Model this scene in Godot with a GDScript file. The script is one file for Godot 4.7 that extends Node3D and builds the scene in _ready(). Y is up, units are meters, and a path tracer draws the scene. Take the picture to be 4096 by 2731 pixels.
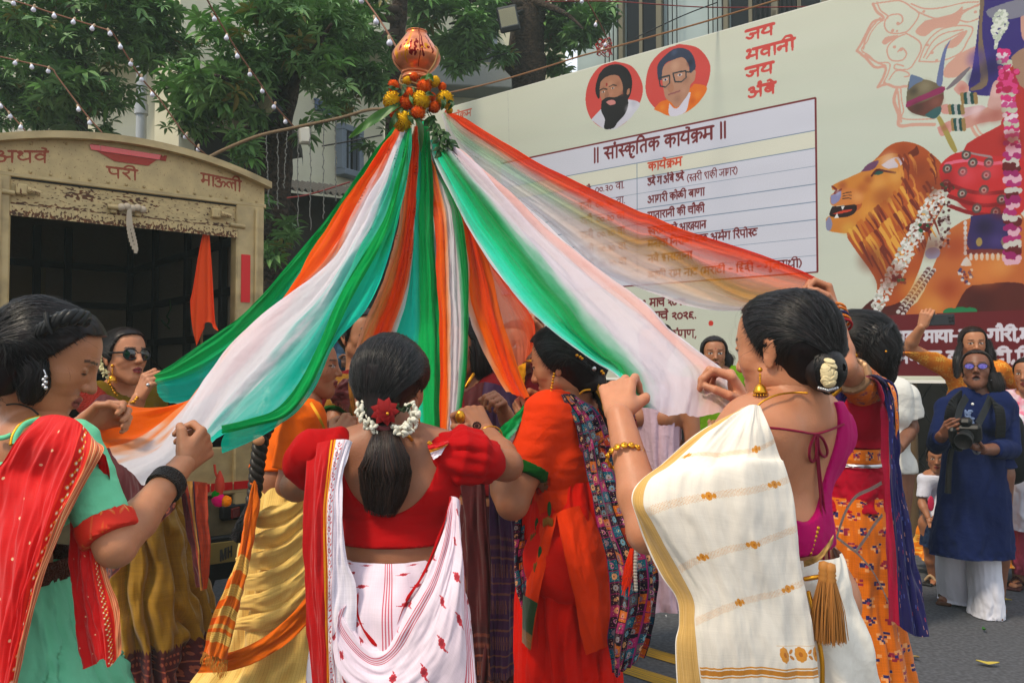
extends Node3D
const F:=850.0
const EYE:=1.42
const PITCH:=.03176
const ZOOM:=[Vector2.ZERO,Vector2(0,0),Vector2(325,0),Vector2(650,0),Vector2(0,225),Vector2(325,225),Vector2(650,225),Vector2(0,432.75),Vector2(325,432.75),Vector2(650,432.75),Vector2(850,300),Vector2(812.5,140),Vector2(800,0),Vector2(575,20),Vector2(225,225)]
const ZOOM_SCALE:=[1.0,6.2715,6.2715,6.2715,6.2715,6.2715,6.2715,6.2715,6.2715,6.2715,4.822,8.478,10.455,9.408,6.27]
var M:={}
var rng:=RandomNumberGenerator.new()
var fn:=FastNoiseLite.new()
var used_names:={}
func px(x:float,y:float,d:float)->Vector3:
	var a:=(x-512.0)/F
	var b:=(341.0-y)/F
	var dy:=b*cos(PITCH)+sin(PITCH)
	var dz:=-cos(PITCH)+b*sin(PITCH)
	return Vector3(a,dy,dz)*(d/-dz)+Vector3(0,EYE,0)
func q(k:int,x:float,y:float,d:float)->Vector3:
	return px(ZOOM[k].x+x/ZOOM_SCALE[k],ZOOM[k].y+y/ZOOM_SCALE[k],d)
func on_plane(k:int,x:float,y:float,p0:Vector3,n:Vector3)->Vector3:
	var eye:=Vector3(0,EYE,0)
	var dir:=q(k,x,y,1.0)-eye
	return eye+dir*(n.dot(p0-eye)/n.dot(dir))
func gnd(x:float,d:float)->Vector3:
	return Vector3((x-512.0)/F*d,0,-d)
func line_of(k:int,a:Array,d0:float,d1:float)->Array:
	var out:=[]
	var n:=a.size()/2
	for i in n:
		out.append(q(k,a[2*i],a[2*i+1],lerpf(d0,d1,float(i)/maxf(1,n-1))))
	return out
func numbered(called:String)->String:
	var n:int=used_names.get(called,0)
	used_names[called]=n+1
	return called if n==0 else "%s_%03d"%[called,n]
func tag(o:Node3D,label:String,category:String,group:="",kind:="")->Node3D:
	if label: o.set_meta("label",label)
	if category: o.set_meta("category",category)
	if group: o.set_meta("group",group)
	if kind: o.set_meta("kind",kind)
	return o
func thing(called:String,label:String,category:String,at:=Vector3.ZERO,group:="")->Node3D:
	var o:=Node3D.new()
	o.name=numbered(called)
	add_child(o)
	o.position=at
	return tag(o,label,category,group)
func offset_of(o:Node)->Vector3:
	var p:=Vector3.ZERO
	while o!=self and o!=null:
		p+=o.position
		o=o.get_parent()
	return p
func obj(called:String,mesh:Mesh,m:Material,parent:Node=self)->MeshInstance3D:
	var o:=MeshInstance3D.new()
	o.mesh=mesh
	o.material_override=m
	if parent==self:
		o.name=numbered(called)
		add_child(o)
	else:
		var n:=called
		var i:=0
		while parent.has_node(n):
			i+=1
			n="%s_%03d"%[called,i]
		o.name=n
		parent.add_child(o,true)
		o.position=-offset_of(parent)
	return o
func put(called:String,mesh:Mesh,m:Material,parent:Node,t:Transform3D)->MeshInstance3D:
	var o:=obj(called,mesh,m,parent)
	var off:=o.position
	o.transform=Transform3D(t.basis,t.origin+off)
	return o
func struct(called:String,mesh:Mesh,m:Material)->MeshInstance3D:
	var o:=obj(called,mesh,m)
	o.set_meta("kind","structure")
	return o
func lin(c:Color)->Color:return c.srgb_to_linear()
func mat(c:Color,rough:=.8,o:={})->StandardMaterial3D:
	var m:=StandardMaterial3D.new()
	m.albedo_color=c
	m.roughness=rough
	m.metallic=o.get("metal",.0)
	m.metallic_specular=o.get("spec",.4)
	if o.has("vc"):m.vertex_color_use_as_albedo=true
	if o.has("tex"):m.albedo_texture=o.tex
	if o.has("tri"):
		m.uv1_triplanar=true
		m.uv1_world_triplanar=o.get("world",true)
		m.uv1_scale=Vector3.ONE*float(o.tri)
	if o.has("uv"):m.uv1_scale=Vector3(o.uv.x,o.uv.y,1)
	if o.has("bump"):
		m.heightmap_enabled=true
		m.heightmap_texture=o.bump
		m.heightmap_scale=o.get("bumps",1.0)
	if o.has("nrm"):
		m.normal_enabled=true
		m.normal_texture=o.nrm
		m.normal_scale=o.get("ns",1.0)
	if o.has("alpha"):m.transparency=BaseMaterial3D.TRANSPARENCY_ALPHA
	if o.has("cut"):
		m.transparency=BaseMaterial3D.TRANSPARENCY_ALPHA_SCISSOR
		m.alpha_scissor_threshold=.5
	if o.has("back"):
		m.backlight_enabled=true
		m.backlight=o.back
	if o.has("rim"):
		m.rim_enabled=true
		m.rim=o.rim
		m.rim_tint=.7
	if o.has("sss"):
		m.subsurf_scatter_enabled=true
		m.subsurf_scatter_strength=o.sss
	if o.has("coat"):
		m.clearcoat_enabled=true
		m.clearcoat=o.coat
		m.clearcoat_roughness=.15
	m.cull_mode=BaseMaterial3D.CULL_DISABLED
	return m
func noise_img(w:int,freq:float,octaves:int,seed_:int,kind:=FastNoiseLite.TYPE_SIMPLEX_SMOOTH,lo:=.0,hi:=1.0,fractal:=FastNoiseLite.FRACTAL_FBM)->Image:
	var n:=FastNoiseLite.new()
	n.noise_type=kind
	n.frequency=freq
	n.fractal_type=fractal
	n.fractal_octaves=octaves
	n.seed=seed_
	var im:=n.get_seamless_image(w,w)
	im.convert(Image.FORMAT_RGB8)
	if lo>.0 or hi<1.0:
		im.adjust_bcs(hi-lo,1.0,1.0)
	return im
func tex(im:Image)->ImageTexture:
	im.generate_mipmaps()
	return ImageTexture.create_from_image(im)
func mottled(base:Color,spread:float,w:int,freq:float,seed_:int,tint:=Color.WHITE)->ImageTexture:
	var n:=FastNoiseLite.new()
	n.frequency=freq
	n.fractal_octaves=5
	n.seed=seed_
	var g:=n.get_seamless_image(w,w)
	var im:=Image.create(w,w,false,Image.FORMAT_RGB8)
	for y in w:
		for x in w:
			var v:float=(g.get_pixel(x,y).r-.5)*2.0
			var c:=base*(1.0+v*spread)
			im.set_pixel(x,y,c.lerp(tint,clampf(v*spread,.0,1.0)*.5) if tint!=Color.WHITE else c)
	return tex(im)
static func facing(v:PackedVector3Array,n:PackedVector3Array,idx:PackedInt32Array)->PackedInt32Array:
	for t in range(0,idx.size(),3):
		var a:=idx[t]
		var b:=idx[t+1]
		var c:=idx[t+2]
		if (v[c]-v[a]).cross(v[b]-v[a]).dot(n[a]+n[b]+n[c])<.0:
			idx[t+1]=c
			idx[t+2]=b
	return idx
func commit(v:PackedVector3Array,n:PackedVector3Array,uv:PackedVector2Array,idx:PackedInt32Array,col:=PackedColorArray())->ArrayMesh:
	var a:=[]
	a.resize(Mesh.ARRAY_MAX)
	a[Mesh.ARRAY_VERTEX]=v
	if n.size(): a[Mesh.ARRAY_NORMAL]=n
	if uv.size(): a[Mesh.ARRAY_TEX_UV]=uv
	if col.size(): a[Mesh.ARRAY_COLOR]=col
	a[Mesh.ARRAY_INDEX]=facing(v,n,idx)
	var m:=ArrayMesh.new()
	m.add_surface_from_arrays(Mesh.PRIMITIVE_TRIANGLES,a)
	return m
class Soup:
	static func facing(v:PackedVector3Array,n:PackedVector3Array,idx:PackedInt32Array)->PackedInt32Array:
		for t in range(0,idx.size(),3):
			var a:=idx[t]
			var b:=idx[t+1]
			var c:=idx[t+2]
			if (v[c]-v[a]).cross(v[b]-v[a]).dot(n[a]+n[b]+n[c])<.0:
				idx[t+1]=c
				idx[t+2]=b
		return idx
	var v:=PackedVector3Array()
	var n:=PackedVector3Array()
	var uv:=PackedVector2Array()
	var col:=PackedColorArray()
	var idx:=PackedInt32Array()
	var tint:=Color.WHITE
	func vert(p:Vector3,nn:Vector3,t:=Vector2.ZERO)->int:
		v.append(p); n.append(nn); uv.append(t); col.append(tint)
		return v.size()-1
	func tri(a:int,b:int,c:int)->void:
		idx.append(a); idx.append(b); idx.append(c)
	func quad(a:Vector3,b:Vector3,c:Vector3,d:Vector3,t0:=Vector2.ZERO,t1:=Vector2.ONE)->void:
		var nn:=(c-a).cross(b-a).normalized()*1.0
		if (b-a).cross(d-a).length_squared()<1e-14: nn=(d-a).cross(c-a).normalized()
		nn=(d-a).cross(b-a).normalized() if nn==Vector3.ZERO else nn
		var i:=vert(a,nn,t0)
		vert(b,nn,Vector2(t1.x,t0.y)); vert(c,nn,t1); vert(d,nn,Vector2(t0.x,t1.y))
		tri(i,i+1,i+2); tri(i,i+2,i+3)
	func box(t:Transform3D,size:Vector3,bevel:=.0)->void:
		var h:=size*.5
		var b:=minf(bevel,minf(h.x,minf(h.y,h.z))*.9)
		if b<=.0:
			for ax in 3:
				for s: float in [-1.0,1.0]:
					var nn:=Vector3.ZERO
					nn[ax]=s
					var u:=Vector3.ZERO
					var w:=Vector3.ZERO
					u[(ax+1)%3]=h[(ax+1)%3]
					w[(ax+2)%3]=h[(ax+2)%3]
					if s<0: u=-u
					var c:=nn*h[ax]
					var su:float=u.length()*2.0
					var sw:float=w.length()*2.0
					var wn:=(t.basis*nn).normalized()
					var i:=vert(t*(c-u-w),wn,Vector2(0,0))
					vert(t*(c-u+w),wn,Vector2(0,sw)); vert(t*(c+u+w),wn,Vector2(su,sw)); vert(t*(c+u-w),wn,Vector2(su,0))
					tri(i,i+1,i+2); tri(i,i+2,i+3)
			return
		var first:=v.size()
		var P:=func(sx:float,sy:float,sz:float,ax:int)->Vector3:
			var p:=Vector3(sx*(h.x-b),sy*(h.y-b),sz*(h.z-b))
			p[ax]=[sx*h.x,sy*h.y,sz*h.z][ax]
			return p
		for ax in 3:
			for s: float in [-1.0,1.0]:
				var c:=[]
				for k: Array in [[-1.0,-1.0],[-1.0,1.0],[1.0,1.0],[1.0,-1.0]]:
					var g:=[.0,.0,.0]
					g[ax]=s
					g[(ax+1)%3]=k[0]*s
					g[(ax+2)%3]=k[1]
					c.append(t*(P.call(g[0],g[1],g[2],ax) as Vector3))
				face(c)
		for ax in 3:
			for s1: float in [-1.0,1.0]:
				for s2: float in [-1.0,1.0]:
					var c:=[]
					for k: Array in [[-1.0,(ax+1)%3],[1.0,(ax+1)%3],[1.0,(ax+2)%3],[-1.0,(ax+2)%3]]:
						var g:=[.0,.0,.0]
						g[ax]=k[0]
						g[(ax+1)%3]=s1
						g[(ax+2)%3]=s2
						c.append(t*(P.call(g[0],g[1],g[2],k[1]) as Vector3))
					if s1*s2>0: c.reverse()
					face(c)
		for sx: float in [-1.0,1.0]:
			for sy: float in [-1.0,1.0]:
				for sz: float in [-1.0,1.0]:
					var c:=[t*(P.call(sx,sy,sz,0) as Vector3),t*(P.call(sx,sy,sz,1) as Vector3),t*(P.call(sx,sy,sz,2) as Vector3)]
					if sx*sy*sz>0: c.reverse()
					face(c)
	func face(c:Array)->void:
		var nn:Vector3=((c[2] as Vector3)-(c[0] as Vector3)).cross((c[1] as Vector3)-(c[0] as Vector3)).normalized()
		var i:=v.size()
		for p: Vector3 in c: vert(p,nn,Vector2(p.x+p.z,p.y))
		for k in c.size()-2: tri(i,i+k+1,i+k+2)
	func tube(path:Array,r0:float,r1:=-1.0,sides:=8,cap:=true)->void:
		if r1<.0: r1=r0
		var k:=path.size()
		var first:=v.size()
		var side:=Vector3.UP
		for i in k:
			var t:Vector3=((path[mini(i+1,k-1)] as Vector3)-(path[maxi(i-1,0)] as Vector3)).normalized()
			if i==0: side=Vector3.UP if absf(t.y)<.9 else Vector3.RIGHT
			side=(side-t*side.dot(t)).normalized()
			var o:=t.cross(side)
			var r:=lerpf(r0,r1,float(i)/maxf(1.0,k-1))
			for s in sides:
				var a:=TAU*s/sides
				var nn:=side*cos(a)+o*sin(a)
				vert((path[i] as Vector3)+nn*r,nn,Vector2(float(s)/sides,float(i)/k))
		for i in k-1:
			for s in sides:
				var a:=first+i*sides+s
				var b:=first+i*sides+(s+1)%sides
				tri(a,b,a+sides); tri(b,b+sides,a+sides)
		if cap:
			for e in [0,k-1]:
				var c:=vert(path[e],((path[e] as Vector3)-(path[1 if e==0 else k-2] as Vector3)).normalized())
				for s in sides:
					var a:int=first+e*sides+s
					var b:int=first+e*sides+(s+1)%sides
					if e==0: tri(c,b,a)
					else: tri(c,a,b)
	func lathe(prof:Array,t:Transform3D,sides:=32)->void:
		var first:=v.size()
		var k:=prof.size()
		for i in k:
			var tan:Vector2=((prof[mini(i+1,k-1)] as Vector2)-(prof[maxi(i-1,0)] as Vector2)).normalized()
			for s in sides+1:
				var a:=TAU*s/sides
				var o:=Vector3(cos(a),0,sin(a))
				vert(t*(o*(prof[i] as Vector2).x+Vector3.UP*(prof[i] as Vector2).y),(t.basis*(o*tan.y-Vector3.UP*tan.x)).normalized(),Vector2(float(s)/sides,float(i)/(k-1)))
		var w:=sides+1
		for i in k-1:
			for s in sides:
				var a:=first+i*w+s
				tri(a,a+1,a+w); tri(a+1,a+w+1,a+w)
	func ball(c:Vector3,r:Vector3,b:=Basis(),rows:=8,sides:=12)->void:
		var first:=v.size()
		for i in rows+1:
			var la:=PI*i/rows-PI/2
			for s in sides+1:
				var a:=TAU*s/sides
				var o:=Vector3(cos(la)*cos(a),sin(la),cos(la)*sin(a))
				vert(c+b*(o*r),(b*(o/r)).normalized(),Vector2(float(s)/sides,float(i)/rows))
		var w:=sides+1
		for i in rows:
			for s in sides:
				var a:=first+i*w+s
				tri(a,a+1,a+w); tri(a+1,a+w+1,a+w)
	func add(o:Soup)->void:
		var first:=v.size()
		v.append_array(o.v); n.append_array(o.n); uv.append_array(o.uv); col.append_array(o.col)
		for i in o.idx: idx.append(first+i)
	func mesh()->ArrayMesh:
		var a:=[]
		a.resize(Mesh.ARRAY_MAX)
		a[Mesh.ARRAY_VERTEX]=v
		a[Mesh.ARRAY_NORMAL]=n
		a[Mesh.ARRAY_TEX_UV]=uv
		a[Mesh.ARRAY_COLOR]=col
		a[Mesh.ARRAY_INDEX]=facing(v,n,idx)
		var m:=ArrayMesh.new()
		m.add_surface_from_arrays(Mesh.PRIMITIVE_TRIANGLES,a)
		return m
func at(p:Vector3,yaw:=.0,pitch:=.0,roll:=.0)->Transform3D:
	return Transform3D(Basis.from_euler(Vector3(pitch,yaw,roll)),p)
func box_mesh(t:Transform3D,size:Vector3,bevel:=.0)->ArrayMesh:
	var s:=Soup.new()
	s.box(t,size,bevel)
	return s.mesh()
func tube_mesh(path:Array,r0:float,r1:=-1.0,sides:=8)->ArrayMesh:
	var s:=Soup.new()
	s.tube(path,r0,r1,sides)
	return s.mesh()
func spline(p:Array,n:int)->Array:
	var fine:=[]
	var k:=p.size()
	var per:=12
	for i in k-1:
		var a=p[maxi(i-1,0)]
		var b=p[i]
		var c=p[i+1]
		var d=p[mini(i+2,k-1)]
		for j in per:
			fine.append(b.cubic_interpolate(c,a,d,float(j)/per))
	fine.append(p[k-1])
	var acc:=PackedFloat32Array([.0])
	for i in fine.size()-1: acc.append(acc[i]+fine[i].distance_to(fine[i+1]))
	var out:=[]
	var total:=acc[acc.size()-1]
	var j:=0
	for i in n+1:
		var want:=total*i/n
		while j<acc.size()-2 and acc[j+1]<want:j+=1
		var span:=acc[j+1]-acc[j]
		out.append(fine[j].lerp(fine[j+1],clampf((want-acc[j])/span,0,1) if span>1e-9 else .0))
	return out
func grid_mesh(P:Array,uvs:Callable,cols:=PackedColorArray())->ArrayMesh:
	var rows:=P.size()
	var w:int=P[0].size()
	var v:=PackedVector3Array()
	var n:=PackedVector3Array()
	var uv:=PackedVector2Array()
	var idx:=PackedInt32Array()
	for i in rows:
		var a:Array=P[maxi(i-1,0)]
		var b:Array=P[mini(i+1,rows-1)]
		var me:Array=P[i]
		for j in w:
			v.append(me[j])
			var du:Vector3=b[j]-a[j]
			var dv:Vector3=me[mini(j+1,w-1)]-me[maxi(j-1,0)]
			n.append(dv.cross(du).normalized())
			uv.append(uvs.call(float(i)/(rows-1),float(j)/(w-1)))
	for i in rows-1:
		for j in w-1:
			var a:=i*w+j
			idx.append_array(PackedInt32Array([a,a+w,a+1,a+1,a+w,a+w+1]))
	return commit(v,n,uv,idx,cols)
func sheet(rails:Array,nu:int,nv:int,colour=null,fold=null,uvs=null)->ArrayMesh:
	var R:=[]
	for r: Array in rails: R.append(spline(r,nu))
	var k:=R.size()
	var P:=[]
	var cols:=PackedColorArray()
	for i in nu+1:
		var row:=[]
		for j in (k-1)*nv+1:
			var f:=float(j)/nv
			var s:=mini(int(f),k-2)
			var t:=f-s
			row.append((R[s][i] as Vector3).cubic_interpolate(R[s+1][i],R[maxi(s-1,0)][i],R[mini(s+2,k-1)][i],t))
			if colour!=null: cols.append(colour.call(float(i)/nu,f))
		P.append(row)
	if fold!=null:
		var w:int=P[0].size()
		var Q:=[]
		for i in nu+1:
			var row:=[]
			for j in w:
				var du:Vector3=P[mini(i+1,nu)][j]-P[maxi(i-1,0)][j]
				var dv:Vector3=P[i][mini(j+1,w-1)]-P[i][maxi(j-1,0)]
				row.append((P[i][j] as Vector3)+dv.cross(du).normalized()*(fold.call(float(i)/nu,float(j)/nv) as float))
			Q.append(row)
		P=Q
	return grid_mesh(P,uvs if uvs!=null else func(u,v): return Vector2(v,u),cols)
func loft(rings:Array,nu:int,nt:int,shape=null,colour=null)->ArrayMesh:
	var C:=[]
	var W:=[]
	for r: Array in rings:
		C.append(r[0])
		W.append(Vector3(r[1],r[2],r[3] if r.size()>3 else .0))
	var k:=C.size()
	var P:=[]
	var cols:=PackedColorArray()
	for i in nu+1:
		var f:=float(i)/nu*(k-1)
		var s:=mini(int(f),k-2)
		var t:=f-s
		var c:Vector3=(C[s] as Vector3).cubic_interpolate(C[s+1],C[maxi(s-1,0)],C[mini(s+2,k-1)],t)
		var w:Vector3=(W[s] as Vector3).cubic_interpolate(W[s+1],W[maxi(s-1,0)],W[mini(s+2,k-1)],t)
		var row:=[]
		for j in nt+1:
			var a:=TAU*(j%nt)/nt
			var o:=Vector3(cos(a),0,sin(a))
			var p:=Vector3(o.x*w.x,0,o.z*w.y)
			var out:=Vector3(o.x/maxf(w.x,1e-4),0,o.z/maxf(w.y,1e-4)).normalized()
			if shape!=null: p+=out*(shape.call(float(i)/nu,a) as float)
			row.append(c+p.rotated(Vector3.UP,w.z))
			if colour!=null: cols.append(colour.call(float(i)/nu,a))
		P.append(row)
	return grid_mesh(P,func(u,v):return Vector2(v,u),cols)
func ring(y:float,xl:float,xr:float,d:float,thick:float,yaw:=.0)->Array:
	var a:=px(xl,y,d)
	var b:=px(xr,y,d)
	return [(a+b)*.5,(b.x-a.x)*.5,thick,yaw]
func noise(p:Vector3)->float:return fn.get_noise_3dv(p)
func bone(a:Vector3,b:Vector3,ra:float,rb:float,k:=.02,dir=null,s:=1.0,sign:=1.0)->Array:
	return [a,b,ra,rb,k,dir,s,sign]
func field_mesh(bones:Array,cell:float,o:={})->Soup:
	var lo:=Vector3.INF
	var hi:=-Vector3.INF
	for b: Array in bones:
		if b[7]<0: continue
		var r:=maxf(b[2],b[3])*maxf(1.0,b[6] as float)
		lo=lo.min((b[0] as Vector3).min(b[1])-Vector3.ONE*r)
		hi=hi.max((b[0] as Vector3).max(b[1])+Vector3.ONE*r)
	if o.has("lo"):lo=lo.max(o.lo)
	if o.has("hi"):hi=hi.min(o.hi)
	var off:float=o.get("off",.0)
	var rip0:float=o.get("ripple",.0)
	lo-=Vector3.ONE*(cell*3.0+off+rip0)
	hi+=Vector3.ONE*(cell*3.0+off+rip0)
	var nx:=int((hi.x-lo.x)/cell)+1
	var ny:=int((hi.y-lo.y)/cell)+1
	var nz:=int((hi.z-lo.z)/cell)+1
	var V:=PackedFloat32Array()
	V.resize(nx*ny*nz)
	V.fill(1.0)
	for b: Array in bones:
		var A:Vector3=b[0]-lo
		var B:Vector3=b[1]-lo
		var ra:float=b[2]
		var rb:float=b[3]
		var k:float=b[4]
		var sgn:float=b[7]
		var m:=maxf(ra,rb)*maxf(1.0,b[6] as float)+k+off+rip0*1.6+cell*2.5
		var x0:=maxi(0,int((minf(A.x,B.x)-m)/cell))
		var x1:=mini(nx-1,int((maxf(A.x,B.x)+m)/cell)+1)
		var y0:=maxi(0,int((minf(A.y,B.y)-m)/cell))
		var y1:=mini(ny-1,int((maxf(A.y,B.y)+m)/cell)+1)
		var z0:=maxi(0,int((minf(A.z,B.z)-m)/cell))
		var z1:=mini(nz-1,int((maxf(A.z,B.z)+m)/cell)+1)
		var flat:bool=b[5]!=null
		var fd: Vector3=b[5] if flat else Vector3.ZERO
		var fs:float=1.0/(b[6] as float)-1.0
		if flat:
			B=B+fd*(fd.dot(B-A)*fs)
		var AB:=B-A
		var L:=maxf(AB.length_squared(),1e-12)
		var dr:=rb-ra
		var scale:float=minf(1.0,b[6] as float)
		for z in range(z0,z1+1):
			for y in range(y0,y1+1):
				var i:=(z*ny+y)*nx+x0
				for x in range(x0,x1+1):
					var P:=Vector3(x*cell,y*cell,z*cell)-A
					if flat: P+=fd*(fd.dot(P)*fs)
					var t:=clampf(P.dot(AB)/L,.0,1.0)
					var d:=(P-AB*t).length()-ra-dr*t
					if flat: d*=scale
					var v:=V[i]
					if sgn>.0:
						var h:=k-absf(d-v)
						v=minf(d,v)
						if h>.0: v-=h*h/(4.0*k)
					else:
						d=-d
						var h:=k-absf(d-v)
						v=maxf(d,v)
						if h>.0: v+=h*h/(4.0*k)
					V[i]=v
					i+=1
	var rip:float=o.get("ripple",.0)
	var region=o.get("region")
	if rip>.0 or region!=null or off!=.0:
		var fr:Vector3=o.get("freq",Vector3.ONE*10.0)
		var i:=0
		for z in nz:
			for y in ny:
				for x in nx:
					var v:=V[i]
					if v<off+4.0*cell+rip*2.0 and (v>-4.0*cell-.03 or region!=null):
						var p:=lo+Vector3(x,y,z)*cell
						v-=off
						if rip>.0 and absf(v)<4.0*cell+rip*2.0: v-=rip*fn.get_noise_3dv(p*fr)
						if region!=null: v=maxf(v,region.call(p) as float)
						V[i]=v
					else:
						V[i]=v-off
					i+=1
	var S:=Soup.new()
	var at_:=PackedInt32Array()
	at_.resize(nx*ny*nz)
	at_.fill(-1)
	var sy:=nx
	var sz:=nx*ny
	var lim:=cell*2.8
	var colour=o.get("colour")
	var uvs=o.get("uvs")
	for z in range(1,nz-2):
		for y in range(1,ny-2):
			var i:=(z*ny+y)*nx
			for x in range(1,nx-2):
				var c:=i+x
				var v0:=V[c]
				if v0>lim or v0<-lim: continue
				var v1:=V[c+1]
				var v2:=V[c+sy]
				var v3:=V[c+sy+1]
				var v4:=V[c+sz]
				var v5:=V[c+sz+1]
				var v6:=V[c+sz+sy]
				var v7:=V[c+sz+sy+1]
				var neg:=int(v0<0)+int(v1<0)+int(v2<0)+int(v3<0)+int(v4<0)+int(v5<0)+int(v6<0)+int(v7<0)
				if neg==0 or neg==8: continue
				var s:=Vector3.ZERO
				var n:=0
				if (v0<0)!=(v1<0): s+=Vector3(v0/(v0-v1),0,0); n+=1
				if (v2<0)!=(v3<0): s+=Vector3(v2/(v2-v3),1,0); n+=1
				if (v4<0)!=(v5<0): s+=Vector3(v4/(v4-v5),0,1); n+=1
				if (v6<0)!=(v7<0): s+=Vector3(v6/(v6-v7),1,1); n+=1
				if (v0<0)!=(v2<0): s+=Vector3(0,v0/(v0-v2),0); n+=1
				if (v1<0)!=(v3<0): s+=Vector3(1,v1/(v1-v3),0); n+=1
				if (v4<0)!=(v6<0): s+=Vector3(0,v4/(v4-v6),1); n+=1
				if (v5<0)!=(v7<0): s+=Vector3(1,v5/(v5-v7),1); n+=1
				if (v0<0)!=(v4<0): s+=Vector3(0,0,v0/(v0-v4)); n+=1
				if (v1<0)!=(v5<0): s+=Vector3(1,0,v1/(v1-v5)); n+=1
				if (v2<0)!=(v6<0): s+=Vector3(0,1,v2/(v2-v6)); n+=1
				if (v3<0)!=(v7<0): s+=Vector3(1,1,v3/(v3-v7)); n+=1
				s/=n
				var g:=Vector3((v1+v3+v5+v7)-(v0+v2+v4+v6),(v2+v3+v6+v7)-(v0+v1+v4+v5),(v4+v5+v6+v7)-(v0+v1+v2+v3))
				var p:=lo+(Vector3(x,y,z)+s)*cell
				at_[c]=S.v.size()
				if colour!=null: S.tint=colour.call(p,g)
				S.vert(p,g.normalized(),uvs.call(p) if uvs!=null else Vector2.ZERO)
	for z in range(1,nz-2):
		for y in range(1,ny-2):
			var i:=(z*ny+y)*nx
			for x in range(1,nx-2):
				var c:=i+x
				if at_[c]<0: continue
				var n0:=V[c]<0
				var a:int
				var b:int
				var d:int
				if n0!=(V[c+1]<0):
					a=at_[c-sy]; b=at_[c-sz-sy]; d=at_[c-sz]
					if a>=0 and b>=0 and d>=0:
						if n0: S.tri(at_[c],b,a); S.tri(at_[c],d,b)
						else: S.tri(at_[c],a,b); S.tri(at_[c],b,d)
				if n0!=(V[c+sy]<0):
					a=at_[c-sz]; b=at_[c-sz-1]; d=at_[c-1]
					if a>=0 and b>=0 and d>=0:
						if n0: S.tri(at_[c],b,a); S.tri(at_[c],d,b)
						else: S.tri(at_[c],a,b); S.tri(at_[c],b,d)
				if n0!=(V[c+sz]<0):
					a=at_[c-1]; b=at_[c-1-sy]; d=at_[c-sy]
					if a>=0 and b>=0 and d>=0:
						if n0: S.tri(at_[c],b,a); S.tri(at_[c],d,b)
						else: S.tri(at_[c],a,b); S.tri(at_[c],b,d)
	return S
class Pic:
	var im:Image
	var w:int
	var h:int
	func _init(ww:int,hh:int,c:Color)->void:
		w=ww; h=hh
		im=Image.create(w,h,false,Image.FORMAT_RGBA8)
		im.fill(c)
	func poly(p:Array,c:Color)->void:
		var lo:=1e9
		var hi:=-1e9
		for a: Vector2 in p:
			lo=minf(lo,a.y); hi=maxf(hi,a.y)
		var n:=p.size()
		for y in range(maxi(0,int(floor(lo))),mini(h-1,int(ceil(hi)))+1):
			var cy:=y+.5
			var xs:=[]
			for i in n:
				var a:Vector2=p[i]
				var b:Vector2=p[(i+1)%n]
				if (a.y<=cy)!=(b.y<=cy):
					xs.append(a.x+(b.x-a.x)*(cy-a.y)/(b.y-a.y))
			xs.sort()
			for i in range(0,xs.size()-1,2):
				var x0:=maxi(0,int(round(xs[i])))
				var x1:=mini(w,int(round(xs[i+1])))
				if x1>x0: im.fill_rect(Rect2i(x0,y,x1-x0,1),c)
	func disc(p:Vector2,rx:float,c:Color,ry:=-1.0,rot:=.0)->void:
		if ry<0: ry=rx
		var k:=clampi(int(rx*2.0)+8,10,60)
		var a:=[]
		for i in k:
			var o:=Vector2(cos(TAU*i/k)*rx,sin(TAU*i/k)*ry)
			a.append(p+o.rotated(rot))
		poly(a,c)
	func stroke(p:Array,t:float,c:Color,t2:=-1.0)->void:
		if t2<0: t2=t
		for i in p.size()-1:
			var a:Vector2=p[i]
			var b:Vector2=p[i+1]
			var ta:=lerpf(t,t2,float(i)/(p.size()-1))*.5
			var tb:=lerpf(t,t2,float(i+1)/(p.size()-1))*.5
			var o:=(b-a).normalized().orthogonal()
			poly([a+o*ta,b+o*tb,b-o*tb,a-o*ta],c)
			if t>1.6: disc(b,tb,c)
		if t>1.6: disc(p[0],t*.5,c)
	func soft(p:Vector2,r:float,c:Color,a:=.5)->void:
		for y in range(maxi(0,int(p.y-r)),mini(h,int(p.y+r)+1)):
			for x in range(maxi(0,int(p.x-r)),mini(w,int(p.x+r)+1)):
				var d:=Vector2(x,y).distance_to(p)/r
				if d<1.0: im.set_pixel(x,y,im.get_pixel(x,y).lerp(c,a*(1.0-d*d)*(1.0-d*d)))
	func rect(x:float,y:float,ww:float,hh:float,c:Color)->void:
		im.fill_rect(Rect2i(int(x),int(y),int(ww),int(hh)),c)
	func flower(p:Vector2,r:float,c:Color,mid:Color,petals:=6)->void:
		for i in petals:
			disc(p+Vector2.from_angle(TAU*i/petals)*r*.6,r*.42,c)
		disc(p,r*.32,mid)
	func grain(amount:float,seed_:int)->void:
		var n:=FastNoiseLite.new()
		n.frequency=.35
		n.seed=seed_
		for y in h:
			for x in w:
				var c:=im.get_pixel(x,y)
				var v:=1.0+n.get_noise_2d(x,y)*amount
				im.set_pixel(x,y,Color(c.r*v,c.g*v,c.b*v,c.a))
	func tex()->ImageTexture:
		im.generate_mipmaps()
		return ImageTexture.create_from_image(im)
func curve2(flat:Array,n:=6)->Array:
	var p:=[]
	for i in flat.size()/2: p.append(Vector2(flat[2*i],flat[2*i+1]))
	return p if p.size()<3 else spline(p,n*(p.size()-1))
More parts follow.
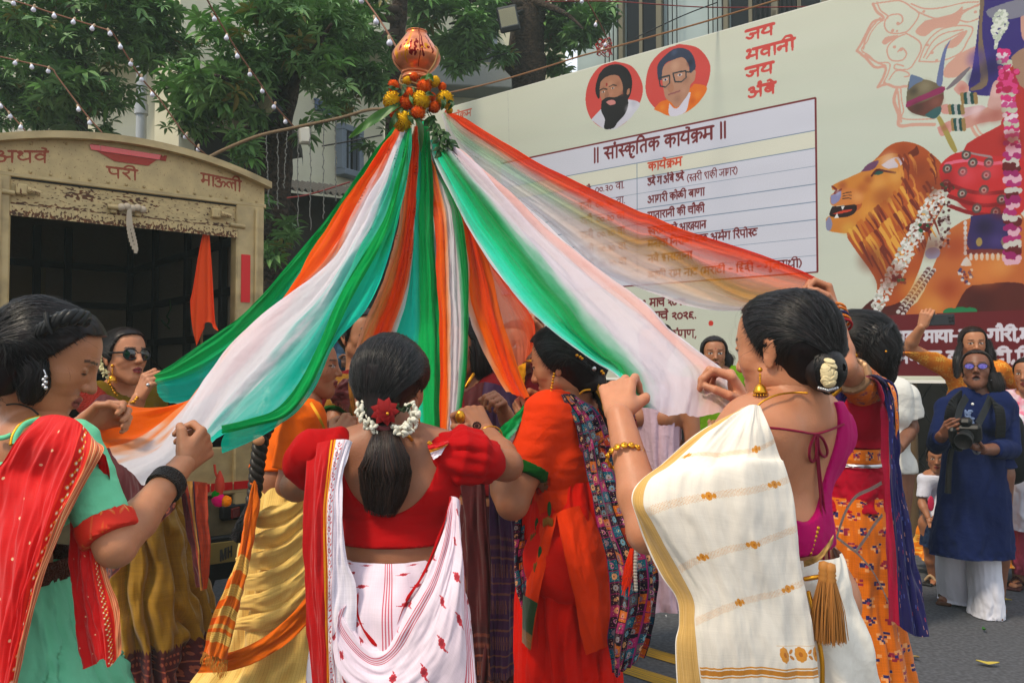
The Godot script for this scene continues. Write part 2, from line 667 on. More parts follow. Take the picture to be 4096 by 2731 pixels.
const GLYPHS:={
	"ka": [.95,[[.5,0,.5,1],[.5,.35,.25,.25,.1,.45,.25,.65,.5,.45],[.5,.42,.75,.3,.87,.5,.76,.75]]],
	"kra": [.95,[[.5,0,.5,1],[.5,.35,.25,.25,.1,.45,.25,.65,.5,.45],[.5,.42,.75,.3,.87,.5,.76,.75],[.5,.75,.2,.98]]],
	"kha": [1.1,[[.12,0,.32,.15,.1,.45,.3,.75,.55,.95],[.95,0,.95,1],[.95,.4,.7,.33,.55,.55,.7,.76,.95,.6]]],
	"ga": [.82,[[.22,0,.22,.55,.12,.68,.02,.58],[.65,0,.65,1]]],
	"ca": [.85,[[.68,0,.68,1],[.02,.3,.68,.3],[.2,.3,.14,.6,.38,.76,.68,.65]]],
	"ja": [.95,[[.78,0,.78,1],[.3,.42,.78,.42],[.42,.42,.44,.7,.24,.82,.04,.64]]],
	"ta": [.75,[[.58,0,.58,1],[.58,.4,.28,.4,.12,.62,.24,.95]]],
	"tha": [.9,[[.73,0,.73,1],[.2,.22,.1,.1,.22,.03,.32,.15,.24,.3,.1,.5,.3,.78,.73,.62]]],
	"da": [.7,[[.36,0,.36,.3],[.42,.3,.12,.36,.12,.66,.4,.7,.46,.56,.32,.5],[.38,.68,.58,1.02]]],
	"na": [.8,[[.63,0,.63,1],[.63,.45,.25,.45],[.25,.45,.1,.55,.18,.7,.28,.58,.25,.45]]],
	"pa": [.8,[[.15,0,.15,.42,.32,.64,.63,.55],[.63,0,.63,1]]],
	"ba": [.82,[[.65,0,.65,1],[.65,.35,.38,.24,.12,.48,.32,.74,.65,.6],[.25,.34,.6,.64]]],
	"bha": [.9,[[.73,0,.73,1],[.1,.05,.25,.0,.3,.2,.2,.42,.24,.66,.1,.74,.06,.6,.3,.6],[.24,.6,.73,.6]]],
	"ma": [.82,[[.2,0,.2,.68],[.2,.55,.06,.66,.14,.8,.24,.68],[.2,.56,.65,.56],[.65,0,.65,1]]],
	"ya": [.82,[[.12,0,.3,.15,.16,.36,.1,.56,.36,.7,.65,.58],[.65,0,.65,1]]],
	"ra": [.58,[[.12,0,.42,.1,.38,.36,.12,.46],[.12,.42,.32,.66,.5,.98]]],
	"la": [1.0,[[.82,0,.82,1],[.82,.36,.58,.3,.48,.56,.54,.84],[.48,.5,.36,.3,.12,.4,.1,.66,.3,.82]]],
	"lla": [.95,[[.45,0,.45,.3],[.45,.3,.18,.3,.08,.55,.26,.75,.45,.5,.64,.3,.84,.5,.66,.76,.45,.5]]],
	"va": [.8,[[.63,0,.63,1],[.63,.35,.34,.25,.12,.5,.32,.76,.63,.6]]],
	"sha": [.95,[[.78,0,.78,1],[.1,.3,.12,.08,.34,.06,.4,.26,.2,.44],[.2,.44,.36,.62,.5,.95]]],
	"sa": [.95,[[.1,0,.38,.1,.34,.36,.1,.46],[.12,.42,.3,.66,.46,.98],[.28,.56,.78,.56],[.78,0,.78,1]]],
	"ss": [.55,[[.1,0,.38,.1,.34,.36,.1,.46],[.12,.42,.3,.66,.46,.98],[.28,.56,.55,.56]]],
	"ha": [.75,[[.36,0,.36,.22],[.4,.24,.12,.28,.14,.48,.42,.48,.5,.62,.26,.7,.26,.88,.54,1]]],
	"tta": [.72,[[.36,0,.36,.24],[.56,.3,.2,.25,.06,.55,.26,.86,.58,.76]]],
	"ttha": [.75,[[.36,0,.36,.26],[.36,.26,.08,.4,.12,.78,.42,.86,.62,.6,.36,.26]]],
	"nna": [.95,[[.12,0,.12,.42,.28,.6,.42,.42,.42,0],[.78,0,.78,1]]],
	"a": [1.1,[[.08,.14,.3,.02,.42,.2,.22,.4],[.22,.4,.52,.5,.46,.86,.2,.94,.02,.78],[.5,.56,.88,.5],[.88,0,.88,1]]],
	"u": [.78,[[.36,0,.36,.12],[.1,.26,.34,.12,.5,.28,.28,.45],[.28,.45,.62,.56,.5,.9,.2,.96,.04,.8]]],
	"uu": [1.0,[[.36,0,.36,.12],[.1,.26,.34,.12,.5,.28,.28,.45],[.28,.45,.6,.56,.5,.9,.2,.96,.04,.8],[.56,.55,.78,.38,.94,.55,.84,.82]]],
	"kta": [.95,[[.5,0,.5,.3],[.5,.3,.25,.25,.1,.45,.25,.65,.5,.5],[.5,.5,.75,.3,.87,.5,.76,.75],[.5,.5,.35,.75,.5,1]]],
	"aa": [.32,[[.2,0,.2,1]]],
	"ii": [.34,[[.2,0,.2,1],[.2,0,.1,-.32,-.2,-.36,-.4,-.12,-.42,0]]],
	"i": [.34,[[.16,0,.16,1],[.16,0,.3,-.34,.64,-.34,.78,0]]],
	"o": [.32,[[.2,0,.2,1],[.2,0,.02,-.34,-.16,-.32]]],
	"au": [.32,[[.2,0,.2,1],[.2,0,.02,-.34,-.16,-.32],[.2,0,.1,-.44,-.06,-.5]]],
	"ue": [.0,[[-.3,1.04,-.1,1.1,-.06,1.28,-.26,1.34]]],
	"uue": [.0,[[-.1,1.2,-.32,1.04,-.42,1.2,-.2,1.4]]],
	"e": [.0,[[-.18,0,-.36,-.32,-.54,-.3]]],
	"ai": [.0,[[-.18,0,-.36,-.3,-.54,-.26],[-.18,0,-.26,-.42,-.44,-.48]]],
	"am": [.0,[[-.28,-.26,-.26,-.25]]],
	"rr": [.0,[[-.15,0,-.1,-.24,-.32,-.32]]],
	"ri": [.0,[[-.3,1.0,-.4,1.16,-.24,1.28,-.1,1.24]]],
	"0": [.62,[[.3,.25,.08,.45,.1,.8,.3,.96,.5,.8,.52,.45,.3,.25]]],
	"1": [.55,[[.3,.5,.14,.42,.16,.26,.36,.24,.42,.44,.34,.7,.44,1]]],
	"2": [.6,[[.1,.3,.36,.22,.46,.4,.14,.66],[.14,.62,.34,.72,.5,1]]],
	"3": [.6,[[.1,.24,.4,.22,.42,.44,.2,.52],[.2,.52,.46,.6,.36,.82,.14,.84],[.3,.84,.48,1]]],
	"6": [.6,[[.46,.24,.16,.26,.14,.46,.36,.54],[.36,.54,.12,.6,.12,.84,.4,.86,.5,1]]],
	"7": [.62,[[.2,.3,.08,.55,.2,.86,.46,.9,.54,.55,.38,.3,.32,.5]]],
	"9": [.6,[[.14,.22,.3,.2,.36,.4,.14,.5,.1,.72,.36,.76,.5,1]]],
	".": [.3,[[.12,.92,.14,.96]]],
	",": [.3,[[.16,.88,.06,1.12]]],
	"-": [.6,[[.1,.5,.5,.5]]],
	"(": [.4,[[.32,-.05,.12,.3,.12,.7,.32,1.08]]],
	")": [.4,[[.08,-.05,.28,.3,.28,.7,.08,1.08]]],
	"|": [.3,[[.15,-.15,.15,1.1]]],
	" ": [.4,[]],
}
func write(pic:Pic,text:String,a:Vector2,b:Vector2,down:Vector2,thick:float,c:Color,calligraphic:=.0)->void:
	var total:=.0
	var keys:=text.split("_",false)
	for k in keys: total+=GLYPHS[k][0]
	var ex:=(b-a)/total
	var x:=.0
	for i in keys.size():
		var k:=keys[i]
		var g:Array=GLYPHS[k]
		var plain:=k in [" ",".",",","-","(",")","|"] or k.is_valid_int()
		if not plain and g[0]>.0:
			pic.stroke([a+ex*(x+{"bha":.48,"tha":.45,"a":.7,"sha":.56}.get(k,.0)),a+ex*(x+g[0])],thick,c)
		for s: Array in g[1]:
			var pts:=curve2(s)
			var out:=[]
			for p: Vector2 in pts: out.append(a+ex*(x+p.x)+down*p.y)
			if k=="am": pic.disc(out[0],thick*.8,c)
			else: pic.stroke(out,thick,c,thick*(1.0-calligraphic))
		x+=g[0]
const BOARD_A:=Vector3(-1.586,1.34,-10.45)
const BOARD_TALL:=3.08
const BOARD_LONG:=8.3
var board_dir:=Vector3(5.194,0,4.46).normalized()
var board_n:=Vector3(-4.46,0,5.194).normalized()
func _ready()->void:
	var cam:=Camera3D.new()
	cam.name="camera"
	cam.position=Vector3(0,EYE,0)
	cam.rotation.x=PITCH
	cam.fov=rad_to_deg(2.0*atan(341.0/F))
	cam.near=.05
	cam.far=400.0
	add_child(cam)
	var sky:=ProceduralSkyMaterial.new()
	sky.sky_top_color=Color(.74,.79,.85)
	sky.sky_horizon_color=Color(.97,.95,.92)
	sky.sky_curve=.2
	sky.ground_bottom_color=Color(.3,.29,.27)
	sky.ground_horizon_color=Color(.6,.6,.58)
	sky.sun_angle_max=10.0
	var env:=Environment.new()
	env.background_mode=Environment.BG_SKY
	env.sky=Sky.new()
	env.sky.sky_material=sky
	env.background_energy_multiplier=.85
	env.tonemap_mode=Environment.TONE_MAPPER_LINEAR
	env.tonemap_exposure=2.15
	env.fog_enabled=true
	env.fog_density=.0035
	env.fog_light_color=Color(.80,.86,.84)
	env.sdfgi_enabled=true
	env.ssao_enabled=true
	env.ssil_enabled=true
	var we:=WorldEnvironment.new()
	we.name="world"
	we.environment=env
	add_child(we)
	var sun:=DirectionalLight3D.new()
	sun.name="sun"
	sun.light_color=Color(1.0,.94,.84)
	sun.light_energy=.5
	sun.light_angular_distance=10.0
	sun.shadow_enabled=true
	add_child(sun)
	sun.look_at_from_position(Vector3(-4,7.5,3.2),Vector3.ZERO)
	rng.seed=77
	fn.seed=5
	fn.frequency=1.0
	fn.fractal_octaves=2
	materials()
	ground()
	buildings()
	billboard()
	trees()
	truck()
	street_things()
	people()
	cloths()
	pole_and_pot()
	string_lights()
	small_things()
func materials()->void:
	M.noise=tex(noise_img(256,.012,5,3))
	M.fine=tex(noise_img(256,.06,4,9))
	M.crease=tex(noise_img(256,.02,4,21,FastNoiseLite.TYPE_SIMPLEX_SMOOTH,.0,1.0,FastNoiseLite.FRACTAL_RIDGED))
	M.cream_wall=mat(Color(.86,.84,.75),.85,{"tex":mottled(Color(.97,.97,.95),.12,256,.012,4),"tri":.25,"bump":M.fine,"bumps":.4})
	M.cool_wall=mat(Color(.66,.72,.72),.85,{"tex":mottled(Color(.97,.97,.97),.1,256,.012,5),"tri":.25})
	M.grey_wall=mat(Color(.50,.51,.50),.85,{"bump":M.fine,"bumps":.3,"tri":.5})
	M.brown_dark=mat(Color(.16,.14,.12),.8)
	M.black=mat(Color(.03,.03,.03),.6)
	M.dark_metal=mat(Color(.09,.09,.10),.5,{"metal": .3})
	M.grey_metal=mat(Color(.45,.48,.5),.5,{"metal": .2})
	M.glass=mat(Color(.03,.05,.065),.15,{"spec": .35})
	M.white=mat(Color(.88,.88,.86),.6)
	M.gold=mat(Color(.83,.58,.16),.3,{"metal": .9})
	M.silver=mat(Color(.75,.75,.76),.3,{"metal": .9})
func ground()->void:
	var t:=mottled(Color(.29,.29,.305),.24,512,.11,12)
	var g:=Soup.new()
	g.quad(Vector3(-80,0,40),Vector3(-80,0,-120),Vector3(80,0,-120),Vector3(80,0,40))
	for i in 4: g.n[i]=Vector3.UP
	struct("road",g.mesh(),mat(Color(1.0,1.0,1.0),.9,{"tex":t,"tri":.6,"bump":M.fine,"bumps":.4}))
	var back:=-board_n*1.75
	var A:=BOARD_A+back-board_dir*3.0
	A.y=0
	var L:=13.0
	var s:=Soup.new()
	var tr:=Transform3D(Basis(board_dir,Vector3.UP,board_n),A+board_dir*(L*.5)-board_n*2.0+Vector3.UP*.07)
	s.box(tr,Vector3(L,.14,4.0),.015)
	struct("pavement",s.mesh(),mat(Color(.42,.41,.39),.9,{"bump":M.fine,"bumps":.6,"tri":1.0}))
	var kerb:=thing("kerb","low grey stone kerb along the pavement under the programme board","kerb",A)
	kerb.set_meta("kind","structure")
	for i in 13:
		put("kerb_stone",box_mesh(Transform3D(),Vector3(.985,.15,.16),.012),mat(Color(.36,.35,.33).lightened(rng.randf()*.08),.9,{"bump":M.fine,"bumps":.5,"tri":2.0}),kerb,Transform3D(tr.basis,A+board_dir*(i+.5)+board_n*.085+Vector3.UP*.075))
	var worn:=Pic.new(512,64,Color(.74,.55,.10,1))
	var n:=FastNoiseLite.new()
	n.frequency=.045
	n.fractal_octaves=4
	for y in 64:
		for x in 512:
			var v:=n.get_noise_2d(x,y)
			var c:=Color(.70,.53,.13).lerp(Color(.33,.31,.27),smoothstep(.05,.3,v))
			c.a=1.0 if v<.33 else .0
			worn.im.set_pixel(x,y,c)
	M.yellow_line=mat(Color.WHITE,.85,{"tex":worn.tex(),"cut":true})
	for k in 2:
		var a:=on_plane(8,1900+k*-90,1330+k*120,Vector3(0,.004,0),Vector3.UP)
		var dir:=(on_plane(9,160,1412,Vector3(0,.004,0),Vector3.UP)-on_plane(8,1990,1352,Vector3(0,.004,0),Vector3.UP)).normalized()
		var side:=dir.cross(Vector3.UP)
		var y:=Soup.new()
		var wd:=.055
		for j in 6:
			var p0:=a+dir*(-2.5+j*1.2)
			var p1:=p0+dir*1.2
			y.quad(p0+side*wd,p0-side*wd,p1-side*wd,p1+side*wd,Vector2(0,0),Vector2(1,1))
		for i in y.n.size(): y.n[i]=Vector3.UP
		var o:=obj("road_line",y.mesh(),M.yellow_line)
		o.set_meta("kind","structure")
func bars(parent:Node3D,called:String,from:Vector3,to:Vector3,up:Vector3,count:int,r:float,m:Material)->void:
	for i in count:
		var p:=from.lerp(to,float(i)/maxf(1.0,count-1))
		obj(called,tube_mesh([p,p+up],r,r,5),m,parent)
func window(parent:Node3D,a:Vector3,right:Vector3,w:float,h:float,n:Vector3,frame:Material,cols:=2,grille:=0)->void:
	var b:=Basis(right,Vector3.UP,n)
	var c:=a+right*w*.5+Vector3.UP*h*.5
	var f:=Soup.new()
	var t:=.09
	f.box(Transform3D(b,c+Vector3.UP*(h*.5+t*.5)+n*.05),Vector3(w+t*2,t,.18),.008)
	f.box(Transform3D(b,c-Vector3.UP*(h*.5+t*.5)+n*.07),Vector3(w+t*2,t,.24),.008)
	for s: float in [-1.0,1.0]: f.box(Transform3D(b,c+right*s*(w*.5+t*.5)+n*.05),Vector3(t,h-.004,.18),.008)
	var win:=obj("window",f.mesh(),frame,parent)
	var cw:=w/cols
	for i in cols:
		put("pane",box_mesh(Transform3D(),Vector3(cw-.05,h-.03,.02)),M.glass,win,Transform3D(b,a+right*cw*(i+.5)+Vector3.UP*h*.5+n*.012))
		if i>0: put("mullion",box_mesh(Transform3D(),Vector3(.05,h-.01,.06)),frame,win,Transform3D(b,a+right*cw*i+Vector3.UP*h*.5+n*.03))
	for i in grille:
		var x:=w*(i+.5)/grille
		put("grille_bar",tube_mesh([Vector3(0,0,0),Vector3(0,h,0)],.008,.008,5),M.dark_metal,win,Transform3D(b,a+right*x+n*.12))
func wall_box(parent:Node3D,called:String,a:Vector3,b:Vector3,y0:float,y1:float,thick:float,m:Material)->MeshInstance3D:
	var dir:=Vector3(b.x-a.x,0,b.z-a.z)
	var L:=dir.length()
	dir/=L
	var n:=Vector3(-dir.z,0,dir.x)
	if n.z<0: n=-n
	var c:=Vector3((a.x+b.x)*.5,(y0+y1)*.5,(a.z+b.z)*.5)-n*thick*.5
	return obj(called,box_mesh(Transform3D(Basis(dir,Vector3.UP,dir.cross(Vector3.UP)),c),Vector3(L,y1-y0,thick)),m,parent)
func buildings()->void:
	var A:=gnd(180,9.8)
	var B:=gnd(388,13.0)
	var dir:=(B-A).normalized()
	var n:=Vector3(-dir.z,0,dir.x)
	if n.z<0: n=-n
	var b1:=thing("apartment_building","cream apartment block behind the left tree with a grey framed window","building",A)
	wall_box(b1,"wall",A,B,0,10.0,5.0,M.cream_wall)
	var P:=func(k:int,x:float,y:float,out:=.0)->Vector3:return on_plane(k,x,y,A,n)+n*out
	var l0:Vector3=P.call(1,1190,60)
	var ledge:=Soup.new()
	var e0:Vector3=P.call(2,-300,175)
	var e1:Vector3=P.call(2,340,392)
	var bas:=Basis(dir,Vector3.UP,n)
	ledge.box(Transform3D(bas,Vector3((e0.x+e1.x)*.5,e1.y,(e0.z+e1.z)*.5)+n*.3),Vector3((e1-e0).length()*1.0,.16,.6),.02)
	obj("ledge",ledge.mesh(),M.cream_wall,b1)
	var c0:Vector3=P.call(1,1070,1000)
	var c1:Vector3=P.call(1,1640,1000)
	var w:=(c1-c0).length()
	var top:float=(P.call(1,1380,700) as Vector3).y-c0.y
	var arch:=[]
	for i in 17:
		var a:=PI*i/16.0
		arch.append(Vector3(-cos(a)*w*.5+w*.5,top-.5+sin(a)*.5,0))
	var cs:=Soup.new()
	for i in 16:
		var p:Vector3=c0+dir*arch[i].x+Vector3.UP*arch[i].y
		var r:Vector3=c0+dir*arch[i+1].x+Vector3.UP*arch[i+1].y
		cs.quad(p-n*.02,r-n*.02,r+n*.7,p+n*.7)
		cs.quad(p+n*.7,r+n*.7,r+n*.7-Vector3.UP*.12,p+n*.7-Vector3.UP*.12)
	obj("canopy",cs.mesh(),mat(Color(.26,.24,.21),.8),b1)
	put("opening",box_mesh(Transform3D(),Vector3(w,top,.03)),M.brown_dark,b1,Transform3D(bas,c0+dir*w*.5+Vector3.UP*(top*.5-.2)+n*.016))
	var wa:Vector3=P.call(2,90,1065)
	var wb:Vector3=P.call(2,172,1065)
	var wt:Vector3=P.call(2,172,850)
	window(b1,wa,dir,(wb-wa).length(),wt.y-wa.y,n,mat(Color(.47,.51,.56),.7),2,3)
	var tm:=TextMesh.new()
	var sf:=SystemFont.new()
	sf.font_names=PackedStringArray(["Droid Sans"])
	sf.font_weight=700
	tm.font=sf
	tm.text="IDE"
	tm.font_size=48
	tm.depth=.04
	var ta:Vector3=P.call(1,1965,665)
	var tb:Vector3=P.call(1,2075,685)
	tm.pixel_size=(tb-ta).length()/(tm.get_aabb().size.x/tm.pixel_size)
	put("letters",tm,mat(Color(.36,.42,.52),.5),b1,Transform3D(bas,(ta+tb)*.5+n*.03))
	wall_box(b1,"pier",gnd(176,9.55),gnd(192,9.75),0,9.0,.4,M.cream_wall)
	wall_box(b1,"side_wall",gnd(124,10.6),gnd(177,9.9),0,9.0,.3,M.grey_wall)
	var pipe:=Soup.new()
	var pp:=gnd(138,9.9)
	pipe.tube([pp,pp+Vector3.UP*8.0],.06,.06,10)
	for i in 6: pipe.tube([pp+Vector3.UP*(1.4+i),pp+Vector3.UP*(1.52+i)],.078,.078,10)
	obj("drain_pipe",pipe.mesh(),mat(Color(.66,.68,.70),.5),b1)
	var C:=gnd(-60,10.8)
	var D:=gnd(132,11.6)
	var b2:=thing("balcony_building","pale building behind the leaves at far left with barred balconies","building",C)
	wall_box(b2,"wall",C,D,0,9.5,4.0,mat(Color(.78,.76,.70),.85))
	var bd:=(D-C).normalized()
	var bn:=Vector3(-bd.z,0,bd.x)
	var slab:Material=M.cream_wall
	for fl in 2:
		var y:=2.75+fl*2.4
		var p0:=gnd(58,10.0)
		var p1:=gnd(128,10.5)
		var sl:=box_mesh(Transform3D(Basis(bd,Vector3.UP,bd.cross(Vector3.UP)),(p0+p1)*.5+Vector3.UP*y),Vector3((p1-p0).length()+.2,.14,1.2),.01)
		obj("balcony",sl,slab,b2)
		bars(b2,"railing_bar",p0+Vector3(0,y+.07,.45),p1+Vector3(0,y+.07,.45),Vector3.UP*1.35,12,.012,M.dark_metal)
		for r in 6: obj("rail",tube_mesh([p0+Vector3(-.1,y+.2+r*.22,.465),p1+Vector3(.1,y+.2+r*.22,.465)],.014,.014,5),M.dark_metal,b2)
	window(b2,gnd(70,11.2)+Vector3(0,3.0,.0),bd,.9,1.2,bn,M.white,2,0)
	var E:=gnd(380,15.0)
	var G:=gnd(566,15.5)
	var b3:=thing("rear_building","cream building behind the copper pot with a small barred window","building",E)
	wall_box(b3,"wall",E,G,0,13.0,4.0,M.cream_wall)
	wall_box(b3,"pilaster",gnd(383,14.6),gnd(422,14.62),0,13.0,.5,mat(Color(.58,.55,.48),.85))
	var bd3:=(G-E).normalized()
	var n3:=Vector3(-bd3.z,0,bd3.x)
	if n3.z<0: n3=-n3
	var wa3:=on_plane(2,965,355,E,n3)
	window(b3,wa3,bd3,.23,.45,n3,mat(Color(.47,.51,.56),.7),1,3)
	var lg:=Soup.new()
	var g0:=on_plane(2,700,520,E,n3)
	var g1:=on_plane(2,940,560,E,n3)
	lg.box(Transform3D(Basis(bd3,Vector3.UP,n3),(g0+g1)*.5+n3*.3),Vector3((g1-g0).length()+2.0,.4,.7),.02)
	obj("ledge",lg.mesh(),M.grey_wall,b3)
	var H:=gnd(578,13.2)
	var I:=gnd(1160,10.2)
	var b4:=thing("office_building","pale blue grey building above the programme board with tall barred windows","building",H)
	wall_box(b4,"wall",H,I,0,9.0,4.0,M.cool_wall)
	var d4:=(I-H).normalized()
	var n4:=Vector3(-d4.z,0,d4.x)
	if n4.z<0: n4=-n4
	var fr:=mat(Color(.42,.40,.33),.6)
	for a: Array in [[2,1885.0,2090.0,2],[3,500.0,770.0,2],[3,800.0,1080.0,2]]:
		var p:=on_plane(a[0],a[1],345 if a[0]==2 else 180,H,n4)
		var r:=on_plane(a[0],a[2],345 if a[0]==2 else 180,H,n4)
		var flat:=Vector3(r.x-p.x,0,r.z-p.z).length()
		p.y=minf(p.y,r.y)-.4
		window(b4,p,d4,flat,1.9,n4,fr,a[3],0)
		for s in 2:
			var e:=p+d4*(-.28 if s==0 else flat+.12)
			bars(b4,"grille_bar",e+n4*.15,e+d4*.2+n4*.15,Vector3.UP*1.9,4,.009,M.dark_metal)
	var s0:=gnd(250,8.6)
	var s1:=gnd(420,9.6)
	var shed:=thing("shed","dark low shed with a corrugated sheet roof behind the left cloths","shed",s0)
	wall_box(shed,"wall",s0,s1,0,3.25,.3,mat(Color(.20,.185,.165),.9,{"bump":M.fine,"bumps":1.0,"tri":.7}))
	var sd:=(s1-s0).normalized()
	var sn:=Vector3(-sd.z,0,sd.x)
	if sn.z<0: sn=-sn
	var rows:=[]
	for i in 3:
		var row:=[]
		for j in 241:
			var u:=float(j)/240.0
			row.append(s0.lerp(s1,u)+sn*(-.2+i*.45)+Vector3.UP*(3.42-i*.14+.02*sin(u*TAU*30.0)))
		rows.append(row)
	obj("roof_sheet",grid_mesh(rows,func(u,v):return Vector2(v,u)),mat(Color(.30,.29,.28),.6,{"metal":.3}),shed)
	var g2a:=gnd(338,9.0)
	var g2b:=gnd(520,9.4)
	var gate:=thing("iron_gate","blue iron gate of thin bars behind the man in the yellow cap","gate",g2a)
	var gm:=mat(Color(.10,.27,.38),.5)
	bars(gate,"bar",g2a,g2b,Vector3.UP*1.95,26,.014,gm)
	for y: float in [.15,1.0,1.6,1.9]: obj("rail",tube_mesh([g2a+Vector3.UP*y,g2b+Vector3.UP*y],.022,.022,6),gm,gate)
	var back:=BOARD_A-board_n*3.2
	back.y=0
	var sh:=thing("shop_front","dark shop front behind the folding grille under the board","shop",back)
	wall_box(sh,"wall",back-board_dir*1.5,back+board_dir*9.5,.0,3.2,.3,mat(Color(.07,.06,.055),.9))
	var gr:=thing("folding_grille","black folding lattice grille on the pavement under the maroon strip of the board","grille",back+board_n*.4+board_dir*4.0)
	var gb:=back+board_n*.7+Vector3.UP*.2
	for i in 34:
		var s:=3.6+i*.17
		for sgn: float in [-1.0,1.0]:
			if i%2==0: obj("lattice_bar",tube_mesh([gb+board_dir*s,gb+board_dir*(s+sgn*.9)+Vector3.UP*1.5+board_n*.012*sgn],.011,.011,4),M.dark_metal,gr)
	for y: float in [.0,1.5]: obj("rail",tube_mesh([gb+board_dir*3.0+Vector3.UP*y,gb+board_dir*9.4+Vector3.UP*y],.02,.02,5),M.dark_metal,gr)
	for i in 3:
		var hp:=gb+board_dir*(6.15+i*.75+(.35 if i==2 else .0))+board_n*.12+Vector3.UP*.05
		var rails:=[]
		for j in 5: rails.append([hp+board_dir*j*.11+Vector3.UP*1.3,hp+board_dir*(j*.12)+board_n*.02+Vector3.UP*.6,hp+board_dir*j*.125])
		var hc:=obj("hanging_cloth",sheet(rails,12,6,null,func(u,r):return .02*sin(r*5.0)),mat([Color(.25,.03,.06),Color(.20,.10,.05),Color(.18,.02,.05)][i],.9))
		tag(hc,["dark red cloth hanging inside the grille, left of the child","dark brown cloth hanging inside the grille behind the child","dark maroon cloth hanging inside the grille behind the woman in navy"][i],"cloth")
const PPM:=246.0
func bp(k:int,x:float,y:float)->Vector2:
	var p:=on_plane(k,x,y,BOARD_A,board_n)
	return Vector2((p-BOARD_A).dot(board_dir)*PPM,(BOARD_A.y+BOARD_TALL-p.y)*PPM)
func bps(k:int,flat:Array,smooth:=0)->Array:
	var out:=[]
	for i in flat.size()/2: out.append(bp(k,flat[2*i],flat[2*i+1]))
	return spline(out,smooth*out.size()) if smooth else out
func ring_of(a:Array)->Array:
	var b:=a.duplicate()
	b.append(a[0])
	return spline(b,a.size()*5)
func words(pic:Pic,text:String,k:int,x0:float,y0:float,x1:float,y1:float,tall:float,thick:float,c:Color,cal:=.0)->void:
	var a:=bp(k,x0,y0)
	var b:=bp(k,x1,y1)
	var d:=bp(k,x0,y0+tall)
	a.y=(a.y+b.y)*.5
	b.y=a.y
	write(pic,text,a,b,Vector2(0,d.distance_to(bp(k,x0,y0))),thick,c,cal)
func wrinkles()->ImageTexture:
	var im:=Image.create(512,192,false,Image.FORMAT_RGB8)
	var n:=FastNoiseLite.new()
	n.frequency=.008
	n.fractal_octaves=3
	for y in 192:
		for x in 512:
			var v:=.5+.35*n.get_noise_2d(x*.6,y*2.2)+.1*sin(x*.12+3.0*n.get_noise_2d(x,y+700.0))
			im.set_pixel(x,y,Color(v,v,v))
	im.bump_map_to_normal_map(3.0)
	return tex(im)
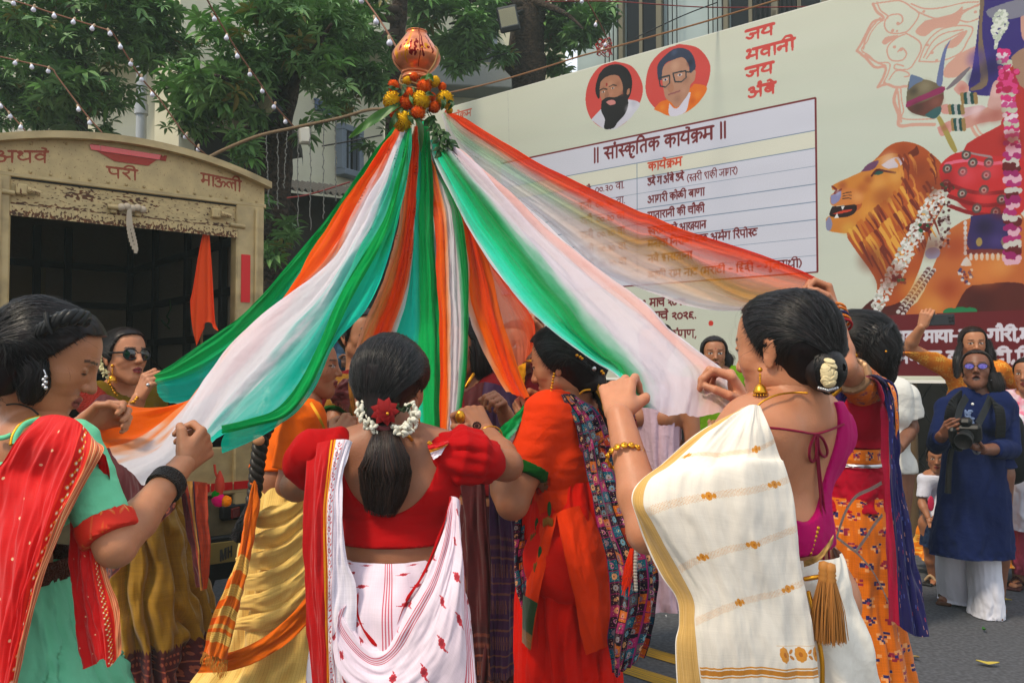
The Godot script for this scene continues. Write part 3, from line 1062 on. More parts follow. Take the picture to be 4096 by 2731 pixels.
func billboard()->void:
	var W:=int(BOARD_LONG*PPM)
	var H:=int(BOARD_TALL*PPM)
	var cream:=Color(.87,.88,.79)
	var red:=Color(.85,.30,.27)
	var wine:=Color(.47,.15,.17)
	var pic:=Pic.new(W,H,cream)
	for y in H:
		var s:=sin(float(y)/H*PI)
		pic.im.fill_rect(Rect2i(0,y,W,1),cream.lerp(Color(.78,.83,.78),.5*s))
	var pink:=Color(.86,.66,.58)
	var ol:=func(flat:Array,w:=2.2)->void:pic.stroke(spline(bps(12,flat),flat.size()*3),w*1.25,pink)
	for p: Array in [[1300,220,1600,140,1700,60,1640,260,1420,300,1300,380,1200,330],[1560,430,1750,310,1640,480,1500,500],[1660,560,1870,480,1800,700,1640,800,1500,800,1520,690],[850,440,900,385,1030,370,930,440,880,470]]:
		pic.poly(ring_of(bps(12,p)),pink)
	ol.call([760,40,800,120,870,190,760,230,690,350,640,450,590,530],4.0)
	ol.call([590,530,680,600,780,700,890,700,870,800,810,910],4.0)
	ol.call([810,910,900,880,1000,910,1110,900],4.0)
	ol.call([1010,930,980,1050,1030,1200,1035,1310,1200,1300,1400,1300],5.0)
	ol.call([800,20,840,110,920,180,820,240,740,340,700,430,640,520,720,580,800,650,930,660,920,760,870,860],2.0)
	ol.call([1050,930,1060,1050,1080,1150,1080,1240,1400,1240],2.0)
	ol.call([760,40,900,20,1050,10,1180,90,1240,150,1180,260,1090,340,930,340,880,260,920,170,1040,150,1070,220,1020,260])
	ol.call([1110,350,1000,400,910,500,940,620,1060,630,1110,560,1060,500,1020,540])
	ol.call([1110,350,1240,430,1260,520,1200,640,1130,720,990,720,1000,670,1080,690])
	ol.call([1240,640,1320,450,1450,320,1620,270,1800,290,1740,440,1660,560,1450,640,1240,640])
	ol.call([1290,600,1380,440,1500,350,1700,310])
	ol.call([1320,610,1420,480,1560,400,1700,330])
	ol.call([1160,40,1300,90,1480,80,1700,30,1860,20])
	ol.call([1220,120,1400,190,1560,170,1700,110,1860,60])
	ol.call([1630,210,1720,120,1880,40],3.0)
	ol.call([1640,200,1750,230,1870,190])
	ol.call([1650,780,1700,640,1800,580,1870,540])
	ol.call([930,830,1000,740,1110,750,1140,790,1090,800])
	ol.call([1770,1280,1850,1420,2000,1500,2100,1480],4.0)
	ol.call([1830,1300,1900,1400,2060,1440])
	for i in 22:
		var t:=float(i)/21.0
		var a:Vector2=bp(12,lerpf(830,660,t)-sin(t*PI)*40,lerpf(190,510,t))
		pic.disc(a,2.0,pink)
		pic.disc(bp(12,lerpf(680,890,t),lerpf(570,685,t)+sin(t*PI)*14),2.0,pink)
		pic.disc(bp(12,lerpf(1020,1055,t),lerpf(960,1270,t)),2.0,pink)
	for a: Array in [[965,320,8],[1010,325,6],[1020,245,8],[985,490,8],[1055,520,8],[1330,470,7],[1380,550,7],[1425,630,7],[1290,120,7],[1830,125,7],[880,865,7]]:
		pic.disc(bp(12,a[0],a[1]),a[2]*.4,pink)
	var skin:=Color(.72,.50,.38)
	var hair:=Color(.12,.11,.12)
	var fill:=func(flat:Array,c:Color)->void:pic.poly(ring_of(bps(13,flat)),c)
	var disc:=[370,388,540,440,636,620,600,800,500,940,380,1020,270,1020,150,930,98,760,130,580,230,440]
	fill.call(disc,red)
	pic.poly(ring_of(bps(13,[150,935,250,830,320,780,480,745,610,780,560,870,500,940,380,1020,270,1020])),Color(.84,.84,.88))
	fill.call([225,510,290,440,400,415,490,460,535,560,520,700,460,760,440,600,400,520,300,540,240,590,230,740,195,690,195,610],hair)
	fill.call([240,580,290,535,380,515,430,560,450,640,430,720,380,760,300,780,250,750,230,660],skin)
	fill.call([250,760,300,725,380,725,470,690,500,780,470,880,400,960,360,1015,275,1020,280,930,245,850],hair)
	fill.call([290,770,330,750,370,755,380,785,330,800],Color(.85,.55,.52))
	fill.call([490,655,512,640,510,690,485,700],skin)
	for e: Array in [[265,675,.0],[355,640,.0]]:
		pic.disc(bp(13,e[0],e[1]),4.5,Color(.9,.85,.8),2.4)
		pic.disc(bp(13,e[0],e[1]),2.2,hair)
		pic.stroke(bps(13,[e[0]-34,e[1]-14,e[0],e[1]-32,e[0]+36,e[1]-24]),3.0,hair)
	fill.call([300,650,318,700,300,728,276,716],skin.darkened(.12))
	pic.disc(bp(13,297,606),2.6,Color(.6,.1,.1),4.0)
	fill.call([985,225,1150,260,1255,380,1270,500,1220,660,1130,800,1000,885,890,900,780,850,690,750,662,620,700,430,820,290],red)
	fill.call([740,840,800,770,880,740,1080,640,1120,600,1240,630,1190,740,1100,830,1000,885,890,900,790,860],Color(.93,.47,.12))
	fill.call([885,780,960,830,1080,670,1070,760,1030,870,890,900],Color(.88,.87,.92))
	fill.call([780,560,775,430,850,330,950,265,1060,280,1120,360,1130,460,1080,500,1060,400,960,370,860,400,820,470,815,560],Color(.20,.24,.33))
	fill.call([815,540,830,440,900,385,1010,350,1065,420,1080,500,1130,465,1125,560,1085,610,1060,700,960,820,900,770,850,730,830,640],skin.lightened(.1))
	fill.call([900,560,930,640,900,680,870,650],skin)
	pic.stroke(bps(13,[880,700,930,685,985,665]),4.0,Color(.62,.38,.36))
	for e: Array in [[[790,545,890,520,890,590,850,630,800,620,790,545],[850,560]],[[920,500,1040,475,1045,540,1000,580,940,580,920,500],[985,515]]]:
		pic.disc(bp(13,e[1][0],e[1][1]),6,Color(.86,.8,.78),3.2)
		pic.disc(bp(13,e[1][0],e[1][1]),2.6,Color(.2,.2,.3))
		pic.stroke(bps(13,e[0]),3.2,Color(.16,.19,.22))
	pic.stroke(bps(13,[1045,490,1085,485]),3.0,Color(.16,.19,.22))
	for b: Array in [[330,600,14,.84,.62,.48],[400,600,12,.60,.38,.28],[265,640,8,.62,.40,.30],[340,690,10,.80,.56,.44],[440,690,10,.55,.34,.26],[940,430,18,.88,.70,.58],[1040,560,14,.60,.42,.34],[870,620,10,.66,.46,.38],[960,740,14,.62,.44,.36],[1020,660,12,.80,.60,.50],[1150,700,14,.98,.60,.15],[820,820,12,.98,.62,.20],[1100,760,12,.80,.34,.06],[930,300,12,.34,.40,.52],[1080,400,12,.10,.12,.18],[500,830,16,.92,.92,.95],[550,780,12,.72,.72,.78]]:
		pic.soft(bp(13,b[0],b[1]),b[2],Color(b[3],b[4],b[5]),.55)
	words(pic,"ja_ya",3,600,195,775,150,62,7,red,.35)
	words(pic,"bha_va_aa_na_ii",3,600,310,905,248,66,7,red,.35)
	words(pic,"ja_ya",3,600,430,772,390,62,7,red,.35)
	words(pic,"a_am_ba_e",3,615,552,785,515,64,7,red,.35)
	var lav:=Color(.86,.87,.91)
	var tl:=bp(2,1285,980)
	var tr:=bp(3,1036,622)
	var bl:=bp(5,1840,375)
	var br:=bp(6,1036,302)
	tl.y=(tl.y+tr.y)*.5
	tr.y=tl.y
	tl.x-=100
	br.y=(bl.y+br.y)*.5
	pic.poly([tl,tr,Vector2(tr.x,br.y),Vector2(tl.x,br.y)],lav)
	var head0:=bp(3,1027,817)
	var head1:=bp(3,1027,928)
	pic.poly([Vector2(tl.x,head0.y),Vector2(tr.x,head0.y),Vector2(tr.x,head1.y),Vector2(tl.x,head1.y)],Color(.90,.90,.82))
	var thin:=Color(.50,.58,.66)
	for y: float in [817,928,1040,1152,1264,1375,1487]:
		var a:=bp(3,1027,y)
		pic.stroke([Vector2(tl.x,a.y),Vector2(tr.x,a.y)],1.6,thin)
	for y: float in [187]:
		var a:=bp(6,1027,y)
		pic.stroke([Vector2(tl.x,a.y),Vector2(tr.x,a.y)],1.6,thin)
	var col:=bp(2,1955,1010)
	pic.stroke([Vector2(col.x,head0.y),Vector2(col.x,br.y)],1.6,thin)
	pic.stroke([tl,tr,Vector2(tr.x,br.y),Vector2(tl.x,br.y)],3.4,wine)
	words(pic,"|_|_ _sa_aa_am_ss_ka_ri_i_ta_ka_ _ka_aa_ya_rr_kra_ma_ _|_|",2,1680,942,2520,772,70,5.2,wine)
	words(pic,"ka_aa_ya_rr_kra_ma",2,2025,1020,2238,985,48,4.0,Color(.86,.32,.20))
	words(pic,"ka_aa_ya_rr_kra_ma",2,760,715,918,690,40,3.6,Color(.86,.42,.32))
	words(pic,"u_da_e_ _ga_ _a_am_ba_e_ _u_da_e",2,2024,1118,2250,1080,44,3.4,wine)
	words(pic,"(_ss_ta_ra_ii_ _sha_kta_ii_ _ja_aa_ga_ra_)",3,230,1092,548,1048,42,2.2,wine)
	words(pic,"a_aa_ga_ra_ii_ _ka_o_lla_ii_ _ba_aa_nna_aa",2,2024,1228,2378,1178,42,3.3,wine)
	words(pic,"ma_aa_ta_aa_ra_aa_na_ii_ _ka_ii_ _ca_au_ka_ii",2,2024,1328,2378,1284,42,3.3,wine)
	words(pic,"ss_va_ra_aa_ja_ya_aa_ca_e_ _a_aa_kha_ya_aa_na",2,2024,1420,2388,1388,42,3.3,wine)
	words(pic,"ma_na_aa_ca_aa_ _i_na_ra_aa_lla_aa_ _tha_aa_tta_ _a_bha_am_ga_ _i_ra_pa_o_ss_tta",5,2024,72,2710,45,42,3.3,wine)
	words(pic,"na_va_e_ _ha_aa_sa_ta_aa_na_aa",5,2024,182,2300,172,40,3.3,wine)
	words(pic,"lla_aa_nna_ii_ _ra_aa_ma_ _na_aa_tta_ _(_ma_ra_aa_tta_ii_ _-_ _i_ha_am_da_ii_ _-_ _ga_ue_ja_ra_aa_tha_ii_)",5,2024,274,2990,232,42,2.6,wine)
	for i in 6:
		words(pic,"ra_aa_ta_rr_au_._ _0_7_._3_0_ _va_aa_.",2,1590+i*4,1172+i*92,1880+i*4,1146+i*95,40,2.2,wine)
	words(pic,"1_9_ _ma_aa_ca_rr_ _2_0_2_6",5,1965,462,2265,448,46,4.0,wine)
	words(pic,"2_7_ _ma_aa_ca_rr_ _2_0_2_6_.",5,1950,545,2332,533,48,4.0,wine)
	words(pic,"pa_tta_aa_am_ga_nna_,",5,2130,660,2332,652,46,3.2,wine)
	pic.disc(bp(6,381,612),6.0,Color(.86,.25,.2))
	pic.stroke([bp(2,1145,540),bp(2,1155,900)],1.2,Color(.75,.76,.72))
	var L:=func(flat:Array,c:Color)->void:pic.poly(ring_of(bps(11,flat)),c)
	var S:=func(flat:Array,w:float,c:Color,w2:=-1.0)->void:pic.stroke(spline(bps(11,flat),flat.size()*3),w,c,w2)
	L.call([690,1480,900,1350,1050,1000,1230,700,1800,650,1800,1480],Color(.78,.42,.20))
	L.call([1180,1480,1300,1260,1420,1220,1800,1220,1800,1480],Color(.36,.13,.10))
	L.call([370,1470,500,1350,640,1300,800,1470],Color(.33,.12,.10))
	var mane:=[420,260,540,150,640,50,760,10,900,40,1000,110,1090,200,1110,330,1080,420,1120,520,1000,760,900,1100,760,1350,540,1400,545,1220,480,1090,400,980,330,880,290,800,300,600,400,400]
	L.call(mane,Color(.72,.33,.13))
	L.call([405,270,520,170,660,110,760,150,760,330,700,480,560,580,420,700,300,780,200,780,130,760,110,700,140,640,370,600,420,520,380,440,250,420,170,420,165,385,240,345],Color(.84,.53,.20))
	L.call([260,400,400,420,430,490,400,540,260,550,160,550,150,470,190,440],Color(.85,.52,.24))
	L.call([150,470,190,450,240,430,230,500,180,540,155,530],Color(.56,.56,.72))
	L.call([165,560,260,555,365,545,360,610,280,650,180,650,140,630],Color(.15,.05,.05))
	L.call([160,625,250,595,330,582,320,600,230,620],Color(.80,.25,.15))
	pic.poly(bps(11,[240,558,272,556,252,592]),Color(.9,.9,.88))
	pic.poly(bps(11,[180,660,222,655,206,615]),Color(.9,.9,.88))
	L.call([110,690,140,645,165,700,150,760,118,755],Color(.55,.56,.68))
	L.call([580,210,680,150,770,150,740,220,640,240],Color(.82,.80,.86))
	L.call([410,265,470,200,560,170,520,240,450,260],Color(.45,.27,.40))
	L.call([510,290,545,255,600,270,560,292],Color(.10,.30,.28))
	S.call([500,300,545,250,620,262,700,275],4.0,Color(.35,.12,.10))
	S.call([165,390,200,420,185,450,240,415],4.0,Color(.5,.15,.1))
	L.call([800,110,860,70,880,45,900,110,840,140],Color(.45,.18,.10))
	for i in 3: S.call([250,455+i*20,300,440+i*24,330,440+i*28],1.6,Color(.25,.14,.12))
	var locks:=RandomNumberGenerator.new()
	locks.seed=4
	for i in 60:
		var t:=float(i%20)/19.0
		var row:=i/20
		var x:=lerpf(350,800,t)+row*90-locks.randf()*40
		var y:=lerpf(760,380,t)+row*110
		var c:Color=[Color(.92,.66,.26),Color(.80,.45,.15),Color(.48,.17,.10)][locks.randi()%3]
		S.call([x,y,x+40+locks.randf()*30,y+90,x+90+locks.randf()*30,y+200],7.0,c,1.5)
	for i in 24:
		var x:=700+locks.randf()*330
		var y:=120+locks.randf()*350
		S.call([x,y,x+30,y+50,x+40,y+130],5.0,[Color(.90,.58,.25),Color(.50,.19,.10)][i%2],1.2)
	L.call([1075,300,1080,210,1180,120,1300,95,1560,30,1800,10,1800,560,1640,640,1400,640,1250,540,1130,420],Color(.80,.16,.17))
	for y: float in [430,530,610]: S.call([1150,y-60,1320,y,1500,y+20,1700,y-10],7.0,Color(.56,.09,.11))
	S.call([1130,200,1300,170,1450,200,1600,190],6.0,Color(.92,.42,.52))
	L.call([1240,95,1340,75,1450,100,1530,150,1400,130],Color(.66,.55,.55))
	for a: Array in [[1140,240],[1270,265],[1355,190],[1490,190],[1470,295],[1130,370],[1450,420],[1265,450],[1600,500],[1390,575],[1550,605],[1300,122],[1540,80]]:
		pic.disc(bp(11,a[0],a[1]),8.0,Color(.35,.30,.28),9.0)
		pic.disc(bp(11,a[0],a[1]),4.4,Color(.70,.66,.60),5.0)
		pic.disc(bp(11,a[0],a[1]),2.2,Color(.45,.12,.12))
	L.call([1340,640,1660,640,1700,920,1330,925,1335,700],Color(.22,.16,.38))
	S.call([1310,945,1500,940,1680,945],9.0,Color(.45,.16,.16))
	for i in 8: pic.disc(bp(11,1340+i*46,985),3.0,Color(.85,.83,.80),7.0)
	for i in 7: pic.disc(bp(11,1292,700+i*42),3.0,Color(.85,.83,.80),4.5)
	for a: Array in [[1410,860],[1620,855]]: pic.disc(bp(11,a[0],a[1]),5.0,Color(.65,.55,.30),8.0)
	L.call([1250,1060,1300,985,1345,1060],Color(.86,.84,.82))
	for i in 26: pic.disc(bp(11,1295+locks.randf_range(-60,60),1150+locks.randf_range(-60,70)),2.6,[Color(.85,.83,.82),Color(.25,.25,.45),Color(.5,.15,.15)][i%3])
	for i in 420:
		var t:=locks.randf()
		var c:=Vector2(1075-t*550,430+t*1000)
		var o:=Vector2(.87,.49)*locks.randf_range(-1,1)*(70 if t<.8 else 55)
		pic.disc(bp(11,c.x+o.x,c.y+o.y),locks.randf_range(2.0,3.6),[Color(.88,.88,.84),Color(.74,.75,.70),Color(.94,.94,.92)][i%3])
	for i in 60:
		var k:=i/20
		var c:Vector2=[Vector2(950,740),Vector2(720,1170),Vector2(1130,400)][k]
		pic.disc(bp(11,c.x+locks.randf_range(-50,60),c.y+locks.randf_range(-35,35)),3.2,[Color(.48,.08,.10),Color(.10,.35,.2),Color(.35,.05,.07)][i%3])
	for i in 80:
		var t:=float(i/2)/39.0
		pic.disc(bp(11,985-t*260+(i%2)*40,1080+t*370+(i%2)*20),4.0,[Color(.82,.80,.78),Color(.55,.45,.42),Color(.30,.09,.10)][(i/2)%3])
	for i in 60: pic.disc(bp(11,1100+locks.randf_range(-60,60),520+locks.randf()*400),2.6,[Color(.7,.66,.64),Color(.3,.1,.1)][i%2])
	pic.disc(bp(11,1015,955),13,Color(.62,.64,.78),11)
	var A:=func(k:int,x:float,y:float,r:float,c:Color,a:=.5)->void:pic.soft(bp(k,x,y),r,c,a)
	for b: Array in [[640,170,26,.95,.85,.80],[560,360,24,.95,.70,.35],[470,330,14,.62,.28,.12],[700,300,22,.95,.72,.36],[600,480,30,.60,.28,.12],[470,600,26,.93,.66,.26],[300,740,22,.90,.72,.30],[380,470,18,.95,.70,.40],[250,380,14,.60,.25,.15],[210,440,9,.78,.78,.88],[420,400,18,.70,.34,.14],[760,100,22,.58,.24,.10],[900,250,34,.50,.20,.10],[1000,400,30,.46,.18,.10],[500,1000,40,.40,.15,.09],[650,1150,40,.42,.15,.09],[1000,900,34,.40,.16,.10],[850,1250,40,.90,.60,.25],[1000,1400,36,.93,.66,.30],[1150,1250,30,.60,.20,.10],[1450,1100,46,.94,.60,.28],[1600,1060,30,.94,.66,.34],[1200,900,34,.60,.20,.10],[1400,1380,40,.26,.08,.07],[1150,330,24,.60,.08,.10],[1300,300,30,.92,.34,.40],[1500,250,26,.90,.30,.36],[1450,480,24,.90,.26,.26],[1300,520,20,.52,.06,.08],[1600,580,26,.50,.06,.08],[1450,730,24,.10,.06,.16],[1560,850,20,.32,.24,.52]]:
		A.call(11,b[0],b[1],b[2],Color(b[3],b[4],b[5]),.55)
	var K:=func(flat:Array,c:Color)->void:pic.poly(ring_of(bps(12,flat)),c)
	K.call([1890,-20,2340,-20,2340,500,2200,900,2000,1000,1760,950,1790,760,1830,500],Color(.21,.15,.47))
	K.call([1880,-20,1925,-20,1900,350,1960,860,1760,950,1800,900,1880,840,1860,500],Color(.50,.42,.34))
	K.call([2100,1300,2110,1000,2160,700,2340,520,2500,700,2500,1560,1700,1560],Color(.74,.18,.16))
	K.call([2200,600,2340,500,2500,600,2500,900,2300,900],Color(.66,.52,.42))
	K.call([2300,200,2340,100,2500,100,2500,480,2330,420],Color(.82,.62,.55))
	K.call([1940,120,2000,80,2340,-20,2500,60,2250,190,2000,190],Color(.52,.52,.58))
	var arm:=Color(.83,.68,.68)
	K.call([1680,1130,1900,1100,1960,1180,1700,1220],arm)
	K.call([1700,1230,1900,1150,2080,1050,2120,1240,1900,1280,1720,1340],Color(.82,.60,.54))
	K.call([1430,1330,1560,1260,1620,1300,1560,1390,1470,1420],Color(.84,.60,.55))
	K.call([1470,1100,1550,1090,1560,1180,1480,1180],Color(.84,.60,.55))
	K.call([1600,930,1680,840,1760,900,1740,980,1660,990],Color(.86,.66,.60))
	K.call([1980,1000,2020,860,2110,830,2140,1000,2090,1140,1960,1120],Color(.84,.66,.62))
	for a: Array in [[1560,1085,1720,1200],[1590,1230,1730,1370],[1690,960,1860,1090]]:
		for i in 5: pic.stroke(bps(12,[lerpf(a[0],a[2],i/5.0),a[1]+20+(a[3]-a[1])*.0,lerpf(a[0],a[2],i/5.0)+12,a[3]-20]),6.5,[Color(.62,.50,.30),Color(.10,.30,.28),Color(.72,.72,.70),Color(.10,.28,.26),Color(.62,.50,.30)][i])
	K.call([1425,1230,1470,1220,1640,1560,1580,1560],Color(.66,.60,.30))
	K.call([1130,850,1300,830,1450,880,1495,930,1490,1060,1440,1150,1340,1220,1180,1180,1115,1120,1110,1010],Color(.45,.40,.30))
	K.call([1115,1060,1300,980,1490,900,1495,960,1300,1040,1115,1120],Color(.58,.16,.36))
	K.call([1115,1120,1300,1060,1490,980,1470,1090,1340,1200,1180,1180],Color(.42,.24,.20))
	K.call([1130,940,1150,790,1190,785,1290,830,1200,880],Color(.40,.48,.60))
	K.call([1300,1200,1400,1130,1470,1110,1460,1190,1390,1240],Color(.20,.38,.38))
	K.call([1580,398,1530,520,1500,700,1480,890,1425,870,1450,700,1500,520],Color(.42,.47,.64))
	K.call([1520,930,1640,800,1760,700,1770,720,1660,850,1540,935],Color(.50,.46,.48))
	for i in 520:
		var t:=locks.randf()
		if i<150: pic.disc(bp(12,lerpf(2110,2040,t)+locks.randf_range(-80,80)*sin(PI*minf(1.0,t+.15)),lerpf(100,500,t)),3.0,[Color(.90,.92,.86),Color(.76,.80,.72)][i%2])
		else:
			var band:=int(t*26.0)%4
			pic.disc(bp(12,lerpf(2120,2230,t)+locks.randf_range(-60,60),lerpf(520,1560,t)),4.0,[Color(.86,.18,.48),Color(.92,.86,.88),Color(.80,.30,.55),Color(.78,.80,.70)][band])
	for i in 260:
		var t:=locks.randf()
		var band:=int(t*22.0)%5
		pic.disc(bp(11,1690+locks.randf_range(-60,60),lerpf(20,1040,t)),5.0,[Color(.62,.10,.40),Color(.90,.70,.76),Color(.70,.16,.45),Color(.82,.80,.76),Color(.40,.09,.11)][band])
	for b: Array in [[1850,600,26,.32,.24,.62],[1820,800,20,.12,.08,.32],[2000,700,26,.10,.07,.28],[1300,900,20,.62,.58,.46],[1220,1120,18,.26,.18,.14],[1420,1060,18,.60,.36,.30],[1180,950,12,.24,.22,.18],[1850,1140,14,.95,.84,.84],[1900,1240,18,.70,.40,.36],[1820,1180,14,.94,.80,.80],[2040,1200,22,.66,.34,.30],[2050,950,16,.95,.80,.78],[1690,920,12,.75,.42,.38],[1500,1330,10,.66,.34,.30],[2200,1450,26,.50,.08,.08]]:
		A.call(12,b[0],b[1],b[2],Color(b[3],b[4],b[5]),.6)
	for i in 50: pic.disc(bp(12,2140+locks.randf_range(-70,130),850+locks.randf_range(-110,110)),4.5,[Color(.88,.25,.52),Color(.72,.10,.30)][i%2])
	for a: Array in [[1165,1450],[1250,1440],[1330,1445]]: pic.disc(bp(11,a[0],a[1]),12,Color(.15,.50,.30),7)
	var m0:=bp(6,1800,549)
	pic.poly([Vector2(bp(6,1250,560).x-40,m0.y),Vector2(W,m0.y),Vector2(W,H-6),Vector2(bp(6,1250,560).x-40,H-6)],Color(.43,.11,.14))
	var white:=Color(.88,.87,.90)
	words(pic,"a_ma_ba_aa_ _ma_aa_ya_aa_-_na_va_-_ga_au_ra_ii_,_ma_aa",6,1460,668,2420,648,62,5.4,white)
	words(pic,"la_ _ma_na_da_ra_ _va_sa_aa_ha_tta_ii_,_i_ma",6,1420,796,2420,784,62,5.4,white)
	pic.grain(.03,3)
	var board:=thing("billboard","large cream programme board with a printed table and a lion","billboard",Vector3(BOARD_A.x,0,BOARD_A.z))
	var t:=Transform3D(Basis(board_dir,Vector3.UP,board_n),BOARD_A)
	var s:=Soup.new()
	s.quad(t*Vector3(0,0,0),t*Vector3(0,BOARD_TALL,0),t*Vector3(BOARD_LONG,BOARD_TALL,0),t*Vector3(BOARD_LONG,0,0))
	for i in 4:
		s.n[i]=board_n
		s.uv[i]=[Vector2(0,1),Vector2(0,0),Vector2(1,0),Vector2(1,1)][i]
	obj("print",s.mesh(),mat(Color(.85,.85,.87),.55,{"tex":pic.tex(),"spec":.3,"nrm":wrinkles(),"ns":.35}),board)
	put("backing",box_mesh(Transform3D(),Vector3(BOARD_LONG+.02,BOARD_TALL+.02,.03)),mat(Color(.80,.80,.76),.7),board,Transform3D(t.basis,t*Vector3(BOARD_LONG*.5,BOARD_TALL*.5,-.018)))
	put("edge_strip",box_mesh(Transform3D(),Vector3(BOARD_LONG+.03,.02,.045)),M.white,board,Transform3D(t.basis,t*Vector3(BOARD_LONG*.5,-.02,-.012)))
	for i in 5:
		var p:=t*Vector3(.3+i*(BOARD_LONG-.6)/4.0,0,-.1)
		obj("post",tube_mesh([Vector3(p.x,0,p.z),Vector3(p.x,4.3,p.z)],.04,.035,8),mat(Color(.36,.29,.20),.8),board)
func truck()->void:
	var R:=gnd(262,4.7)
	var Lp:=gnd(0,3.9)
	var dir:=(R-Lp).normalized()
	var n:=dir.cross(Vector3.UP)
	var T:=Transform3D(Basis(dir,Vector3.UP,n),Lp)
	var tr:=thing("truck","small cream truck with an arched back and red painted words, open and empty","truck",T*Vector3(.56,0,-1.2))
	var X0:=-.14
	var X1:=1.26
	var D:=2.3
	var cream:=Color(.72,.63,.45)
	var rp:=Pic.new(512,128,cream)
	var nz:=FastNoiseLite.new()
	nz.frequency=.03
	nz.fractal_octaves=5
	nz.seed=8
	for y in 128:
		for x in 512:
			var v:=nz.get_noise_2d(x,y)
			var w:=nz.get_noise_2d(x*2.0,y*2.0+500)
			var edge:=smoothstep(90,124,y)*.85
			var near:=maxf(exp(-pow((x-150)/40.0,2)),exp(-pow((x-265)/42.0,2))*.9)
			near=maxf(near*exp(-pow((y-40)/26.0,2)),edge)
			var c:=cream*(1.0+.12*v)
			if w+near*.62>.40: c=Color(.24,.15,.09).lerp(Color(.42,.24,.11),clampf(v+.5,0,1))
			c.a=1
			rp.im.set_pixel(x,y,c)
	M.rust=mat(Color.WHITE,.6,{"tex": rp.tex()})
	M.cream_paint=mat(cream,.45,{"tex":mottled(Color(.96,.95,.92),.22,256,.02,31),"tri":1.5,"spec":.5})
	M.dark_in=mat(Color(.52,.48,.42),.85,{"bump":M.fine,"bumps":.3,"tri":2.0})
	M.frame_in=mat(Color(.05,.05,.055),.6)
	var ay:=func(s:float)->float:return 2.575-.118*pow((s-.56)/.7,2.0)
	var PW:=1024
	var PH:=232
	var pic:=Pic.new(PW,PH,cream)
	for y in PH:
		for x in PW:
			var v:=nz.get_noise_2d(x*.4,y*.4)
			var c:=cream*(1.0+.10*v)
			if nz.get_noise_2d(x*3.0,y*3.0+90)>.5: c=c.lerp(Color(.4,.26,.14),.7)
			c.a=1
			pic.im.set_pixel(x,y,c)
	var tp:=func(x:float,y:float)->Vector2:
		var p:=T.affine_inverse()*on_plane(1,x,y,R,n)
		return Vector2((p.x-X0)/(X1-X0)*PW,(2.60-p.y)/.32*PH)
	var ink:=Color(.56,.24,.13)
	var w1:=func(text:String,x0:float,y0:float,x1:float,y1:float,tall:float)->void:
		write(pic,text,tp.call(x0,y0),tp.call(x1,y1),(tp.call(x0,y0+tall) as Vector2)-(tp.call(x0,y0) as Vector2),8.5,ink,.3)
	w1.call("a_tha_va_rr",-30,945,300,950,70)
	w1.call("pa_ra_ii",670,1045,862,1068,62)
	w1.call("ma_aa_uu_la_ii",1262,1085,1512,1136,66)
	var ptex:=pic.tex()
	var K:=48
	var fr:=Soup.new()
	for i in K:
		var s0:=lerpf(X0,X1,float(i)/K)
		var s1:=lerpf(X0,X1,float(i+1)/K)
		var a:=[Vector3(s0,2.325,0),Vector3(s0,ay.call(s0)-.028,0),Vector3(s1,ay.call(s1)-.028,0),Vector3(s1,2.325,0)]
		var at_:=fr.v.size()
		fr.quad(T*a[0],T*a[1],T*a[2],T*a[3])
		for j in 4:
			fr.uv[at_+j]=Vector2((a[j].x-X0)/(X1-X0),(2.60-a[j].y)/.32)
			fr.n[at_+j]=n
	obj("rear_panel",fr.mesh(),mat(Color.WHITE,.5,{"tex":ptex}),tr)
	var lip:=Soup.new()
	var roof:=Soup.new()
	for i in K:
		var s0:=lerpf(X0-.02,X1+.02,float(i)/K)
		var s1:=lerpf(X0-.02,X1+.02,float(i+1)/K)
		var p0:=Vector3(s0,ay.call(s0),0)
		var p1:=Vector3(s1,ay.call(s1),0)
		var dn:=Vector3(0,-.034,0)
		var o:=Vector3(0,0,.055)
		lip.quad(T*(p0+o+dn),T*(p0+o),T*(p1+o),T*(p1+o+dn))
		lip.quad(T*(p0+dn),T*(p0+o+dn),T*(p1+o+dn),T*(p1+dn))
		lip.quad(T*(p0+o),T*(p0-o*.4),T*(p1-o*.4),T*(p1+o))
		roof.quad(T*(p0-Vector3(0,.006,0)),T*(p0+Vector3(0,-.006,-D)),T*(p1+Vector3(0,-.006,-D)),T*(p1-Vector3(0,.006,0)))
		roof.quad(T*(p0-Vector3(0,.04,0)),T*(p0+Vector3(0,-.04,-D)),T*(p1+Vector3(0,-.04,-D)),T*(p1-Vector3(0,.04,0)))
	obj("roof_edge",lip.mesh(),M.cream_paint,tr)
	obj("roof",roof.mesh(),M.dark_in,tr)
	var bm:=Soup.new()
	bm.quad(T*Vector3(X0+.15,2.175,.012),T*Vector3(X0+.15,2.30,.012),T*Vector3(1.10,2.30,.012),T*Vector3(1.10,2.175,.012))
	bm.uv[0]=Vector2(0,1); bm.uv[1]=Vector2(0,0); bm.uv[2]=Vector2(1,0); bm.uv[3]=Vector2(1,1)
	obj("beam_face",bm.mesh(),M.rust,tr)
	put("beam",box_mesh(Transform3D(),Vector3(1.12,.125,.05),.004),M.cream_paint,tr,T*Transform3D(Basis(),Vector3(.56,2.2375,-.016)))
	put("panel_rim",box_mesh(Transform3D(),Vector3(1.40,.022,.05),.004),M.cream_paint,tr,T*Transform3D(Basis(),Vector3(.56,2.316,.004)))
	put("dark_gap",box_mesh(Transform3D(),Vector3(1.13,.012,.02)),M.black,tr,T*Transform3D(Basis(),Vector3(.56,2.3035,.008)))
	var lower:=Soup.new()
	lower.quad(T*Vector3(X0+.15,2.125,.03),T*Vector3(X0+.15,2.178,.03),T*Vector3(1.10,2.178,.03),T*Vector3(1.10,2.125,.03))
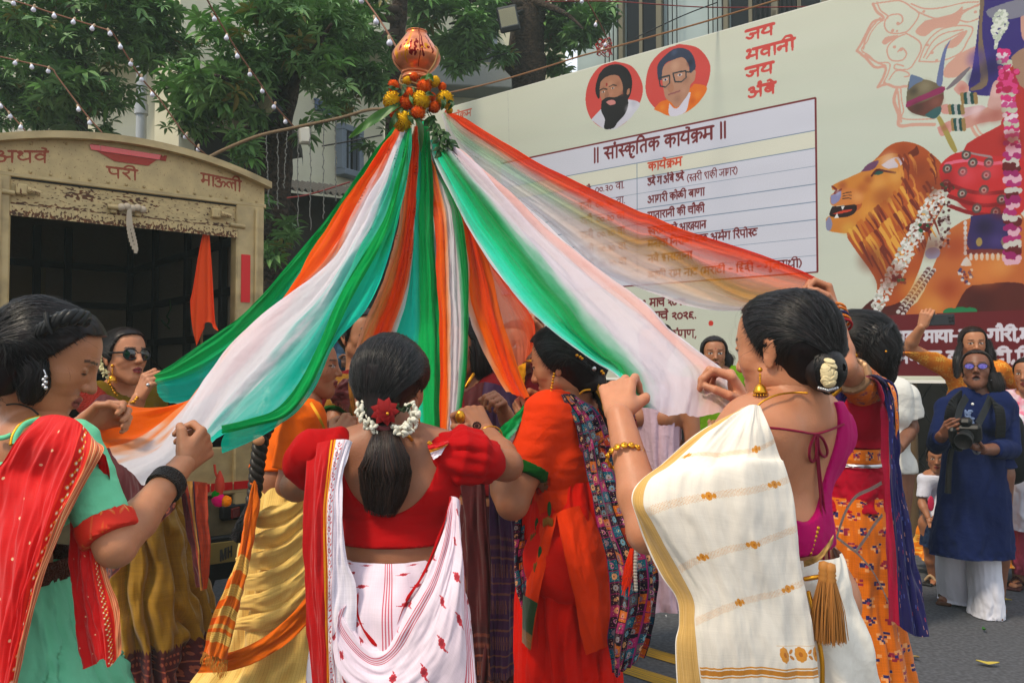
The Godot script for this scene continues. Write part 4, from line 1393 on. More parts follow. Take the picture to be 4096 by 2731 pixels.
	lower.uv[0]=Vector2(0,1); lower.uv[1]=Vector2(0,.7); lower.uv[2]=Vector2(2,.7); lower.uv[3]=Vector2(2,1)
	obj("rusty_lip",lower.mesh(),M.rust,tr)
	for s: float in [X0+.09,X1-.09]:
		put("post",box_mesh(Transform3D(),Vector3(.155,1.64,.09),.008),M.cream_paint,tr,T*Transform3D(Basis(),Vector3(s,1.49,-.012)))
		put("post_edge",box_mesh(Transform3D(),Vector3(.016,1.62,.02),.003),M.cream_paint,tr,T*Transform3D(Basis(),Vector3(s+.03,1.48,.04)))
	for h: Array in [[.07,2.25],[.98,2.245]]:
		var hs:=Soup.new()
		hs.box(Transform3D(Basis(),Vector3(h[0],h[1],.03)),Vector3(.05,.05,.03),.006)
		hs.tube([Vector3(h[0]+.02,h[1],.04),Vector3(h[0]+.075,h[1]-.01,.04)],.016,.012,8)
		put("hinge",hs.mesh(),M.rust,tr,T)
	var lt:=Soup.new()
	lt.tube([Vector3(.44,2.215,.04),Vector3(.52,2.213,.045),Vector3(.60,2.215,.04)],.014,.014,8)
	lt.box(Transform3D(Basis(),Vector3(.47,2.215,.025)),Vector3(.03,.06,.03),.005)
	lt.box(Transform3D(Basis(),Vector3(.585,2.212,.025)),Vector3(.03,.06,.03),.005)
	put("latch",lt.mesh(),M.cream_paint,tr,T)
	for h: Array in [[-.01,2.232],[1.085,2.192]]: put("bolt",tube_mesh([Vector3(h[0]-.03,h[1],.035),Vector3(h[0]+.05,h[1]-.004,.035)],.012,.012,8),M.cream_paint,tr,T)
	var tie:=Soup.new()
	for s in 2:
		var pth:=spline([T*Vector3(.535,2.22,.062),T*Vector3(.528+s*.014,2.14,.065),T*Vector3(.545+s*.02,2.05,.06),T*Vector3(.572,1.995+s*.01,.06)],12)
		for i in 12: tie.box(Transform3D(Basis(dir,Vector3.UP,n),(pth[i]+pth[i+1])*.5),Vector3(.016,(pth[i] as Vector3).distance_to(pth[i+1])*1.1,.004))
	for i in 5: tie.ball(T*Vector3(.50+i*.025,2.216+.006*(i%2),.052),Vector3(.02,.019,.016))
	var to:=obj("cloth_tie",tie.mesh(),mat(Color(.68,.62,.54),.9))
	tag(to,"off white cloth strip knotted on the latch of the truck's beam","cloth strip")
	var rf:=Soup.new()
	var RP:=func(x:float,y:float,o:float)->Vector3:return on_plane(1,x,y,R+n*o,n)
	rf.face([RP.call(562,905,.004),RP.call(575,900,.004),RP.call(1048,975,.004),RP.call(1040,1010,.004),RP.call(1005,1000,.004),RP.call(575,938,.004)])
	rf.face([RP.call(600,942,.004),RP.call(985,1000,.004),RP.call(930,1038,.004),RP.call(720,1010,.004)])
	var plate:=obj("reflector_plate",rf.mesh(),mat(Color(.62,.20,.14),.5),tr)
	var r2:=Soup.new()
	r2.face([RP.call(632,912,.009),RP.call(1010,970,.009),RP.call(1000,1000,.009),RP.call(632,946,.009)])
	r2.face([RP.call(562,905,.009),RP.call(630,912,.009),RP.call(630,945,.009),RP.call(572,936,.009)])
	obj("reflector",r2.mesh(),mat(Color(.86,.05,.05),.25,{"spec":.8}),plate)
	for i in 16:
		var p:=T*Vector3(X0+.08+i*.085,2.342,.001)
		put("rivet",ball(Vector3.ZERO,Vector3.ONE*.008),M.cream_paint,tr,Transform3D(Basis(),p))
	for i in 9:
		var s:=X0+.1+i*.15
		put("rivet",ball(Vector3.ZERO,Vector3.ONE*.007),M.cream_paint,tr,Transform3D(Basis(),T*Vector3(s,ay.call(s)-.052,.001)))
	var rs0:=T.affine_inverse()*on_plane(4,1548,190,R,n)
	var rs1:=T.affine_inverse()*on_plane(4,1548,486,R,n)
	put("red_strip",box_mesh(Transform3D(),Vector3(.05,rs0.y-rs1.y,.004)),mat(Color(.80,.07,.09),.35),tr,T*Transform3D(Basis(),Vector3(rs0.x-.02,(rs0.y+rs1.y)*.5,.036)))
	var inn:=Soup.new()
	inn.box(T*Transform3D(Basis(),Vector3(.56,.70,-D*.5)),Vector3(1.38,.06,D),.0)
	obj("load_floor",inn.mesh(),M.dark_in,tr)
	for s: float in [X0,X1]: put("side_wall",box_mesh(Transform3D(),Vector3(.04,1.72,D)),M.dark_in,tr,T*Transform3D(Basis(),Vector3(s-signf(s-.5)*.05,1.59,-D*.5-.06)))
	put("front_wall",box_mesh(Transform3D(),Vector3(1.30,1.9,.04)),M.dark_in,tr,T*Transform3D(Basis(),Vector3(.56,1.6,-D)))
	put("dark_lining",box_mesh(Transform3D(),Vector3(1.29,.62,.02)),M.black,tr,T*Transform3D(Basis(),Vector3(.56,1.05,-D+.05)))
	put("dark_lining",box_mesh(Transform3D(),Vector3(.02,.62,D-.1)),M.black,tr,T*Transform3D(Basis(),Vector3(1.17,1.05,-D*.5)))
	put("hatch_board",box_mesh(Transform3D(),Vector3(.62,.24,.02),.004),mat(Color(.52,.46,.33),.7),tr,T*Transform3D(Basis(),Vector3(.30,2.02,-D+.045)))
	for y: float in [2.16,1.88,1.62,1.36]:
		put("frame_bar",box_mesh(Transform3D(),Vector3(1.28,.045,.03),.004),M.frame_in,tr,T*Transform3D(Basis(),Vector3(.56,y,-D+.055)))
		put("frame_bar",box_mesh(Transform3D(),Vector3(.03,.045,D-.15),.004),M.frame_in,tr,T*Transform3D(Basis(),Vector3(1.165,y-.02,-D*.5)))
	for s: float in [.1,.55,.75]: put("frame_post",box_mesh(Transform3D(),Vector3(.05,1.7,.035),.004),M.frame_in,tr,T*Transform3D(Basis(),Vector3(s,1.58,-D+.06)))
	for w: float in [.35,.95,1.6,2.2]: put("frame_post",box_mesh(Transform3D(),Vector3(.035,1.7,.05),.004),M.frame_in,tr,T*Transform3D(Basis(),Vector3(1.163,1.58,-w)))
	obj("slack_rope",tube_mesh(spline([T*Vector3(1.12,1.62,-1.9),T*Vector3(1.12,1.42,-1.3),T*Vector3(1.12,1.38,-.9),T*Vector3(1.12,1.47,-.4)],14),.006,.006,5),mat(Color(.26,.19,.12),.9),tr)
	obj("green_cord",tube_mesh(spline([T*Vector3(1.12,1.86,-1.15),T*Vector3(1.11,1.80,-1.1),T*Vector3(1.12,1.76,-1.2),T*Vector3(1.11,1.73,-1.12),T*Vector3(1.12,1.70,-1.22),T*Vector3(1.11,1.74,-1.28),T*Vector3(1.12,1.68,-1.15)],30),.006,.006,5),mat(Color(.16,.30,.14),.8),tr)
	put("tail_board",box_mesh(Transform3D(),Vector3(1.40,.2,.05),.006),M.cream_paint,tr,T*Transform3D(Basis(),Vector3(.56,.90,-.02)))
	put("tail_rail",box_mesh(Transform3D(),Vector3(1.40,.06,.07),.008),M.cream_paint,tr,T*Transform3D(Basis(),Vector3(.56,.78,.0)))
	put("bumper",box_mesh(Transform3D(),Vector3(1.36,.26,.06),.012),mat(Color(.42,.38,.28),.6,{"tex":mottled(Color(.9,.88,.84),.3,128,.03,44),"tri":2.0}),tr,T*Transform3D(Basis(),Vector3(.56,.61,-.02)))
	put("step",box_mesh(Transform3D(),Vector3(1.30,.07,.08),.01),M.black,tr,T*Transform3D(Basis(),Vector3(.56,.50,.0)))
	for i in 4: put("red_mark",box_mesh(Transform3D(),Vector3(.115,.042,.004)),mat(Color(.75,.07,.08),.35),tr,T*Transform3D(Basis(),Vector3(.78+i*.122,.795,.037)))
	var lp:=put("tail_lamp",box_mesh(Transform3D(),Vector3(.16,.085,.04),.012),M.black,tr,T*Transform3D(Basis(),Vector3(1.10,.655,.022)))
	put("red_lens",box_mesh(Transform3D(),Vector3(.082,.055,.012),.004),mat(Color(.35,.05,.04),.2),lp,T*Transform3D(Basis(),Vector3(1.066,.655,.046)))
	put("amber_lens",box_mesh(Transform3D(),Vector3(.04,.055,.012),.004),mat(Color(.50,.22,.04),.2),lp,T*Transform3D(Basis(),Vector3(1.132,.655,.046)))
	var np:=Pic.new(256,96,Color(.62,.50,.16))
	var pm:=put("number_plate",box_mesh(Transform3D(),Vector3(.30,.11,.012),.002),mat(Color(.50,.42,.20),.6),tr,T*Transform3D(Basis(),Vector3(1.07,.45,.04)))
	var tm:=TextMesh.new()
	var sf:=SystemFont.new()
	sf.font_names=PackedStringArray(["Droid Sans"])
	sf.font_weight=700
	tm.font=sf
	tm.text="MH.0"
	tm.font_size=32
	tm.depth=.004
	tm.pixel_size=.0026
	put("number",tm,mat(Color(.12,.11,.10),.6),pm,T*Transform3D(Basis(),Vector3(1.05,.45,.049)))
	put("mud_flap",box_mesh(Transform3D(),Vector3(1.1,.16,.03),.004),M.black,tr,T*Transform3D(Basis(),Vector3(.62,.37,-.05)))
	for s: float in [-.02,1.12]:
		var wheel:=put("wheel",lathe([Vector2(.0,.08),Vector2(.14,.08),Vector2(.16,.05),Vector2(.26,.085),Vector2(.30,.06),Vector2(.30,-.06),Vector2(.26,-.085),Vector2(.0,-.085)],28),M.black,tr,T*Transform3D(Basis(Vector3(0,0,1),PI/2),Vector3(s,.30,-.75)))
	put("cab",box_mesh(Transform3D(),Vector3(1.3,1.1,.9),.08),M.cream_paint,tr,T*Transform3D(Basis(),Vector3(.56,1.25,-D-.5)))
	var f:=[]
	for r: Array in [[1285,8,1250,150,1212,380,1192,470],[1292,8,1262,160,1240,380,1236,490,1228,640,1232,765],[1300,12,1285,200,1285,420,1280,600,1260,650],[1308,20,1315,220,1322,430,1330,590,1325,612],[1312,30,1330,260,1342,460,1352,620,1362,668]]:
		f.append(line_of(4,r,4.52,4.48))
	var fl:=obj("flag",sheet(f,30,10,null,func(u,r):return .012*sin(r*4.2)*u),mat(Color(.93,.29,.05),.8,{"back":Color(.5,.15,.03),"rim":.3}))
	tag(fl,"plain orange flag hanging limp on a stick in the truck's opening","flag")
	var st:=tube_mesh([q(4,1290,0,4.54),q(4,1264,640,4.54),q(4,1258,1010,4.54)],.009,.009,6)
	tag(obj("flag_stick",st,mat(Color(.45,.33,.20),.8)),"thin wooden stick that carries the orange flag beside the truck's post","stick")
func ball(c:Vector3,r:Vector3,b:=Basis())->ArrayMesh:
	var s:=Soup.new()
	s.ball(c,r,b,6,8)
	return s.mesh()
func lathe(prof:Array,sides:=32)->ArrayMesh:
	var s:=Soup.new()
	s.lathe(prof,Transform3D(),sides)
	return s.mesh()
func leaf_whorl(seed_:int,count:=8,long:=.12)->ArrayMesh:
	var r:=RandomNumberGenerator.new()
	r.seed=seed_
	var s:=Soup.new()
	for i in count:
		var a:=TAU*i/count+r.randf_range(-.25,.25)
		var tilt:=r.randf_range(-.15,.55)
		var out:=Vector3(cos(a)*cos(tilt),sin(tilt),sin(a)*cos(tilt))
		var side:=Vector3(-sin(a),0,cos(a))
		var l:=long*r.randf_range(.7,1.15)
		var w:=l*.15
		var up:=side.cross(out)
		if up.y<0: up=-up
		var prev:=[]
		for k in 5:
			var t:=k/4.0
			var c:=out*(.012+l*t)-Vector3.UP*l*.45*t*t
			var ww:float=w*[.25,.85,1.0,.7,.04][k]
			var now:=[c-side*ww+up*ww*.35,c,c+side*ww+up*ww*.35]
			if k>0:
				for h in 2:
					var nn: Vector3=(up+side*(.3 if h==0 else -.3)).normalized()
					var j:=s.vert(prev[h],nn)
					s.vert(prev[h+1],nn); s.vert(now[h+1],nn); s.vert(now[h],nn)
					s.tri(j,j+1,j+2); s.tri(j,j+2,j+3)
			prev=now
	return s.mesh()
func crown(parent:Node3D,clumps:Array,light:float,scale:=1.0)->void:
	var where:=[]
	var tint:=[]
	for c: Array in clumps:
		var mid:=q(c[0],c[1],c[2],c[5])
		var per:float=c[5]/F/ZOOM_SCALE[c[0]]
		for i in int(c[7]):
			var p:=Vector3(rng.randfn(),rng.randfn(),rng.randfn()).normalized()*pow(rng.randf(),.45)
			var o:=mid+Vector3(p.x*c[3]*per,p.y*c[4]*per,p.z*c[6])
			var gap:=fn.get_noise_3dv(o*1.9)
			if gap<.02: continue
			var b:=Basis.from_euler(Vector3(rng.randf_range(-.7,.7),rng.randf()*TAU,rng.randf_range(-.7,.7))).scaled(Vector3.ONE*rng.randf_range(.7,1.25)*scale)
			where.append(Transform3D(b,o))
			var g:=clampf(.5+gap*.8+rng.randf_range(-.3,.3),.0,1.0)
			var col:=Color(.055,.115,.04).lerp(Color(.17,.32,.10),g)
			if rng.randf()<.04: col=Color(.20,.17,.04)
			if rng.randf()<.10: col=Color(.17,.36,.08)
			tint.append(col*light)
	var per_kind:=3
	for k in per_kind:
		var mm:=MultiMesh.new()
		mm.transform_format=MultiMesh.TRANSFORM_3D
		mm.use_colors=true
		mm.mesh=leaf_whorl(40+k,7+k)
		var count:=0
		for i in where.size():
			if i%per_kind==k: count+=1
		mm.instance_count=count
		var j:=0
		for i in where.size():
			if i%per_kind!=k: continue
			mm.set_instance_transform(j,where[i])
			mm.set_instance_color(j,tint[i])
			j+=1
		var o:=MultiMeshInstance3D.new()
		o.multimesh=mm
		o.material_override=M.leaf
		o.name="foliage" if k==0 else "foliage_%03d"%k
		o.set_meta("kind","stuff")
		parent.add_child(o)
		o.position=-offset_of(parent)
func trunk_mesh(path:Array,radii:Array,bumps:=.02)->ArrayMesh:
	var rings:=spline(path,40)
	var s:=[]
	for i in 41:
		var f:=float(i)/40*(radii.size()-1)
		var k:=mini(int(f),radii.size()-2)
		s.append([rings[i],lerpf(radii[k],radii[k+1],f-k),lerpf(radii[k],radii[k+1],f-k),.0])
	return loft(s,80,28,func(u,a):return bumps*(fn.get_noise_3d(cos(a)*1.5,u*14.0,sin(a)*1.5)+.6*fn.get_noise_3d(cos(a)*5.0,u*30.0,sin(a)*5.0)))
func trees()->void:
	M.leaf=mat(Color.WHITE,.5,{"vc":true,"back":Color(.35,.5,.2),"spec":.4})
	M.bark=mat(Color(.24,.19,.15),.95,{"tex":mottled(Color(.8,.78,.76),.7,256,.04,61),"tri":1.6,"bump":M.fine,"bumps":2.5})
	M.twig=mat(Color(.20,.15,.11),.9)
	var d:=7.4
	var t1:=thing("tree","leafy tree with a slim dark trunk beside the truck, a floodlight on it","tree",gnd(272,d))
	obj("trunk",trunk_mesh([gnd(270,d),q(1,1700,1560,d),q(1,1720,1150,d),q(1,1735,800,d),q(1,1790,450,d),q(1,1830,100,d),q(1,1850,-300,d)],[.19,.165,.155,.15,.14,.12,.09]),M.bark,t1)
	for b: Array in [[1735,780,1560,560,1350,470,1.2],[1740,700,1900,420,2080,150,.8],[1760,600,1500,300,1300,200,.5],[1790,500,2000,300,2150,330,-.4],[1700,1300,1800,1270,1860,1330,-.4],[1720,620,1600,760,1450,860,-.6]]:
		obj("limb",tube_mesh(spline([q(1,b[0],b[1],d),q(1,b[2],b[3],d-b[6]*.5),q(1,b[4],b[5],d-b[6])],10),.06,.012,6),M.bark,t1)
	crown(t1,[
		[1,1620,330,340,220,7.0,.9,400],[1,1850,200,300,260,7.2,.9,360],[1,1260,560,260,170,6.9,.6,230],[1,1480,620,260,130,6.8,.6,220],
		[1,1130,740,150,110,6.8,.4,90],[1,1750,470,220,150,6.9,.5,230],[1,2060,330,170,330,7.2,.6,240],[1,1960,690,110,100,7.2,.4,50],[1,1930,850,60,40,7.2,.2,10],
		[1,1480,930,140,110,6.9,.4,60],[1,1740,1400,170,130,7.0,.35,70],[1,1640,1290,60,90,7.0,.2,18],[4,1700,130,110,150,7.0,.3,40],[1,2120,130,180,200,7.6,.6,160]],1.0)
	var t2:=thing("tree","dense dark tree over the truck's roof at the left edge","tree",gnd(66,8.6))
	obj("trunk",trunk_mesh([gnd(72,8.6),q(1,470,780,8.6),q(1,475,500,8.6),q(1,430,200,8.6),q(1,400,-100,8.6)],[.2,.15,.14,.12,.1]),M.bark,t2)
	for b: Array in [[470,500,250,350,60,330],[430,250,700,120,950,60],[440,300,200,100,-50,60],[470,560,600,480,700,460]]:
		obj("limb",tube_mesh(spline([q(1,b[0],b[1],8.6),q(1,b[2],b[3],8.2),q(1,b[4],b[5],7.9)],10),.07,.015,6),M.bark,t2)
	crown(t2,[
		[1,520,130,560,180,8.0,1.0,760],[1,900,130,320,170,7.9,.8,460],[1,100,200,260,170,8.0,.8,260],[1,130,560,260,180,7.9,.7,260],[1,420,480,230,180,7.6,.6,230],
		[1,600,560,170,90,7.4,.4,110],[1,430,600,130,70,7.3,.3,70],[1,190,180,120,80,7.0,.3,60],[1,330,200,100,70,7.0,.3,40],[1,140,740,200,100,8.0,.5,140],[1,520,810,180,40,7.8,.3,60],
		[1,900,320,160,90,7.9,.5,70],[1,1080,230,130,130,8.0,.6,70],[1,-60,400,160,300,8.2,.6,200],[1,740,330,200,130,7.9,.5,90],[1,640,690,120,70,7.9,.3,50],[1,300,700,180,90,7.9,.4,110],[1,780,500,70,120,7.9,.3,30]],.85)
	var t3:=thing("tree","stout rough barked tree behind the board beside the copper pot","tree",gnd(527,11.5))
	obj("trunk",trunk_mesh([gnd(530,11.5),q(2,1280,560,11.5),q(2,1265,400,11.5),q(2,1270,200,11.5),q(2,1290,0,11.5),q(2,1300,-400,11.5)],[.36,.27,.26,.235,.24,.2],.03),M.bark,t3)
	obj("stub",tube_mesh(spline([q(2,1230,480,11.4),q(2,1160,410,11.35),q(2,1130,370,11.3)],8),.10,.09,10),M.bark,t3)
	for b: Array in [[1280,60,1000,100,780,150],[1290,0,1500,80,1620,180],[1280,100,900,240,830,420],[1270,30,900,0,620,60],[620,60,600,130,590,170]]:
		obj("limb",tube_mesh(spline([q(2,b[0],b[1],11.4),q(2,b[2],b[3],10.8),q(2,b[4],b[5],10.4)],10),.06,.012,6),M.bark,t3)
	crown(t3,[
		[2,850,200,190,190,10.6,.8,300],[2,660,90,170,140,10.4,.8,260],[2,970,80,170,130,10.8,.6,240],[2,1120,310,60,90,10.8,.3,50],[2,1470,120,110,200,11.6,.5,190],
		[2,1640,200,130,160,11.0,.5,190],[2,1460,380,90,90,11.8,.4,80],[2,1600,60,170,80,11.2,.5,130],[2,1750,120,90,110,11.0,.3,70],[2,830,420,40,80,10.4,.2,12],[2,870,310,110,110,10.5,.4,120]],.9,1.35)
	var t4:=thing("tree","drooping leafy boughs between the left tree and the copper pot","tree",gnd(400,8.4))
	obj("trunk",trunk_mesh([gnd(392,9.2),q(2,430,900,9.2),q(2,440,400,9.0),q(2,470,0,8.9),q(2,470,-300,8.9)],[.12,.10,.09,.09,.07]),M.bark,t4)
	for b: Array in [[460,60,300,40,100,60,40,240],[450,200,250,260,60,330,40,480],[450,120,200,100,40,140,60,330]]:
		obj("limb",tube_mesh(spline([q(2,b[0],b[1],8.9),q(2,b[2],b[3],8.5),q(2,b[4],b[5],8.2),q(2,b[6],b[7],8.1)],14),.05,.01,6),M.twig,t4)
	crown(t4,[
		[2,120,200,200,150,8.3,.6,170],[2,160,420,230,130,8.3,.6,240],[2,60,560,150,90,8.3,.4,110],[2,300,520,110,90,8.3,.4,110],[2,360,120,150,120,8.5,.5,180],[2,290,760,90,60,8.2,.3,26],[2,150,700,120,60,8.2,.3,40],[2,250,920,40,60,8.2,.2,14],[2,330,330,90,110,8.4,.4,80]],.8)
func dir_of(yaw:float)->Vector3:return Vector3(sin(deg_to_rad(yaw)),0,cos(deg_to_rad(yaw)))
func hand_bones(w:Vector3,f:Vector3,pn:Vector3,thumb:Vector3,curl:Array,s:=1.0,spread:=.06)->Array:
	f=f.normalized()
	pn=(pn-f*pn.dot(f)).normalized()
	var side:=f.cross(pn).normalized()
	if side.dot(thumb)<0: side=-side
	var B:=[]
	var L:=[[.044,.026,.021],[.048,.029,.022],[.045,.027,.021],[.036,.021,.018]]
	for i in 4:
		var lat:=(.030-i*.0195)*s
		var root:Vector3=w+f*(.084-absf(i-1.2)*.004)*s+side*lat-pn*.004*s
		B.append(bone(w+f*.012*s+side*lat*.55,root,.0135*s,.0105*s,.010*s))
		var d:=(f+side*(1.2-i)*spread).normalized()
		var axis:=d.cross(pn).normalized()
		var p:=root
		var a:=.0
		var c: Array=curl[i] if curl[0] is Array else curl
		for j in 3:
			a+=deg_to_rad(c[j])
			var dd:=d.rotated(axis,a)
			var e:Vector3=p+dd*(L[i][j]*s)
			var r0: float=[.0098,.0086,.0078][j]*s*(.9 if i==3 else 1.0)
			B.append(bone(p,e,r0,r0*.9,.004*s))
			p=e
	B.append(bone(w,w+f*.05*s+pn*.004*s,.021*s,.017*s,.014*s,pn,.8))
	var t0:=w+f*.022*s+side*.024*s+pn*.008*s
	var tk: float=curl[4] if curl.size()>4 else 30.0
	var td:=(f*.75+side*.65+pn*.35).normalized()
	var t1:=t0+td*.040*s
	var td2:=(f*.9+side*(.35-tk*.012)+pn*(.25+tk*.014)).normalized()
	var t2:=t1+td2*.032*s
	var td3:=(f*.8+side*(.15-tk*.02)+pn*(.25+tk*.016)).normalized()
	B.append(bone(t0,t1,.0145*s,.0108*s,.010*s))
	B.append(bone(t1,t2,.0105*s,.0092*s,.003*s))
	B.append(bone(t2,t2+td3*.024*s,.0090*s,.0075*s,.003*s))
	return B
const GRIP:=[62.0,78.0,45.0]
const PINCH:=[48.0,62.0,25.0]
const LOOSE:=[18.0,28.0,18.0]
func head_bones(c:Vector3,b:Basis,s:float,o:={})->Array:
	var H:=func(x:float,y:float,z:float)->Vector3:return c+b*Vector3(x,y,z)*s
	var B:=[
		bone(H.call(0,.030,-.030),H.call(0,.036,.022),.079*s,.073*s,.02*s,b.x,.94),
		bone(H.call(0,-.015,.035),H.call(0,-.062,.046),.060*s,.044*s,.03*s,b.x,.95),
		bone(H.call(0,-.02,-.03),H.call(0,-.05,-.01),.060*s,.05*s,.03*s),
		bone(H.call(0,-.098,.062),H.call(0,-.096,.064),.018*s,.018*s,.022*s)]
	for e: float in [-1.0,1.0]:
		B.append(bone(H.call(e*.034,-.024,.050),H.call(e*.030,-.034,.052),.027*s,.024*s,.02*s))
		B.append(bone(H.call(e*.046,-.055,.008),H.call(e*.010,-.095,.056),.021*s,.018*s,.026*s))
		B.append(bone(H.call(e*.034,.024,.077),H.call(e*.008,.023,.086),.009*s,.009*s,.012*s))
	B.append(bone(H.call(0,.014,.088),H.call(0,-.026,.107),.0075*s,.0115*s,.012*s))
	for e: float in [-1.0,1.0]:
		B.append(bone(H.call(e*.011,-.030,.096),H.call(e*.011,-.029,.095),.0078*s,.0078*s,.006*s))
		B.append(bone(H.call(e*.031,.006,.096),H.call(e*.033,.006,.096),.013*s,.013*s,.012*s,null,1.0,-1.0))
		B.append(bone(H.call(e*.031,.004,.0765),H.call(e*.0312,.004,.0765),.0125*s,.0125*s,.004*s))
		B.append(bone(H.call(e*.031 - .012,.0095,.0835),H.call(e*.031+.012,.0095,.0835),.0038*s,.0038*s,.004*s))
		B.append(bone(H.call(e*.017,-.058,.084),H.call(0,-.0555,.094),.0055*s,.0062*s,.006*s))
		B.append(bone(H.call(e*.014,-.069,.083),H.call(0,-.0695,.091),.006*s,.0075*s,.006*s))
		B.append(bone(H.call(e*.077,.012,-.020),H.call(e*.073,-.028,-.009),.021*s,.011*s,.006*s,b.x,.38))
		B.append(bone(H.call(e*.090,.002,-.010),H.call(e*.086,-.012,-.006),.010*s,.008*s,.005*s,null,1.0,-1.0))
	if o.get("mouth",.0)>.0:
		B.append(bone(H.call(-.008,-.066,.096),H.call(.008,-.066,.096),.012*s,.012*s,.004*s,null,1.0,-1.0))
	return B
func face_colour(c:Vector3,b:Basis,s:float,skin:Color,o:={})->Callable:
	var inv:=b.inverse()
	var lips:Color=lin(o.get("lips",Color(.50,.20,.18)))
	var sk:=lin(skin)
	var dark:=Color(.012,.009,.008)
	return func(p:Vector3,_g:Vector3)->Color:
		var l:=inv*(p-c)/s
		var col:=sk*(1.0+.10*fn.get_noise_3dv(p*22.0))
		if l.z>.045:
			var ax:=absf(l.x)
			col=col.lerp(sk*Color(1.08,.86,.82),clampf(1.0-Vector2(ax - .036,l.y+.03).length()/.03,0,1)*.35)
			var e:=Vector2((ax - .031)/.0135,(l.y - .004)/.0055).length()
			if o.get("closed",false):
				if e<1.25 and l.z>.06: col=dark if l.y<.0025-.12*absf(ax - .031) and l.y>-.0012-.12*absf(ax - .031) else sk*.9
			elif e<1.0 and l.z>.07:
				col=Color(.62,.58,.54) if absf(ax - .031+o.get("gaze",.0)*signf(l.x))>.0055 else dark
			elif e<1.45 and l.y>.004 and l.z>.06: col=dark
			var by:=.0255+.06*(ax - .014)-14.0*maxf(.0,ax - .036)*(ax - .036)
			if absf(l.y-by-.002)<.0028 and ax>.013 and ax<.05: col=dark.lerp(sk,.15)
			var m:=Vector2(l.x/.021,(l.y+.063)/.0125).length()
			if m<1.0 and l.z>.07: col=lips
			if m<.9 and absf(l.y+.0632)<.0016: col=lips*.35
			if o.get("mouth",.0)>.0 and Vector2(l.x/.018,(l.y+.066)/.012).length()<1.0:col=Color(.03,.008,.008)
			if o.get("bindi",false) and Vector2(l.x,l.y - .034).length()<.0045:col=Color(.25,.01,.01)
			if o.get("moustache",false) and Vector2(l.x/.024,(l.y+.047)/.006).length()<1.0:col=dark
		return Color(col.r,col.g,col.b,1)
